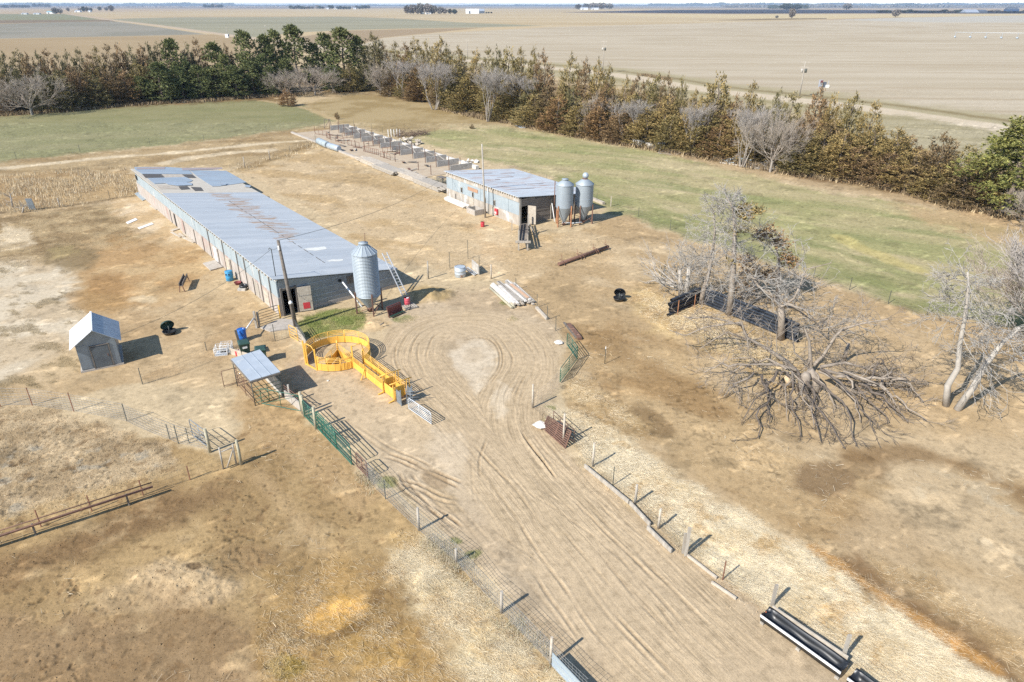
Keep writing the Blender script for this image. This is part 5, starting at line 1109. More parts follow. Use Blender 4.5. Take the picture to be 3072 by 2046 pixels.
p = G(1182, 410); o = thing('white_crate_stack', 'pale upright boards leaning beside the brush pile', 'boards', tuple(p))
for k in range(5): MB().box((-1.0 + k * .5, .1 * k, .6), (.12, .06, 1.2 + .15 * (k % 2))).build('board', M_WHITE, o)
p = G(984, 386); o = thing('wooden_stand', 'small leaning wooden frame at the green field corner', 'frame', tuple(p))
for a, b_ in (((-.7, 0, 0), (-.5, 0, 1.7)), ((.7, 0, 0), (.5, 0, 1.8)), ((-.6, 0, 1.6), (.6, 0, 1.7)), ((-.7, 0, .1), (.5, 0, 1.6))): MB().beam(a, b_, .09, .07).build('beam', M_DARKWOOD, o)
# ------------------------------------------------------------------ loose things round the yard
def drum(name, label, cat, pc, r, h, m_, tilt=(0, 0, 0), rim=True, group=None, open_=False):
    p = G(*pc); o = thing(name, label, cat, tuple(p), 0, group); o.rotation_euler = tilt
    prof = [(r * .94, 0), (r, .03), (r, h * .33), (r * 1.03, h * .35), (r, h * .37), (r, h * .64), (r * 1.03, h * .66), (r, h * .68), (r, h - .03), (r * .93, h)]
    MB().lathe(prof, (0, 0, 0), 20, cap0=True, cap1=not open_).build('body', m_, o)
    MB().lathe([(r * .95, h), (r * 1.02, h + .015), (r * .9, h + .02)], (0, 0, 0), 20).build('rim', m_, o); return o
b_ = drum('plastic_drum', 'bright blue plastic drum standing beside the green totes', 'drum', (729, 1021), .29, .86, M_BLUE); MB().tube((.12, .1, .86), (.12, .1, .9), .04, n=8).build('bung', M_WHITE, b_)
b_ = drum('plastic_drum', 'light blue drum standing against the long barn side wall', 'drum', (690, 841), .30, .84, M_LTBLUE)
for y in (-.12, .12): MB().box((y, -.29, .62), (.1, .03, .12)).build('hand_hole', M_DARK, b_)
o = thing('rubber_tub', 'low dark red feed tub by the barn side wall', 'tub', tuple(G(714, 853))); MB().lathe([(.2, 0), (.29, .2), (.31, .22), (.27, .2), (.19, .04), (.01, .04)], (0, 0, 0), 20, cap0=True).build('tub_body', mat('maroon_rubber', (.22, .05, .05), (.15, .035, .035)), o)
tq = G(731, 868); o = thing('tyre_stack', 'black tyre lying on a grey block by barn wall', 'tyre', tuple(tq))
MB().lathe([(.2, .17), (.31, .14), (.35, .22), (.35, .30), (.31, .36), (.2, .34), (.2, .17)], (0, .1, 0), 22).build('tyre', M_BLACK, o); MB().box((-.05, -.15, .09), (.62, .5, .18)).build('block', M_CONCGREY, o)
def tote(name, label, pc, rz_, plate):
    p = G(*pc); o = thing(name, label, 'wheelie bin', tuple(p), rz_)
    def tp(x0, y0, x1, y1, z0, z1):
        return MB().add([(-x0, -y0, z0), (x0, -y0, z0), (x0, y0, z0), (-x0, y0, z0), (-x1, -y1, z1), (x1, -y1, z1), (x1, y1, z1), (-x1, y1, z1)], [(3, 2, 1, 0), (4, 5, 6, 7), (0, 1, 5, 4), (1, 2, 6, 5), (2, 3, 7, 6), (3, 0, 4, 7)])
    tp(.26, .27, .33, .36, .08, .95).build('body', M_BINGREEN, o)
    m = tp(.36, .40, .36, .40, .95, 1.0); q = tp(.36, .40, .27, .30, 1.0, 1.06); m.add(q.v, q.f); m.build('lid', M_BINGREEN, o)
    for s in (-1, 1): MB().lathe([(.02, -.03), (.12, -.03), (.12, .03), (.02, .03)], (s * .27, .3, .12), 14, M=Matrix.Rotation(math.pi / 2, 3, 'Y')).build('wheel', M_BLACK, o)
    MB().tube((-.3, .43, .93), (.3, .43, .93), .02, n=6).build('handle', M_BINGREEN, o)
    if plate:
        MB().box((0, -.345, .74), (.3, .012, .16)).build('label_plate', M_WHITE, o)
    return o
tote('wheelie_bin', 'dark green wheeled bin with a white label beside the blue drum', (738, 1066), math.radians(28), True)
tote('wheelie_bin', 'green wheeled bin behind the pen shelter roof', (788, 1085), math.radians(20), False)
A_, B_ = G(692, 1062), G(750, 1080); o = thing('board_trough', 'low pale board wall beside the green totes', 'boards', tuple(A_))
bw(MB().beam(A_ + Vector((0, 0, .24)), B_ + Vector((0, 0, .24)), .05, .46), 'board', M_PLANK, o); bw(MB().beam(A_ + Vector((.25, .4, .1)), B_ + Vector((.1, .4, .1)), .3, .05), 'floor_board', M_PLANK, o)
o = drum('red_can', 'red fuel can standing before the low pale boards', 'fuel can', (714, 1066), .15, .34, M_RED); MB().tube((.05, 0, .34), (.14, 0, .46), .025, n=6).build('spout', M_BLACK, o)
o = thing('leaning_plank', 'dark plank leaning beside the blue drum', 'plank', tuple(G(719, 1034))); a = G(719, 1034); b2_ = AT((714, 1030), 706, 990)
bw(MB().beam(a, b2_, .16, .05), 'board', M_DARKWOOD, o)
rod('white_pipe', 'white plastic pipe leaning from the blue drum to a post', 'pipe', AT((731, 1019), 736, 990), AT((767, 982), 763, 952), .05, M_WHITE)
for i, (px_, py_, s_) in enumerate(((667, 1060, .8), (681, 1052, .7))):
    p = G(px_, py_); o = thing('wire_cage', ('white wire cage nearest the tool shed beside the totes', 'smaller white wire cage touching the low pale boards')[i], 'cage', tuple(p), .2, 'white wire cages'); cgm = MB()
    for x in (-.5, .5):
        for y in (-.5, .5): cgm.tube((x * s_, y * s_, 0), (x * s_, y * s_, .55), .02, n=4)
    for k in range(8):
        f = -.5 + k / 7
        for y in (-.5, .5): cgm.tube((f * s_, y * s_, .02), (f * s_, y * s_, .55), .009, n=3); cgm.tube((y * s_, f * s_, .02), (y * s_, f * s_, .55), .009, n=3)
    for z in (.03, .2, .38, .55): cgm.path([(-.5 * s_, -.5 * s_, z), (.5 * s_, -.5 * s_, z), (.5 * s_, .5 * s_, z), (-.5 * s_, .5 * s_, z), (-.5 * s_, -.5 * s_, z)], .011, 4)
    cgm.build('cage_wire', M_WHITE, o); MB().box((0, 0, .03), (s_, s_, .05)).build('tray', M_GREYGATE, o)
# wall of pale boards from pole to tub, with pipes along its top
A_, B_ = G(894, 1003), G(921, 1047); o = thing('board_wall', 'low weathered board wall between utility pole and round tub', 'wall', tuple(A_))
bw(MB().beam(A_ + Vector((0, 0, .3)), B_ + Vector((0, 0, .3)), .06, .58), 'boarding', M_CONC, o)
for z in (.72, .86, 1.0): bw(MB().tube(A_ + Vector((-.2, .3, z)), B_ + Vector((0, 0, z)), .022, n=5), 'rail', M_TPOST, o)
A_, B_ = foot[1] + Vector((.15, -.1, 0)), G(908, 1236); o = thing('board_wall', 'low concrete grey wall with rusty rails beside the pen shelter', 'wall', tuple(A_))
bw(MB().beam(A_ + Vector((0, 0, .28)), B_ + Vector((0, 0, .28)), .08, .56), 'boarding', M_CONC, o)
for z in (.74, .92): bw(MB().tube(A_ + Vector((0, 0, z)), B_ + Vector((0, 0, z)), .022, n=5), 'rail', M_RUST, o)
q_ = A_.lerp(B_, .3); bw(MB().box(q_ + Vector((0, 0, .6)), (.09, .09, 1.2)), 'post', M_CONCGREY, o)
# slabs
def slab_obj(name, label, pts, h, m_, cat='slab'):
    P = [G(*p) for p in pts]; o = thing(name, label, cat, tuple(P[0])); P = [p + Vector((0, 0, h)) for p in P]
    if (P[1] - P[0]).cross(P[2] - P[0]).z < 0: P.reverse()
    bw(MB().slab(P, h + .04), 'slab', m_, o); return o
slab_obj('concrete_slab', 'concrete pad in front of the long barn doorway', [(781, 985), (843, 958), (880, 961), (890, 985), (812, 997)], .08, M_CONC)
slab_obj('concrete_slab', 'pale concrete pad beside the long barn side wall', [(609, 792), (646, 783), (669, 803), (632, 813)], .1, M_CONC)
slab_obj('metal_sheet', 'left one of two white metal sheets lying in the yard', [(378, 668), (407, 655), (413, 660), (385, 672)], .05, M_WHITE, 'sheet')
slab_obj('metal_sheet', 'longer white metal sheet lying nearer the barn wall', [(413, 684), (455, 669), (461, 673), (419, 688)], .05, M_WHITE, 'sheet')
slab_obj('metal_sheet', 'bluish bent sheet lying at the far barn corner', [(404, 582), (418, 577), (443, 598), (428, 603)], .08, M_PB, 'sheet')
slab_obj('metal_sheet', 'grey sheet lying on a bare patch far behind the pens', [(1538, 372), (1556, 372), (1578, 384), (1560, 384)], .06, M_GALV, 'sheet')
for i, (a, b_, w_) in enumerate((((515, 694), (543, 685), .45), ((514, 698), (542, 713), .2), ((538, 702), (553, 712), .2), ((549, 699), (577, 722), .15), ((551, 714), (584, 729), .3), ((452, 617), (473, 630), .35))):
    A_, B_ = G(*a), G(*b_); o = MB().beam(Vector((0, 0, .06)), B_ - A_ + Vector((0, 0, .06)), w_, .08).build('fallen_board', M_PLANK); o.location = A_
    tag(o, ('wide pale board lying square to the long barn wall', 'long pale board lying left of the wide board', 'short pale board in the scattered boards by barn', 'narrow board leaning close along the barn wall', 'thick pale board nearest the camera by the barn wall', 'lone grey board by the far barn wall')[i], 'board', 'boards fallen beside the long barn')
# dark feed trough on legs, hooded feeders
A_, B_ = G(547, 876), G(561, 845); o = thing('raised_trough', 'narrow dark wooden trough on legs in the left yard', 'trough', tuple(A_)); d = (B_ - A_).normalized(); n = Vector((-d.y, d.x, 0))
for s in (-1, 1): bw(MB().beam(A_ + n * .13 * s + Vector((0, 0, .62)), B_ + n * .13 * s + Vector((0, 0, .62)), .05, .26), 'side_board', M_DARKWOOD, o)
bw(MB().beam(A_ + Vector((0, 0, .52)), B_ + Vector((0, 0, .52)), .22, .05), 'bottom_board', M_DARKWOOD, o)
for p in (A_, B_):
    for s in (-1, 1): bw(MB().beam(p + n * .2 * s, p + n * .1 * s + Vector((0, 0, .55)), .06, .05), 'leg', M_RUST, o)
def feeder(label, pc, rz_):
    p = G(*pc); o = thing('mineral_feeder', label, 'mineral feeder', tuple(p), rz_)
    MB().lathe([(.36, 0), (.46, .22), (.48, .25), (.42, .24), (.32, .06), (.01, .05)], (0, 0, 0), 24, cap0=True).build('tub', M_BLACK, o)
    h = MB().lathe([(.46, 0), (.47, .02), (.42, .13), (.27, .23), (.02, .27)], (0, 0, 0), 24).build('hood', M_BINGREEN if 'left' in label else M_BLACK, o); h.location = (0, .30, .52); h.rotation_euler = (math.radians(-62), 0, 0)
    MB().tube((0, 0, .05), (0, .02, .6), .03, n=6).build('pivot', M_TPOST, o); return o
feeder('dark hooded mineral feeder tub in the left yard near the tool shed', (510, 1001), math.radians(38))
feeder('black hooded mineral feeder tub alone on the bare right yard', (1857, 901), math.radians(-14))
# ladder
Fl = G(1216, 890); Cn = G(1176, 806, 1.78); T_ = Fl + (Cn - Fl) * 1.58; lad = thing('ladder', 'aluminium ladder leaning on the long barn corner behind the bin', 'ladder', tuple(Fl)); sdv = Vector((.62, .45, 0)).normalized() * .20
for s in (-1, 1): bw(MB().beam(Fl + sdv * s, T_ + sdv * s, .055, .085, up=(.5, -.6, .6)), 'stile', M_ALU, lad)
for i in range(1, 15): q = Fl.lerp(T_, i / 15); bw(MB().beam(q - sdv, q + sdv, .04, .04), 'rung', M_ALU, lad)
# red slatted rack, pallet, bucket
A_, B_ = G(1169, 954), G(1209, 937); rk = thing('slatted_rack', 'dark red slatted feed rack standing by the ribbed bin', 'feed rack', tuple(A_)); d = (B_ - A_).normalized(); n = Vector((-d.y, d.x, 0)); hh = .78
M_RACK = mat('dark_red_paint', (.20, .05, .04), (.13, .035, .03), 5, .7); up_ = n * .25 + Vector((0, 0, hh))
for f in (0, 1): bw(MB().beam(A_.lerp(B_, f), A_.lerp(B_, f) + up_, .06, .06), 'frame_post', M_RUST, rk)
for z in (.12, .62, 1.0): bw(MB().beam(A_ + up_ * z, B_ + up_ * z, .06, .06), 'frame_rail', M_RACK, rk)
for i in range(1, 10): q = A_.lerp(B_, i / 10); bw(MB().beam(q + up_ * .12, q + up_ * .9, .07, .03), 'slat', M_RACK, rk)
bw(MB().beam(A_ + n * .02 + up_ * .5, B_ + n * .02 + up_ * .5, .02, .7), 'back_board', M_RACK, rk)
bw(MB().beam(A_ - n * .12 + Vector((0, 0, .14)), B_ - n * .12 + Vector((0, 0, .14)), .2, .05), 'trough', M_BINGREEN, rk)
p = G(1228, 922); pal = thing('wooden_pallet', 'grey wooden pallet under the faded red bucket', 'pallet', tuple(p), .6)
for i in range(6): MB().box((-.45 + i * .18, 0, .125), (.12, .95, .03)).build('deck_board', M_WOOD, pal)
for y in (-.42, 0, .42): MB().box((0, y, .055), (1.0, .09, .11)).build('bearer', M_WOOD, pal)
bk = drum('bucket', 'faded red bucket standing on the pallet', 'bucket', (1222, 917), .235, .52, M_PINKRED, open_=True); bk.location.z = .15
MB().box((.05, 0, .5), (.18, .2, .05)).build('rag', M_WHITE, bk)
rod('black_hose', 'short black hose hanging over the pallet edge', 'hose', p + Vector((.2, -.3, .3)), p + Vector((.05, -.6, .05)), .035, M_BLACK)
rod('dead_branch', 'dark broken branch on the pale chip heap by the bin', 'branch', G(1140, 975, .22), G(1152, 968, .35), .05, M_DARKWOOD)
# water drum, grey panel and ramp in the middle yard
dm = drum('water_drum', 'rust stained galvanised drum in the middle yard fence', 'drum', (1381, 829), .48, .88, mat('rusty_drum', (.48, .52, .54), (.38, .42, .45), 1.5, .5, .2, spots=(.36, .17, .09), spot_scale=1.2, spot_at=.58))
A_, B_ = G(1417, 806), G(1437, 825); o = thing('grey_panel', 'grey board panel standing beside the rusty drum', 'panel', tuple(A_)); bw(MB().beam(A_ + Vector((0, 0, .45)), B_ + Vector((0, 0, .45)), .08, .8), 'board', M_CONCGREY, o)
A_, B_ = G(1398, 803, .5), G(1428, 824, .06); o = thing('folding_ramp', 'slatted metal ramp lying between drum and grey panel', 'ramp', tuple(A_)); dd_ = (B_ - A_); sd_ = Vector((-dd_.y, dd_.x, 0)).normalized() * .22
for s in (-1, 1): bw(MB().beam(A_ + sd_ * s, B_ + sd_ * s, .05, .06), 'stile', M_GREYGATE, o)
for i in range(9): q = A_.lerp(B_, (i + .5) / 9); bw(MB().beam(q - sd_, q + sd_, .07, .03), 'slat', M_GREYGATE, o)
# lumber pile, beam
p0_, p1_ = G(1504, 857), G(1574, 918); ang_ = math.atan2(p1_.y - p0_.y, p1_.x - p0_.x); mid_ = (p0_ + p1_) / 2
o = thing('lumber_pile', 'long pale pile of old posts and planks beside the turning loop', 'lumber pile', tuple(mid_), ang_); r = random.Random(5); LL = (p1_ - p0_).length
for k in range(3):
    for j in range(11 - 2 * k):
        y = -1.15 + j * .22 + k * .2 + r.uniform(-.03, .03); m_ = (M_PLANK, M_PLANK, M_STONE, M_WOOD)[r.randrange(4)]
        if j < 3 and k == 0: MB().tube((-LL / 2 + r.uniform(-.2, .5), y, .11), (LL / 2 + r.uniform(-.4, .2), y, .11), .10, n=8).build('post', M_POST, o)
        else: MB().box((r.uniform(-.35, .35), y, .08 + k * .12), (LL * r.uniform(.82, 1.0), .2, .1), rz=r.uniform(-.03, .03)).build('plank', m_, o)
MB().box((.2, .5, .42), (LL * .7, .22, .03), rz=.02).build('orange_plank', mat('orange_board', (.58, .36, .22), (.48, .30, .19), 4, .8), o)
def beam_obj(name, label, cat, A, B, w_, h_, m_, z=None, group=None):
    A, B = G(*A), G(*B); z = h_ / 2 + .01 if z is None else z; o = MB().beam((0, 0, z), (B - A) + Vector((0, 0, z)), w_, h_).build(name, m_); o.location = A; return tag(o, label, cat, group)
beam_obj('timber', 'pale timber lying between lumber pile and fence stakes', 'timber', (1609, 926), (1641, 960), .2, .18, M_PLANK)
beam_obj('timber', 'rusty dark beam lying above the angled green gate', 'timber', (1706, 977), (1740, 1020), .28, .2, M_RUST)
beam_obj('timber', 'thin brown board lying beside the rusty beam', 'timber', (1692, 970), (1729, 1016), .14, .1, M_DARKWOOD)
beam_obj('timber', 'pale long timber on the ground right of twin bins', 'timber', (1772, 598), (1811, 614), .35, .3, M_PLANK)
for i, (a, b_) in enumerate((((1753.7, 1403), (1886, 1512)), ((1889, 1514), (1950, 1580)), ((1941, 1588), (2014, 1660)), ((2062, 1670), (2150, 1738)), ((2134, 1750), (2208, 1800)))):
    beam_obj('ground_board', ('long grey board on edge under the straw side fence, uppermost', 'grey ground board below the uppermost one along the fence', 'short grey board at the green tufts by the fence', 'pale board half buried in straw past the double post', 'pale lowest ground board before the black bunk')[i], 'board', a, b_, .07, .22 if i < 3 else .12, M_WOOD if i < 3 else M_PLANK, group='boards along the fence foot')
# drill pipe
A_, B_ = G(1676, 792, .2), G(1824, 740, .25); o = thing('drill_pipe', 'rusty pipe with clamped rods lying in the middle yard', 'pipe', tuple(A_)); bw(MB().tube(A_, B_, .16, n=10), 'pipe', M_RUST, o); d = (B_ - A_).normalized(); n = Vector((-d.y, d.x, 0))
for f in (.07, .4, .46, .72, .76, .97):
    q = A_.lerp(B_, f); bw(MB().path([q + n * .35 + Vector((0, 0, .25)), q + Vector((0, 0, .2)), q - n * .35 + Vector((0, 0, -.15))], .035, 5), 'clamp_rod', M_RUST, o)
for f in (.07, .38, .7, .96): q = A_.lerp(B_, f); bw(MB().tube(q, q + Vector((-.1, .05, .75)), .02, n=5), 'stake', M_RUSTPOST, o)
# leaning rusty panel, rocks
L0, L1, U0, U1 = G(1628, 1286), G(1695, 1346), AT((1640, 1278), 1643.9, 1247.5), AT((1705, 1335), 1714, 1293.7)
o = thing('livestock_panel', 'rusty barred panel leaning back against a fence post', 'panel', tuple(L0))
for f in (0, .5, 1): bw(MB().beam(L0.lerp(L1, f), U0.lerp(U1, f), .06, .05), 'upright', M_RUST, o)
for i in range(9): f = i / 8; bw(MB().tube(L0.lerp(U0, .04 + f * .94), L1.lerp(U1, .04 + f * .94), .042, n=6), 'bar', M_RUST, o)
L0, L1 = G(1660, 1272), G(1722, 1330); o = thing('livestock_panel', 'second rusty panel standing behind the leaning one', 'panel', tuple(L0)); bw(panel(MB(), L0, L1, (.1, .35, .6, .85), .02, 4), 'panel_frame', M_RUST, o)
def rock(label, pc, s, seed):
    r = random.Random(seed); p = G(*pc); m = MB(); n = 8; prof = [(.55, 0), (.95, .15), (1, .4), (.7, .75), (.25, .92)]
    for rr_, z in prof:
        for k in range(n): a = 6.283 * k / n; q = rr_ * s * r.uniform(.75, 1.15); m.v.append((q * math.cos(a), q * math.sin(a) * .8, z * s * .8 * r.uniform(.85, 1.1)))
    for i in range(len(prof) - 1):
        for k in range(n): m.f.append((i * n + k, i * n + (k + 1) % n, (i + 1) * n + (k + 1) % n, (i + 1) * n + k)); m.sm.append(False)
    m.f.append(tuple(range((len(prof) - 1) * n, len(prof) * n))); m.sm.append(False)
    o = m.build('rock', M_STONE); o.location = p; tag(o, label, 'rock')
rock('big white rock beside the leaning rusty panel', (1621, 1281), .42, 1); rock('white rock by the angled green gate', (1676, 1031), .33, 2)
rock('small stone left of the shelter pen shadow on the drive', (984, 1143), .08, 3)
# black feed bunks along the fence and their rail
def feed_trough(label, A, B, seed):
    A, B = G(*A), G(*B); rz_, L = frame(A, B); o = thing('feed_bunk', label, 'feed bunk', tuple(A), rz_, 'black feed bunks'); m = MB(); n = 26; W_ = .25; sec = [(-W_, .46), (-W_ * .92, .30), (-W_ * .62, .19), (0, .155), (W_ * .62, .19), (W_ * .92, .30), (W_, .46), (W_ + .05, .47), (W_ + .05, .40), (W_ * .95, .12), (0, .09), (-W_ * .95, .12), (-W_ - .05, .40), (-W_ - .05, .47)]
    r = random.Random(seed); k = len(sec)
    for i in range(n + 1):
        f = i / n; e = min(1, min(f, 1 - f) * 14); w_ = 1 + .05 * math.sin(f * 9 + seed)
        for j, (y, z) in enumerate(sec):
            zz = z + (.24 * (1 - e) if 1 <= j <= 5 else 0) + (.02 * math.sin(f * 17 + seed * 2) if 2 <= j <= 4 else 0)
            m.v.append((f * L, y * w_ if j < 7 else y * w_, zz))
    for i in range(n):
        for j in range(k): m.f.append((i * k + j, (i + 1) * k + j, (i + 1) * k + (j + 1) % k, i * k + (j + 1) % k)); m.sm.append(True)
    m.f.append(tuple(range(k))); m.sm.append(False); m.f.append(tuple(reversed(range(n * k, n * k + k)))); m.sm.append(False)
    m.build('trough', M_BLACK, o)
    MB().beam((0, -W_ - .06, .42), (L, -W_ - .06, .42), .03, .10).build('edge_rail', M_WHITE, o)
    for f in (.03, .5, .97): MB().box((L * f, 0, .05), (.14, .56, .1)).build('foot', M_WOOD, o)
feed_trough('complete black plastic feed bunk beside the wooden rail', (2290, 1858), (2528, 2030), 1)
feed_trough('second black bunk running out of the frame', (2548, 2046), (2770, 2210), 2)
beam_obj('bunk_rail', 'pale board rail behind the complete black bunk', 'rail', (2312, 1846), (2536, 2000), .06, .18, M_PLANK, .42)
rod('survey_flag', 'tiny orange stake at the bunk corner', 'stake', G(2298, 1836), G(2298, 1836, .75), .018, mat('orange_plastic', (.75, .20, .06)), 5)
# blue grey sheet wall at the bottom edge
A_, B_ = G(1656, 2000), G(1840, 2200); o = thing('sheet_barrier', 'grey blue metal sheet wired to the fence at the bottom edge', 'barrier', tuple(A_)); bw(MB().beam(A_ + Vector((0, 0, .38)), B_ + Vector((0, 0, .38)), .03, .66), 'sheet', M_PB, o)
for z in (.2, .5): bw(MB().beam(A_ + Vector((-.02, -.03, z)), B_ + Vector((-.02, -.03, z)), .03, .03), 'rib', M_GALV, o)
# b2 front clutter
lumber('white trough boards lying along the short barn wall', (1370, 612), 5.2, .9, 3, rz2, M_STONE, 2, 4, 'boards', .15, .14)
p = G(1426, 640); o = thing('water_tank', 'square concrete water tank before the short barn', 'water tank', tuple(p), rz2)
for x, y, dx, dy in ((0, -.55, 1.7, .12), (0, .55, 1.7, .12), (-.8, 0, .12, 1.0), (.8, 0, .12, 1.0)): MB().box((x, y, .3), (dx, dy, .6)).build('tank_side', M_CONC, o)
MB().box((0, 0, .1), (1.5, 1.0, .2)).build('tank_floor', M_DARKWOOD, o)
drum('bucket', 'small red bucket on the path by short barn', 'bucket', (1448, 680), .2, .5, M_RED, open_=True)
o = thing('wall_feeder', 'red metal box fixed low on the short barn wall', 'wall box', tuple(wmat(b2) @ Vector((L2 * .27, .12, .0))), rz2); MB().box((0, 0, .65), (.5, .2, .6)).build('box', M_RED, o); MB().box((0, .11, .55), (.3, .03, .2)).build('opening', M_WHITE, o)
# loading chute
C0 = G(1569, 751); dC = (wmat(b2) @ Vector((0, -.75, 0))) - C0; dC.z = 0; Lc = dC.length; chute = thing('loading_chute', 'weathered wooden loading chute with four posts at the short barn door', 'loading chute', tuple(C0), math.atan2(dC.y, dC.x))
for x, y, h in ((0, .42, 1.95), (0, -.42, 1.55), (Lc * .55, .45, 2.1), (Lc * .55, -.45, 2.1), (Lc * .95, -.45, 1.3)): MB().box((x, y, h / 2), (.15, .14, h)).build('post', M_WOOD, chute)
MB().box((-.12, 0, .88), (.14, 1.45, .2)).build('cross_beam', M_WOOD, chute)
MB().slab([Vector((-.05, -.4, .85)), Vector((Lc, -.4, .15)), Vector((Lc, .4, .15)), Vector((-.05, .4, .85))], .06).build('ramp_floor', M_DARKWOOD, chute)
for i in range(7): MB().beam((.3 + i * .5, -.4, .82 - i * .5 * .7 / Lc), (.3 + i * .5, .4, .82 - i * .5 * .7 / Lc), .07, .05).build('cleat', M_PLANK, chute)
for s in (-1, 1):
    for z in (1.0, 1.3): MB().beam((.0, .43 * s, z), (Lc * .9, .43 * s, z - .55), .04, .2).build('side_board', M_DARKWOOD, chute)
MB().beam((Lc * .6, -.5, 1.2), (Lc * .45, -1.3, .0), .08, .06).build('brace', M_WOOD, chute)
# windbreak of black pipes
W0, W1, W3 = G(2006, 948), G(2096, 909), G(2388, 1026)
def pipe_stack(label, A, B, n, r, ends, seed):
    A, B = Vector(A), Vector(B); o = thing('pipe_stack', label, 'pipe stack', tuple(A), 0, 'stacked black pipes'); d = (B - A).normalized(); rr_ = random.Random(seed); nn = Vector((-d.y, d.x, 0))
    for k in range(n):
        z = r + k * r * 1.92; off = rr_.uniform(-.2, .25); m = MB(); a, b_ = A + d * off + nn * (.06 * (k % 2)) + Vector((0, 0, z)), B + d * rr_.uniform(-.1, .15) + nn * (.06 * (k % 2)) + Vector((0, 0, z))
        ring_ = [(r, 0), (r, 0)]; m.path([a, b_], r, 14, caps=False); m.path([b_, b_ - d * .01, a + d * .01, a], [r * .86] * 4, 14, caps=False)
        pb = bw(m, 'pipe', M_BLACKTUBE, o)
    return o
pipe_stack('short black pipe stack left of the corner trunk', W0, W1, 6, .115, True, 1)
pipe_stack('long black pipe stack running behind the dead trunks', W1 + Vector((.25, -.1, 0)), W3, 6, .12, True, 2)
for b, ty in (((2031, 943), 899), ((2081, 921), 882)): p = G(*b); o = MB().box((0, 0, HT(b, ty) / 2), (.05, .04, HT(b, ty))).build('steel_stake', M_LEGORANGE); o.location = p + Vector((0, -.12, 0)); tag(o, 'orange stake at the open end of the short pipe stack' if b[0] < 2050 else 'orange stake close to the pipe corner trunk', 'stake')
corner_post((1814, 1092), 1041, .022, M_TPOST, 'steel_post', 'lone steel post with white tip on the bare right yard'); p = G(1814, 1092); 
o = MB().box((0, 0, 0), (.045, .045, .16)).build('post_cap', M_WHITE); tp_ = [x for x in COL.objects if x.name.startswith('steel_post')][-1]; o.parent = tp_; o.location = (0, 0, HT((1814, 1092), 1041) - .05)
corner_post((1739, 1142), 1139, .03, M_TPOST, 'stake_stub', 'dark stub in the straw below the green gate', 'stake')
# grey board and stumps in the weeds at left
o = MB().box((0, 0, .7), (.75, .06, 1.3), M=Matrix.Rotation(.15, 3, 'X')).build('leaning_sheet', M_STEEL); o.location = G(97, 630); tag(o, 'grey sheet leaning on the weedy left fence', 'sheet')
# ------------------------------------------------------------------ trees
def leaf_mat(name, stops, rough=.75, ns=.55):
    m, t, b = nmat(name); g = t.nodes.new('ShaderNodeNewGeometry')
    r = ramp(t, g.outputs['Random Per Island'], [(i / (len(stops) - 1), c) for i, c in enumerate(stops)])
    n = ramp(t, noise(t, coords(t), ns, 3), [(.32, (.72, .72, .70)), (.66, (1.22, 1.2, 1.15))])
    oi = t.nodes.new('ShaderNodeObjectInfo'); o_ = ramp(t, oi.outputs['Random'], [(0, (.92, .98, .98)), (1, (1.32, 1.24, 1.2))])
    c = mix(t, 1.0, r.outputs[0], n.outputs[0], 'MULTIPLY'); c = mix(t, 1.0, c, o_.outputs[0], 'MULTIPLY')
    t.links.new(c, b.inputs['Base Color']); b.inputs['Roughness'].default_value = rough; b.inputs['Specular IOR Level'].default_value = .25
    return m
ML = {
 'cg': leaf_mat('cedar_dark_green', [(.055, .058, .03), (.145, .132, .058), (.205, .17, .08), (.115, .108, .052)]),
 'co': leaf_mat('cedar_olive', [(.07, .06, .025), (.225, .175, .066), (.30, .22, .092), (.15, .122, .05)]),
 'cb': leaf_mat('cedar_brown', [(.075, .052, .03), (.19, .125, .062), (.265, .178, .092), (.14, .102, .054)]),
 'cr': leaf_mat('cedar_rust', [(.09, .056, .028), (.20, .122, .054), (.265, .168, .08), (.14, .09, .042)]),
 'pn': leaf_mat('pine_green', [(.05, .068, .028), (.135, .152, .058), (.19, .195, .076), (.105, .128, .05)]),
 'pl': leaf_mat('pine_bright_green', [(.058, .072, .024), (.165, .178, .052), (.24, .23, .075), (.13, .145, .044)])}
M_BARK = mat('bark', (.20, .155, .115), (.11, .085, .065), 4, .95)
M_BARKGREY = mat('grey_bark', (.34, .30, .25), (.23, .20, .17), 3, .9)
M_TWIGTAN = mat('tan_twigs', (.38, .32, .26), (.28, .235, .185), 1.2, .95); M_TWIGGREY = mat('grey_twigs', (.37, .33, .29), (.27, .24, .21), 1.2, .95)
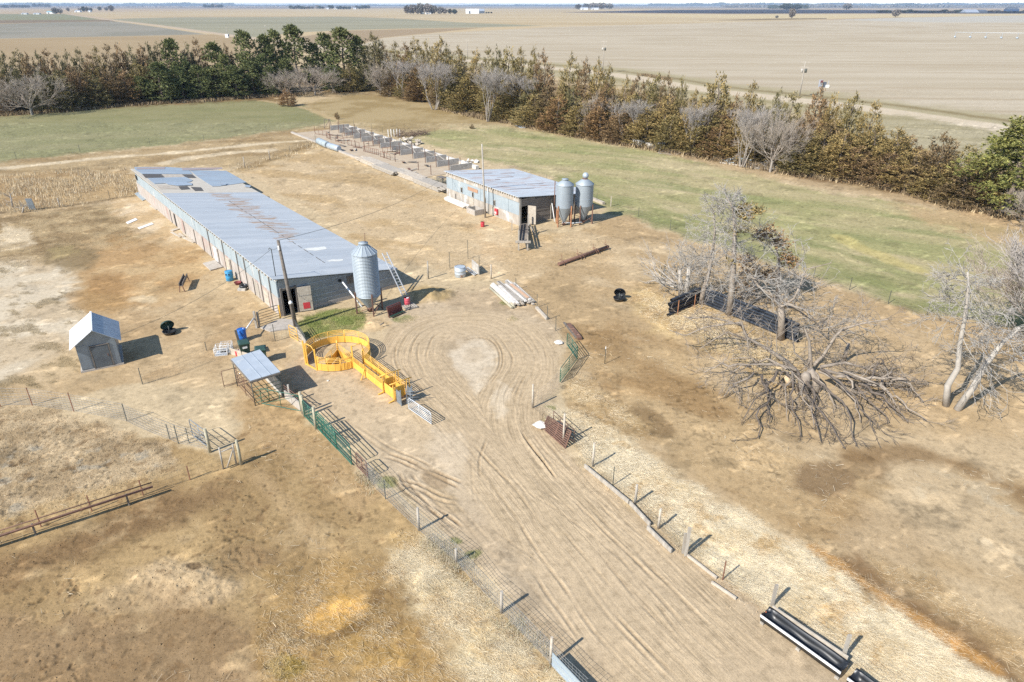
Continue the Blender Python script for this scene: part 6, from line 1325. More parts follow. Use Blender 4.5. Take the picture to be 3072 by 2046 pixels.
def cedar_crown(seed, H=10.0, R=2.7, spires=3, skirt=.0, dens=1.0):
    r = random.Random(seed); v = []; f = []
    lead = [(0, 0, 1.0)] + [(r.uniform(.35, .8) * math.cos(a), r.uniform(.35, .8) * math.sin(a), r.uniform(.74, .93)) for a in [r.uniform(0, 6.28) for _ in range(spires)]]
    lob = [(r.uniform(0, 6.28), r.uniform(.15, .85), r.uniform(.12, .34)) for _ in range(9)]
    def env(t, a):
        e = (1 - t) ** .62 * (.62 + .38 * min(1, t * 5 + skirt)); k = 1
        for la, lt, lw in lob: k += lw * math.exp(-((math.atan2(math.sin(a - la), math.cos(a - la)) / .7) ** 2) - ((t - lt) / .13) ** 2) - .035
        return R * e * k + .12
    def spray(c, d, L, n, s):
        for i in range(n):
            q = c + d * (L * r.random()) + Vector((r.gauss(0, .14), r.gauss(0, .14), r.gauss(0, .12)))
            a = (d + Vector((r.gauss(0, .5), r.gauss(0, .5), r.gauss(.15, .45)))).normalized(); b = a.orthogonal().normalized(); b.rotate(Matrix.Rotation(r.uniform(0, 6.28), 3, a))
            l, w_ = s * r.uniform(.6, 1.3), s * r.uniform(.22, .42); k = len(v)
            v.extend([tuple(q - b * w_ * .5), tuple(q + b * w_ * .5), tuple(q + a * l + b * w_ * .12), tuple(q + a * l - b * w_ * .12)]); f.append((k, k + 1, k + 2, k + 3))
    n = int(300 * dens)
    for i in range(n):
        t = 1 - math.sqrt(r.random()) * .985; a = r.uniform(0, 6.28); ld = lead[0] if r.random() < .68 else r.choice(lead)
        hh = H * ld[2]; rr_ = env(t, a) * (.35 + .65 * math.sqrt(r.random())); k = 1 if ld is lead[0] else .55
        c = Vector((ld[0] * min(1, t * 1.6) * 1.0 + math.cos(a) * rr_ * k, ld[1] * min(1, t * 1.6) + math.sin(a) * rr_ * k, .12 + t * hh * .97))
        d = Vector((math.cos(a) * (.85 - .5 * t), math.sin(a) * (.85 - .5 * t), .35 + .8 * t)).normalized()
        spray(c, d, .45 + .7 * (1 - t), 20, .31)
    for lx, ly, lz in lead:
        for i in range(5): spray(Vector((lx, ly, H * lz * (.86 + .03 * i))), Vector((.1, 0, 1)), .5, 6, .34)
    return v, f
def pine_crown(seed, H=11.0, R=3.4, nb=74, ls=1.0, kk=15):
    r = random.Random(seed); v = []; f = []
    blobs = []
    for i in range(nb):
        t = r.uniform(.10, 1.0); a = r.uniform(0, 6.28); e = R * math.sin(min(1, (1.06 - t) * 1.35) * math.pi / 2) * (.62 + .38 * min(1, t * 4)) * r.uniform(.55, 1.08)
        blobs.append((Vector((math.cos(a) * e * .88, math.sin(a) * e * .88, t * H * .95)), r.uniform(.55, 1.05)))
    blobs += [(Vector((r.uniform(-.6, .6), r.uniform(-.6, .6), H * r.uniform(.86, .98))), .7) for _ in range(5)]
    for c, s in blobs:
        for k in range(kk):
            d = Vector((r.gauss(0, 1), r.gauss(0, 1), r.gauss(.25, .8))).normalized(); q = c + Vector((d.x * s * 1.15, d.y * s * 1.15, d.z * s * .75)) * (.45 + .55 * r.random())
            for j in range(6):
                a = (d * 1.0 + Vector((r.gauss(0, .7), r.gauss(0, .7), r.gauss(.3, .6)))).normalized(); b = a.orthogonal().normalized(); b.rotate(Matrix.Rotation(r.uniform(0, 6.28), 3, a))
                l, w_ = r.uniform(.30, .55) * ls, r.uniform(.07, .13) * ls; n = len(v)
                v.extend([tuple(q - b * w_), tuple(q + b * w_), tuple(q + a * l)]); f.append((n, n + 1, n + 2))
    return v, f
def grow(mb, r, p, d, L, rad, depth, up=.25, spread=.6, kids_=(3, 5), nside=(6, 4, 3, 3, 3), rmin=.010, wig=.18, lvl=0, floor=None, shr=(.45, .75)):
    n = 4 if lvl < 2 else 3; pts = [p]; q = p; dd = d.copy()
    for i in range(n):
        dd = (dd + Vector((r.gauss(0, wig), r.gauss(0, wig), r.gauss(0, wig) + up * .25))).normalized(); q = q + dd * (L / n)
        if floor is not None and q.z < floor: q = Vector((q.x, q.y, floor + .02)); dd.z = abs(dd.z) * .3
        pts.append(q)
    e = max(rmin, rad * .45); mb.path(pts, [rad + (e - rad) * i / n for i in range(n + 1)], nside[min(lvl, len(nside) - 1)], caps=False)
    if depth <= 0: return
    for k in range(r.randint(*kids_)):
        f = r.uniform(.3, 1.0) if k else 1.0; i = min(n - 1, int(f * n)); b = pts[i].lerp(pts[i + 1], f * n - i)
        ax = Vector((r.gauss(0, 1), r.gauss(0, 1), r.gauss(0, 1))).normalized(); nd = (dd if f > .8 else (pts[i + 1] - pts[i]).normalized()).copy()
        nd = (nd + (ax - nd * ax.dot(nd)) * spread * r.uniform(.7, 1.4) + Vector((0, 0, up * .5))).normalized()
        grow(mb, r, b, nd, L * r.uniform(*shr), max(rmin, rad * r.uniform(.4, .62)), depth - 1, up, spread, kids_, nside, rmin, wig, lvl + 1, floor, shr)
def mesh_of(v, f, name, m):
    me = bpy.data.meshes.new(name); me.from_pydata(v, [], f); me.update(); me.materials.append(m); return me
CED = [cedar_crown(s, spires=sp, skirt=sk) for s, sp, sk in ((1, 3, .3), (2, 2, .0), (3, 4, .5), (4, 1, .1), (5, 5, .6))]
PIN = [pine_crown(s) for s in (11, 12, 13)]; PINF = [pine_crown(s, nb=105, ls=.62, kk=26) for s in (14, 15, 16)]
TREEMESH = {}
for kk in ('cg', 'co', 'cb', 'cr'):
    for i, (v_, f_) in enumerate(CED): TREEMESH[kk, i] = mesh_of(v_, f_, 'crown', ML[kk])
for kk in ('pn', 'pl'):
    for i, (v_, f_) in enumerate(PIN if kk == 'pn' else PINF): TREEMESH[kk, i] = mesh_of(v_, f_, 'crown', ML[kk])
def trunk_mesh(H, r0, m_, seed):
    r = random.Random(seed); mb = MB(); pts = [Vector((r.gauss(0, .06) * i, r.gauss(0, .06) * i, H * i / 4)) for i in range(5)]
    mb.path(pts, [r0, r0 * .8, r0 * .6, r0 * .4, r0 * .12], 7, caps=False)
    for k in range(16):
        z = r.uniform(.5, H * .8); a = r.uniform(0, 6.28); L = r.uniform(.8, 2.2) * (1.1 - z / H); mb.path([(0, 0, z), (math.cos(a) * L * .6, math.sin(a) * L * .6, z + .1), (math.cos(a) * L, math.sin(a) * L, z + .4)], [.045, .03, .012], 4, caps=False)
    me = bpy.data.meshes.new('trunk'); me.from_pydata(mb.v, [], mb.f); me.update(); me.materials.append(m_); return me
TRK = {'c': trunk_mesh(9.2, .17, M_BARK, 1), 'p': trunk_mesh(10, .22, M_BARK, 2)}
BARE = []
for sd_, mode in ((21, 'round'), (22, 'vase'), (23, 'round'), (24, 'vase')):
    r = random.Random(sd_); tr = MB(); tw = MB()
    if mode == 'round':
        tr.path([(0, 0, 0), (.05, 0, .8), (.1, .05, 1.6)], [.17, .14, .12], 8, caps=False)
        for k in range(13):
            a = 6.283 * k / 13 * 2 + r.uniform(-.3, .3); e = r.uniform(.35, 1.15); grow(tw, r, Vector((.08, .03, r.uniform(1.0, 1.7))), Vector((math.cos(a) * math.cos(e), math.sin(a) * math.cos(e), math.sin(e))), 3.2, .052, 4, .22, .5, (4, 5), (4, 3, 3, 3, 3), .0085)
    else:
        for k in range(8):
            a = r.uniform(0, 6.28); b = Vector((math.cos(a) * .3, math.sin(a) * .3, 0)); d = Vector((math.cos(a) * .28, math.sin(a) * .28, 1)).normalized(); e = b + d * 2.4
            tr.path([b, b.lerp(e, .5) + Vector((r.gauss(0, .06), r.gauss(0, .06), 0)), e], [.075, .06, .045], 6, caps=False)
            grow(tw, r, e, d, 3.4, .042, 4, .35, .42, (4, 5), (4, 3, 3, 3, 3), .0085)
    zs = max(p[2] for p in tw.v)
    a_ = bpy.data.meshes.new('trunk'); a_.from_pydata(tr.v, [], tr.f); a_.update(); a_.materials.append(M_BARKGREY)
    b_ = bpy.data.meshes.new('crown'); b_.from_pydata(tw.v, [], tw.f); b_.update(); b_.materials.append(M_TWIGTAN if sd_ in (21, 23) else M_TWIGGREY)
    ws = sorted(abs(p[0]) for p in tw.v)[int(len(tw.v) * .96)] * 2
    BARE.append((a_, b_, zs, ws))
ORD = ['first', 'second', 'third', 'fourth', 'fifth', 'sixth', 'seventh', 'eighth', 'ninth', 'tenth', 'eleventh', 'twelfth', 'thirteenth', 'fourteenth', 'fifteenth', 'sixteenth', 'seventeenth', 'eighteenth', 'nineteenth', 'twentieth', 'twentyfirst', 'twentysecond', 'twentythird', 'twentyfourth', 'twentyfifth']
KD = {'cg': ('dark green cedar', 'cedar_tree'), 'co': ('olive cedar', 'cedar_tree'), 'cb': ('brownish cedar', 'cedar_tree'), 'cr': ('rust brown cedar', 'cedar_tree'), 'pn': ('green pine', 'pine_tree'), 'pl': ('bright green pine', 'pine_tree'), 'b0': ('bare rounded tree', 'bare_tree'), 'b1': ('bare upright tree', 'bare_tree'), 'b2': ('bare rounded tree', 'bare_tree'), 'b3': ('bare upright tree', 'bare_tree')}
rt = random.Random(77); TREES = []
def tree(kind, pos, H, Wd, row, px):
    TREES.append([kind, pos, H, Wd, row, px])
def line_y(line, x):
    for (x1, y1), (x2, y2) in zip(line, line[1:]):
        if x1 <= x <= x2: return y1 + (y2 - y1) * (x - x1) / (x2 - x1)
    return line[0][1] if x < line[0][0] else line[-1][1]
LFT = [(0, 345), (43, 342), (200, 333), (390, 314), (600, 303), (782, 290), (900, 283), (1060, 276), (1150, 272)]
RGT = [(1040, 277), (1180, 290), (1330, 324), (1440, 350), (1585, 376), (1644, 391), (1743, 409), (1827, 424), (2044, 458), (2200, 487), (2313, 502), (2398, 524), (2547, 541), (2671, 562), (2821, 602), (2895, 622), (3010, 648), (3200, 690)]
def put(line, row, x, top, w_, kind, back=0.0):
    b = G(x, line_y(line, x)); k = (b.y + back) / b.y; pos = Vector((b.x * k, b.y + back, 0)); pos.z = 0
    v = (CY - top) / F_PX; h = CZ + pos.y * (-SP + v * CP) / (CP + v * SP)
    wm = w_ / F_PX * (pos.y * CP + CZ * SP)
    tree(kind, pos, max(1.2, h), wm, row, x)
for x, top, w_, kind, bk in ((22, 205, 55, 'cb', 3), (62, 160, 48, 'cg', 8), (105, 150, 56, 'cg', 9), (128, 163, 44, 'cb', 5), (158, 158, 50, 'cg', 9), (187, 152, 50, 'cb', 8), (216, 163, 46, 'cg', 8), (243, 153, 46, 'cg', 9), (278, 148, 48, 'cg', 9), (305, 163, 46, 'cb', 6), (327, 142, 46, 'co', 9), (360, 137, 56, 'cb', 8), (396, 134, 58, 'cb', 9), (425, 139, 48, 'cg', 8), (458, 138, 48, 'cb', 8), (478, 131, 48, 'cg', 9), (507, 128, 50, 'cg', 9), (545, 118, 80, 'pn', 8), (590, 132, 44, 'cg', 9), (618, 119, 42, 'cb', 10), (662, 124, 80, 'pn', 9), (700, 134, 50, 'cb', 10), (757, 90, 84, 'pn', 9), (812, 100, 70, 'pn', 10), (846, 88, 74, 'pn', 11), (902, 76, 96, 'pn', 11), (955, 128, 60, 'pn', 12), (990, 98, 74, 'pn', 11), (1042, 84, 105, 'pn', 10), (1085, 108, 66, 'pn', 11), (1128, 102, 64, 'cg', 8), (1160, 125, 46, 'cb', 8)): put(LFT, 'left back', x, top, w_, kind, bk)
for x, top, w_, kind in ((18, 262, 58, 'cb'), (150, 215, 64, 'cg'), (205, 212, 66, 'cg'), (255, 205, 60, 'cb'), (300, 225, 60, 'cg'), (345, 205, 60, 'cb'), (392, 210, 60, 'cb'), (435, 228, 60, 'pn'), (492, 185, 84, 'pn'), (555, 200, 70, 'pn'), (608, 195, 62, 'pn'), (655, 205, 74, 'pn'), (712, 195, 74, 'pn'), (765, 182, 78, 'pn'), (815, 200, 60, 'pn'), (1000, 195, 66, 'pn'), (1052, 190, 60, 'co'), (1095, 190, 56, 'cg')): put(LFT, 'left front', x, top, w_, kind, rt.uniform(.5, 2.5))
for x, top, w_, kind in ((95, 196, 165, 'b2'), (853, 200, 105, 'b0'), (945, 180, 118, 'b2')): put(LFT, 'left', x, top, w_, kind, -3.0)
for x, top, w_, kind, bk in ((1195, 128, 50, 'co', 10), (1224, 132, 46, 'cr', 9), (1253, 114, 60, 'co', 9), (1290, 124, 56, 'co', 10), (1330, 117, 60, 'co', 9), (1347, 136, 40, 'cg', 10), (1380, 142, 48, 'co', 9), (1435, 148, 50, 'co', 10), (1466, 146, 46, 'co', 9), (1492, 142, 50, 'cg', 9), (1530, 148, 84, 'co', 8), (1562, 146, 46, 'co', 10), (1600, 146, 46, 'co', 9), (1627, 153, 56, 'cb', 8), (1706, 164, 58, 'co', 9), (1750, 178, 56, 'cb', 9), (1786, 180, 60, 'co', 9), (1816, 198, 46, 'co', 9), (1866, 228, 46, 'co', 9), (1900, 226, 56, 'cb', 8), (1930, 240, 46, 'co', 9), (1958, 226, 52, 'co', 9), (1986, 222, 52, 'cb', 8), (2027, 233, 46, 'co', 9), (2070, 270, 56, 'co', 8), (2127, 224, 92, 'co', 7), (2185, 285, 60, 'cb', 8), (2226, 248, 62, 'co', 8), (2262, 300, 50, 'cg', 8), (2306, 270, 58, 'cg', 8), (2346, 282, 68, 'co', 8), (2416, 260, 74, 'cb', 8), (2460, 286, 66, 'co', 7), (2516, 284, 74, 'co', 7), (2578, 308, 68, 'co', 6)): put(RGT, 'right back', x, top, w_, kind, bk)
for x, top, w_, kind, bk in ((1172, 215, 46, 'cb', 2), (1255, 235, 50, 'cb', 3), (1372, 178, 66, 'co', 3), (1396, 236, 60, 'co', 1), (1412, 200, 60, 'co', 5), (1508, 285, 62, 'co', 1), (1545, 240, 74, 'co', 4), (1605, 286, 76, 'co', 1), (1640, 262, 70, 'cb', 4), (1672, 282, 76, 'cr', 1), (1715, 262, 72, 'cg', 4), (1738, 300, 74, 'co', 1), (1800, 294, 76, 'cr', 1), (1812, 250, 66, 'cb', 5), (1865, 330, 70, 'cb', 1), (1895, 280, 76, 'co', 4), (1935, 325, 80, 'co', 1), (1990, 290, 82, 'co', 4), (2010, 345, 78, 'co', 1), (2062, 330, 80, 'co', 2), (2110, 330, 92, 'co', 2), (2150, 370, 74, 'cr', 1), (2190, 365, 70, 'co', 2), (2260, 385, 76, 'co', 2), (2370, 360, 84, 'cb', 3), (2395, 420, 90, 'co', 1), (2450, 395, 96, 'co', 2), (2510, 390, 98, 'co', 1.5), (2560, 440, 96, 'cb', 1), (2590, 375, 92, 'co', 4), (2655, 385, 92, 'co', 3), (2650, 460, 100, 'cb', 1), (2718, 450, 96, 'co', 1.5), (2785, 402, 104, 'cb', 2), (2800, 490, 100, 'co', 1), (2868, 440, 104, 'co', 3), (2880, 505, 100, 'cb', 1), (2942, 470, 110, 'co', 3)): put(RGT, 'right front', x, top, w_, kind, bk)
put(RGT, 'right front', 3010, 358, 230, 'pl', 1.0); put(RGT, 'right back', 2950, 415, 120, 'pl', 5.0); put(RGT, 'right back', 3110, 380, 200, 'pl', 5)
rm_ = random.Random(99)
for i in range(34):
    x = 1235 + i * 47 + rm_.uniform(-12, 12); yb = line_y(RGT, x); tp = yb - (118 + (x - 1235) * .026) * rm_.uniform(.75, 1.12)
    put(RGT, 'right middle', x, tp, rm_.uniform(62, 84) * (1 + (x - 1235) / 5000), rm_.choice(('co', 'co', 'co', 'cb', 'cb', 'cr', 'cg')), rm_.uniform(4.5, 6.5))
for i in range(16):
    x = 30 + i * 56 + rm_.uniform(-15, 15); yb = line_y(LFT, x); put(LFT, 'left middle', x, yb - rm_.uniform(100, 135), rm_.uniform(54, 70), rm_.choice(('cg', 'cb', 'cg', 'co')) if x < 520 else 'pn', rm_.uniform(4, 6))
for x, base, top, w_, kind in ((1142, 281, 176, 76, 'b0'), (1215, 292, 158, 118, 'b1'), (1303, 323, 164, 120, 'b1'), (1350, 312, 172, 92, 'b3'), (1462, 358, 184, 112, 'b3'), (1588, 352, 194, 140, 'b1'), (1800, 400, 262, 100, 'b2'), (1880, 420, 286, 100, 'b3'), (2070, 450, 290, 90, 'b1'), (2226, 488, 288, 120, 'b1'), (2312, 502, 308, 175, 'b0')):
    b = G(x, base); k_ = (b.y - 3) / b.y; b = b * k_; v = (CY - top) / F_PX; tree(kind, b, CZ + b.y * (-SP + v * CP) / (CP + v * SP), w_ / F_PX * (b.y * CP + CZ * SP), 'left' if x < 1180 else 'right', x)
TREES.sort(key=lambda q: q[5]); cnt = {}
for kind, pos, H, Wd, row, px_ in TREES:
    desc, nm = KD[kind]; key = (desc, row); n = cnt[key] = cnt.get(key, 0) + 1
    sz = 'tall ' if H > 11 else 'low ' if H < 5.5 else ''
    rowt = {'left back': 'left windbreak back row', 'left front': 'left windbreak front row', 'right back': 'right windbreak back row', 'right front': 'right windbreak front row', 'left middle': 'left windbreak middle row', 'right middle': 'right windbreak middle row', 'left': 'left windbreak', 'right': 'right windbreak'}[row]
    t_ = thing(nm, f'{sz}{desc}, {ORD[n - 1]} of its colour from left, {rowt}', 'tree', tuple(pos), rt.uniform(0, 6.28), 'trees of the ' + ('left' if 'left' in row else 'right') + ' windbreak')
    if kind[0] == 'b':
        a_, b_, zs, ws = BARE[int(kind[1])]; sc = (Wd / ws, Wd / ws, H / zs); parts = (('trunk', a_), ('crown', b_))
    elif kind[0] == 'c': i = rt.randrange(5); Wd *= 1.58 if 'right' in row else 1.45; sc = (Wd / 4.9, Wd / 4.9 * rt.uniform(.9, 1.2), H / 10); parts = (('trunk', TRK['c']), ('crown', TREEMESH[kind, i]))
    else: i = rt.randrange(3); Wd *= 1.18; sc = (Wd / 6.3, Wd / 6.3, H / 11); parts = (('trunk', TRK['p']), ('crown', TREEMESH[kind, i]))
    for pn_, me_ in parts: o = bpy.data.objects.new(pn_, me_); COL.objects.link(o); o.parent = t_
    t_.scale = sc
def lone(kind, i, pc, top, w_, label, cat='tree', name=None):
    b = G(*pc); h = HT(pc, top); wm = w_ / F_PX * (b.y * CP + CZ * SP); t_ = thing(name or KD[kind][1], label, cat, tuple(b), rt.uniform(0, 6))
    if kind[0] == 'b': a_, b_, zs, ws = BARE[int(kind[1])]; sc = (wm / ws, wm / ws, h / zs); parts = (('trunk', a_), ('crown', b_))
    else: sc = (wm / 4.9, wm / 4.9, h / 10); parts = (('trunk', TRK['c']), ('crown', TREEMESH[kind, i]))
    for pn_, me_ in parts: o = bpy.data.objects.new(pn_, me_); COL.objects.link(o); o.parent = t_
    t_.scale = sc
lone('cr', 2, (864, 318), 266, 56, 'small round rusty cedar alone at the corner of the green field'); lone('cb', 3, (1416, 386), 372, 15, 'tiny young cedar alone in the pasture behind the pens')
lone('cb', 1, (1013, 358), 336, 12, 'tiny dry shrub at the track edge beyond the pens', 'shrub', 'dry_shrub'); lone('cr', 1, (1008, 352), 338, 10, 'second tiny dry shrub beyond the pens, left of the other', 'shrub', 'dry_shrub')
lone('b0', 0, (3090, 1030), 680, 420, 'large bare grey tree thicket at the right edge of the yard'); lone('b3', 0, (3190, 1120), 700, 420, 'bare tree rising behind the pale dead trunks at right edge'); lone('b2', 0, (3100, 690), 530, 150, 'dry brown dead tree below the bright pine at right')
# ---- dead trees round the black pipe stacks
M_DEAD = mat('dead_wood', (.335, .28, .22), (.19, .155, .12), 3, .9); M_DEADDARK = mat('dead_wood_dark', (.16, .128, .10), (.095, .076, .06), 3, .9); M_DEADPALE = mat('bleached_wood', (.43, .39, .335), (.30, .27, .23), 2.5, .9); M_LICHEN = mat('lichen_twigs', (.41, .38, .335), (.30, .275, .24), 1.5, .95)
def seg(b, pts): return [AT(b, x, y) for x, y in pts]
Z5 = lambda x, y: (1900 + x / 1.96, 560 + y / 1.96)
def dead(label, b, trunk_px, r0, r1, mt_, name='dead_tree'):
    P_ = seg(b, trunk_px); P_[0].z = -.02; o = thing(name, label, 'dead tree', tuple(G(*b))); n = len(P_)
    bw(MB().path(P_, [r0 + (r1 - r0) * i / (n - 1) for i in range(n)], 9), 'trunk', mt_, o); return o, P_
def along(P_, f):
    k = f * (len(P_) - 1); i = min(int(k), len(P_) - 2); return P_[i].lerp(P_[i + 1], k - i)
def twigs(o, P_, f0, f1, n, L, rad, depth, m_, seed, el=(-.2, .5), name='branches', rmin=.011, up=.05, kids_=(2, 4), spread=.7, taper=.6, wig=.2):
    r = random.Random(seed); mb = MB()
    for k in range(n):
        f = f0 + (f1 - f0) * (k + r.random()) / n; a = r.uniform(0, 6.28); e = r.uniform(*el); l = L * (1 - taper * (f - f0) / max(.01, f1 - f0)) * r.uniform(.6, 1.2)
        grow(mb, r, along(P_, f), Vector((math.cos(a) * math.cos(e), math.sin(a) * math.cos(e), math.sin(e))), l, rad, depth, up, spread, kids_, (4, 3, 3), rmin, wig, 1, .05)
    return bw(mb, name, m_, o)
oB, PBt = dead('tallest dead tree, straight grey trunk topped with a tuft of olive needles', (2188, 945), [(2188, 945), Z5(585, 560), Z5(592, 380), Z5(598, 240), Z5(585, 120), Z5(545, 60)], .27, .03, M_DEAD)
twigs(oB, PBt, .45, .97, 26, 2.2, .035, 3, M_LICHEN, 31, (-.35, .45)); twigs(oB, PBt, .75, 1.0, 14, 1.5, .03, 3, M_LICHEN, 32, (-.1, .8))
def tuft(o, pts, m_, n, s, seed):
    r = random.Random(seed); v = []; f = []
    for c in pts:
        for k in range(n):
            q = c + Vector((r.gauss(0, s), r.gauss(0, s), r.gauss(0, s * .6))); a = Vector((r.gauss(0, 1), r.gauss(0, 1), r.gauss(.5, .8))).normalized(); b = a.orthogonal().normalized(); l, w_ = r.uniform(.15, .32), r.uniform(.04, .08); i = len(v)
            v += [tuple(q - b * w_), tuple(q + b * w_), tuple(q + a * l)]; f.append((i, i + 1, i + 2))
    mb = MB(); mb.add(v, f); bw(mb, 'needle_tuft', m_, o)
tuft(oB, [AT((2188, 945), *Z5(x, y)) for x, y in ((640, 140), (670, 115), (700, 150), (735, 140), (660, 175), (635, 170))], ML['co'], 80, .26, 3); tuft(oB, [AT((2188, 945), *Z5(x, y)) for x, y in ((620, 240), (660, 250), (600, 270), (575, 430))], ML['co'], 40, .25, 4)
oA, PAt = dead('grey twiggy dead tree at the corner of the pipe stacks', (2104, 912), [(2104, 912), Z5(410, 620), Z5(440, 520), Z5(465, 400), Z5(480, 260), Z5(470, 130)], .23, .03, M_DEAD)
twigs(oA, PAt, .36, 1.0, 46, 2.0, .03, 3, M_LICHEN, 41, (-.3, .4), taper=.45)
oA2, P2_ = dead('broken pale stump trunks with twigs left of the pipe corner', (2060, 892), [(2060, 892), Z5(318, 560), Z5(330, 470)], .24, .14, M_DEADPALE); twigs(oA2, P2_, .4, 1.0, 26, 1.8, .03, 3, M_LICHEN, 43, (-.2, .7), taper=.2)
oA3, P3_ = dead('leftmost broken pale stump with limbs lying to its left', (2043, 886), [(2043, 886), Z5(278, 560), Z5(272, 490)], .22, .13, M_DEADPALE); twigs(oA3, P3_, .5, 1.0, 12, 1.6, .03, 3, M_LICHEN, 44, (0, .9), taper=.2)
fl = MB(); r = random.Random(9)
for a, b_ in (((255, 585), (50, 505)), ((250, 580), (100, 540)), ((250, 570), (130, 480)), ((275, 560), (160, 460)), ((240, 590), (70, 540)), ((330, 600), (140, 660))):
    A_, B_ = G(*Z5(*a), .5), G(*Z5(*b_), .45); grow(fl, r, A_, (B_ - A_).normalized(), (B_ - A_).length * .62, .075, 3, .06, .5, (2, 3), (5, 4, 3), .014, .1, 0, .08)
bw(fl, 'fallen_limbs', M_DEADPALE, oA3)
oC, PCt = dead('forked grey dead tree leaning over the long pipe stack', (2342, 1018), [(2342, 1018), Z5(872, 780), Z5(866, 710)], .26, .2, M_DEAD); fk = PCt[-1]; r = random.Random(14)
for pts_, r0 in (([(866, 710), (820, 650), (740, 590), (700, 520), (670, 470)], .13), ([(866, 710), (940, 650), (965, 570), (1020, 490), (1110, 400)], .11), ([(866, 705), (900, 680), (985, 700), (1070, 800), (1170, 830), (1215, 880)], .12), ([(870, 700), (960, 720), (1050, 790), (1180, 770), (1270, 770)], .09), ([(820, 650), (770, 560), (690, 540), (620, 550)], .06)):
    q = [AT((2342, 1018), *Z5(*p)) for p in pts_]
    for i, p_ in enumerate(q): p_.y += (r.uniform(-.4, .4) * i)
    mb = MB(); mb.path(q, [r0 * (1 - .8 * i / (len(q) - 1)) for i in range(len(q))], 7, caps=False); lo = bw(mb, 'limb', M_DEAD, oC)
    mb = MB()
    for k in range(7):
        f = r.uniform(.3, 1); d = Vector((r.gauss(0, 1), r.gauss(0, 1), r.gauss(.2, .6))).normalized(); grow(mb, r, along(q, f), d, r.uniform(.7, 1.6), r0 * .3, 3, .05, .7, (2, 4), (4, 3, 3), .011, .2, 1, .1)
    bw(mb, 'twigs', M_LICHEN, lo)
oR, PRt = dead('bent dead cedar with rust brown needles beyond the pipe stack', (2330, 905), [(2330, 905), (2334, 850), (2338, 780), (2320, 715)], .16, .05, M_DEADDARK)
tuft(oR, [AT((2330, 905), *Z5(x, y)) for x, y in ((770, 270), (800, 250), (830, 290), (860, 310), (845, 330), (870, 335), (900, 400), (920, 430), (890, 420), (940, 440), (915, 460), (760, 290), (740, 290))], ML['cr'], 70, .32, 5)
tuft(oR, [AT((2250, 890), *Z5(x, y)) for x, y in ((640, 430), (680, 450), (660, 500), (740, 530), (790, 500), (640, 580), (700, 580), (620, 600), (820, 520))], ML['cr'], 70, .42, 6)
twigs(oR, PRt, .2, 1.0, 26, 2.2, .03, 3, M_LICHEN, 51, (-.5, .5))
bh = thing('brush_heap', 'grey brown tangle of fallen branches behind the forked dead tree', 'brush heap', tuple(G(2350, 950))); mb = MB(); r = random.Random(52)
for k in range(60):
    p_ = G(r.uniform(2230, 2400), r.uniform(890, 960)); p_.z = r.uniform(.2, 2.6) * (1 - abs(p_.x - G(2350, 930).x) / 9); p_.z = max(.15, p_.z); a = r.uniform(0, 6.28); e = r.uniform(-.6, .5)
    grow(mb, r, p_, Vector((math.cos(a) * math.cos(e), math.sin(a) * math.cos(e), math.sin(e))), r.uniform(.8, 2.0), .028, 2, -.12, .6, (2, 4), (4, 3, 3), .011, .25, 1, .05)
bw(mb, 'branches', M_TWIG, bh)
# ---- the big fallen tree
hub = G(2405, 1172); HB = hub + Vector((.35, .3, 1.3)); ft = thing('fallen_tree', 'huge collapsed dead tree with limbs sprawling over the straw', 'dead tree', tuple(hub))
bw(MB().path([hub + Vector((0, 0, -.05)), hub + Vector((.05, .02, .5)), hub + Vector((.1, .05, 1.0)), hub + Vector((.2, .15, 1.15))], [.42, .33, .30, .20], 10), 'trunk', M_DEAD, ft)
bw(MB().path([hub + Vector((.75, -.1, -.05)), hub + Vector((.8, 0, .6)), HB], [.3, .25, .2], 9), 'trunk', M_DEAD, ft)
bw(MB().path([AT((2368, 1165), *Z5(900, 1120)), AT((2368, 1165), *Z5(920, 1165))], [.14, .2], 8), 'broken_end', mat('fresh_split_wood', (.60, .47, .30), (.50, .36, .22)), ft)
r = random.Random(61)
LIMB = [  # tip on the ground (zoom coordinates), arch height, thickness, dark bark
 ((410, 1110), 1.6, .12, 0), ((530, 1250), 1.3, .10, 0), ((560, 1030), 1.5, .11, 0), ((640, 1390), .9, .08, 1), ((730, 1490), .6, .12, 1), ((800, 1400), .5, .10, 1), ((905, 1390), 1.0, .07, 0), ((985, 1480), .5, .10, 1), ((1060, 1440), .9, .06, 0), ((1100, 1510), .5, .11, 1), ((1240, 1550), .5, .13, 1), ((1310, 1530), .6, .10, 1), ((1420, 1460), .9, .10, 1), ((1500, 1400), 1.2, .10, 1), ((1610, 1400), 1.2, .12, 1), ((1720, 1390), 1.5, .12, 0), ((1700, 1280), 1.8, .12, 0), ((1640, 1200), 1.6, .10, 0), ((1520, 1130), 1.4, .10, 0), ((1440, 1030), 1.0, .09, 1), ((1330, 1400), 1.4, .09, 0), ((1560, 1330), 1.7, .10, 0), ((1180, 1330), 1.3, .08, 0), ((1290, 1240), 2.0, .12, 0), ((850, 1250), 1.5, .08, 1)]
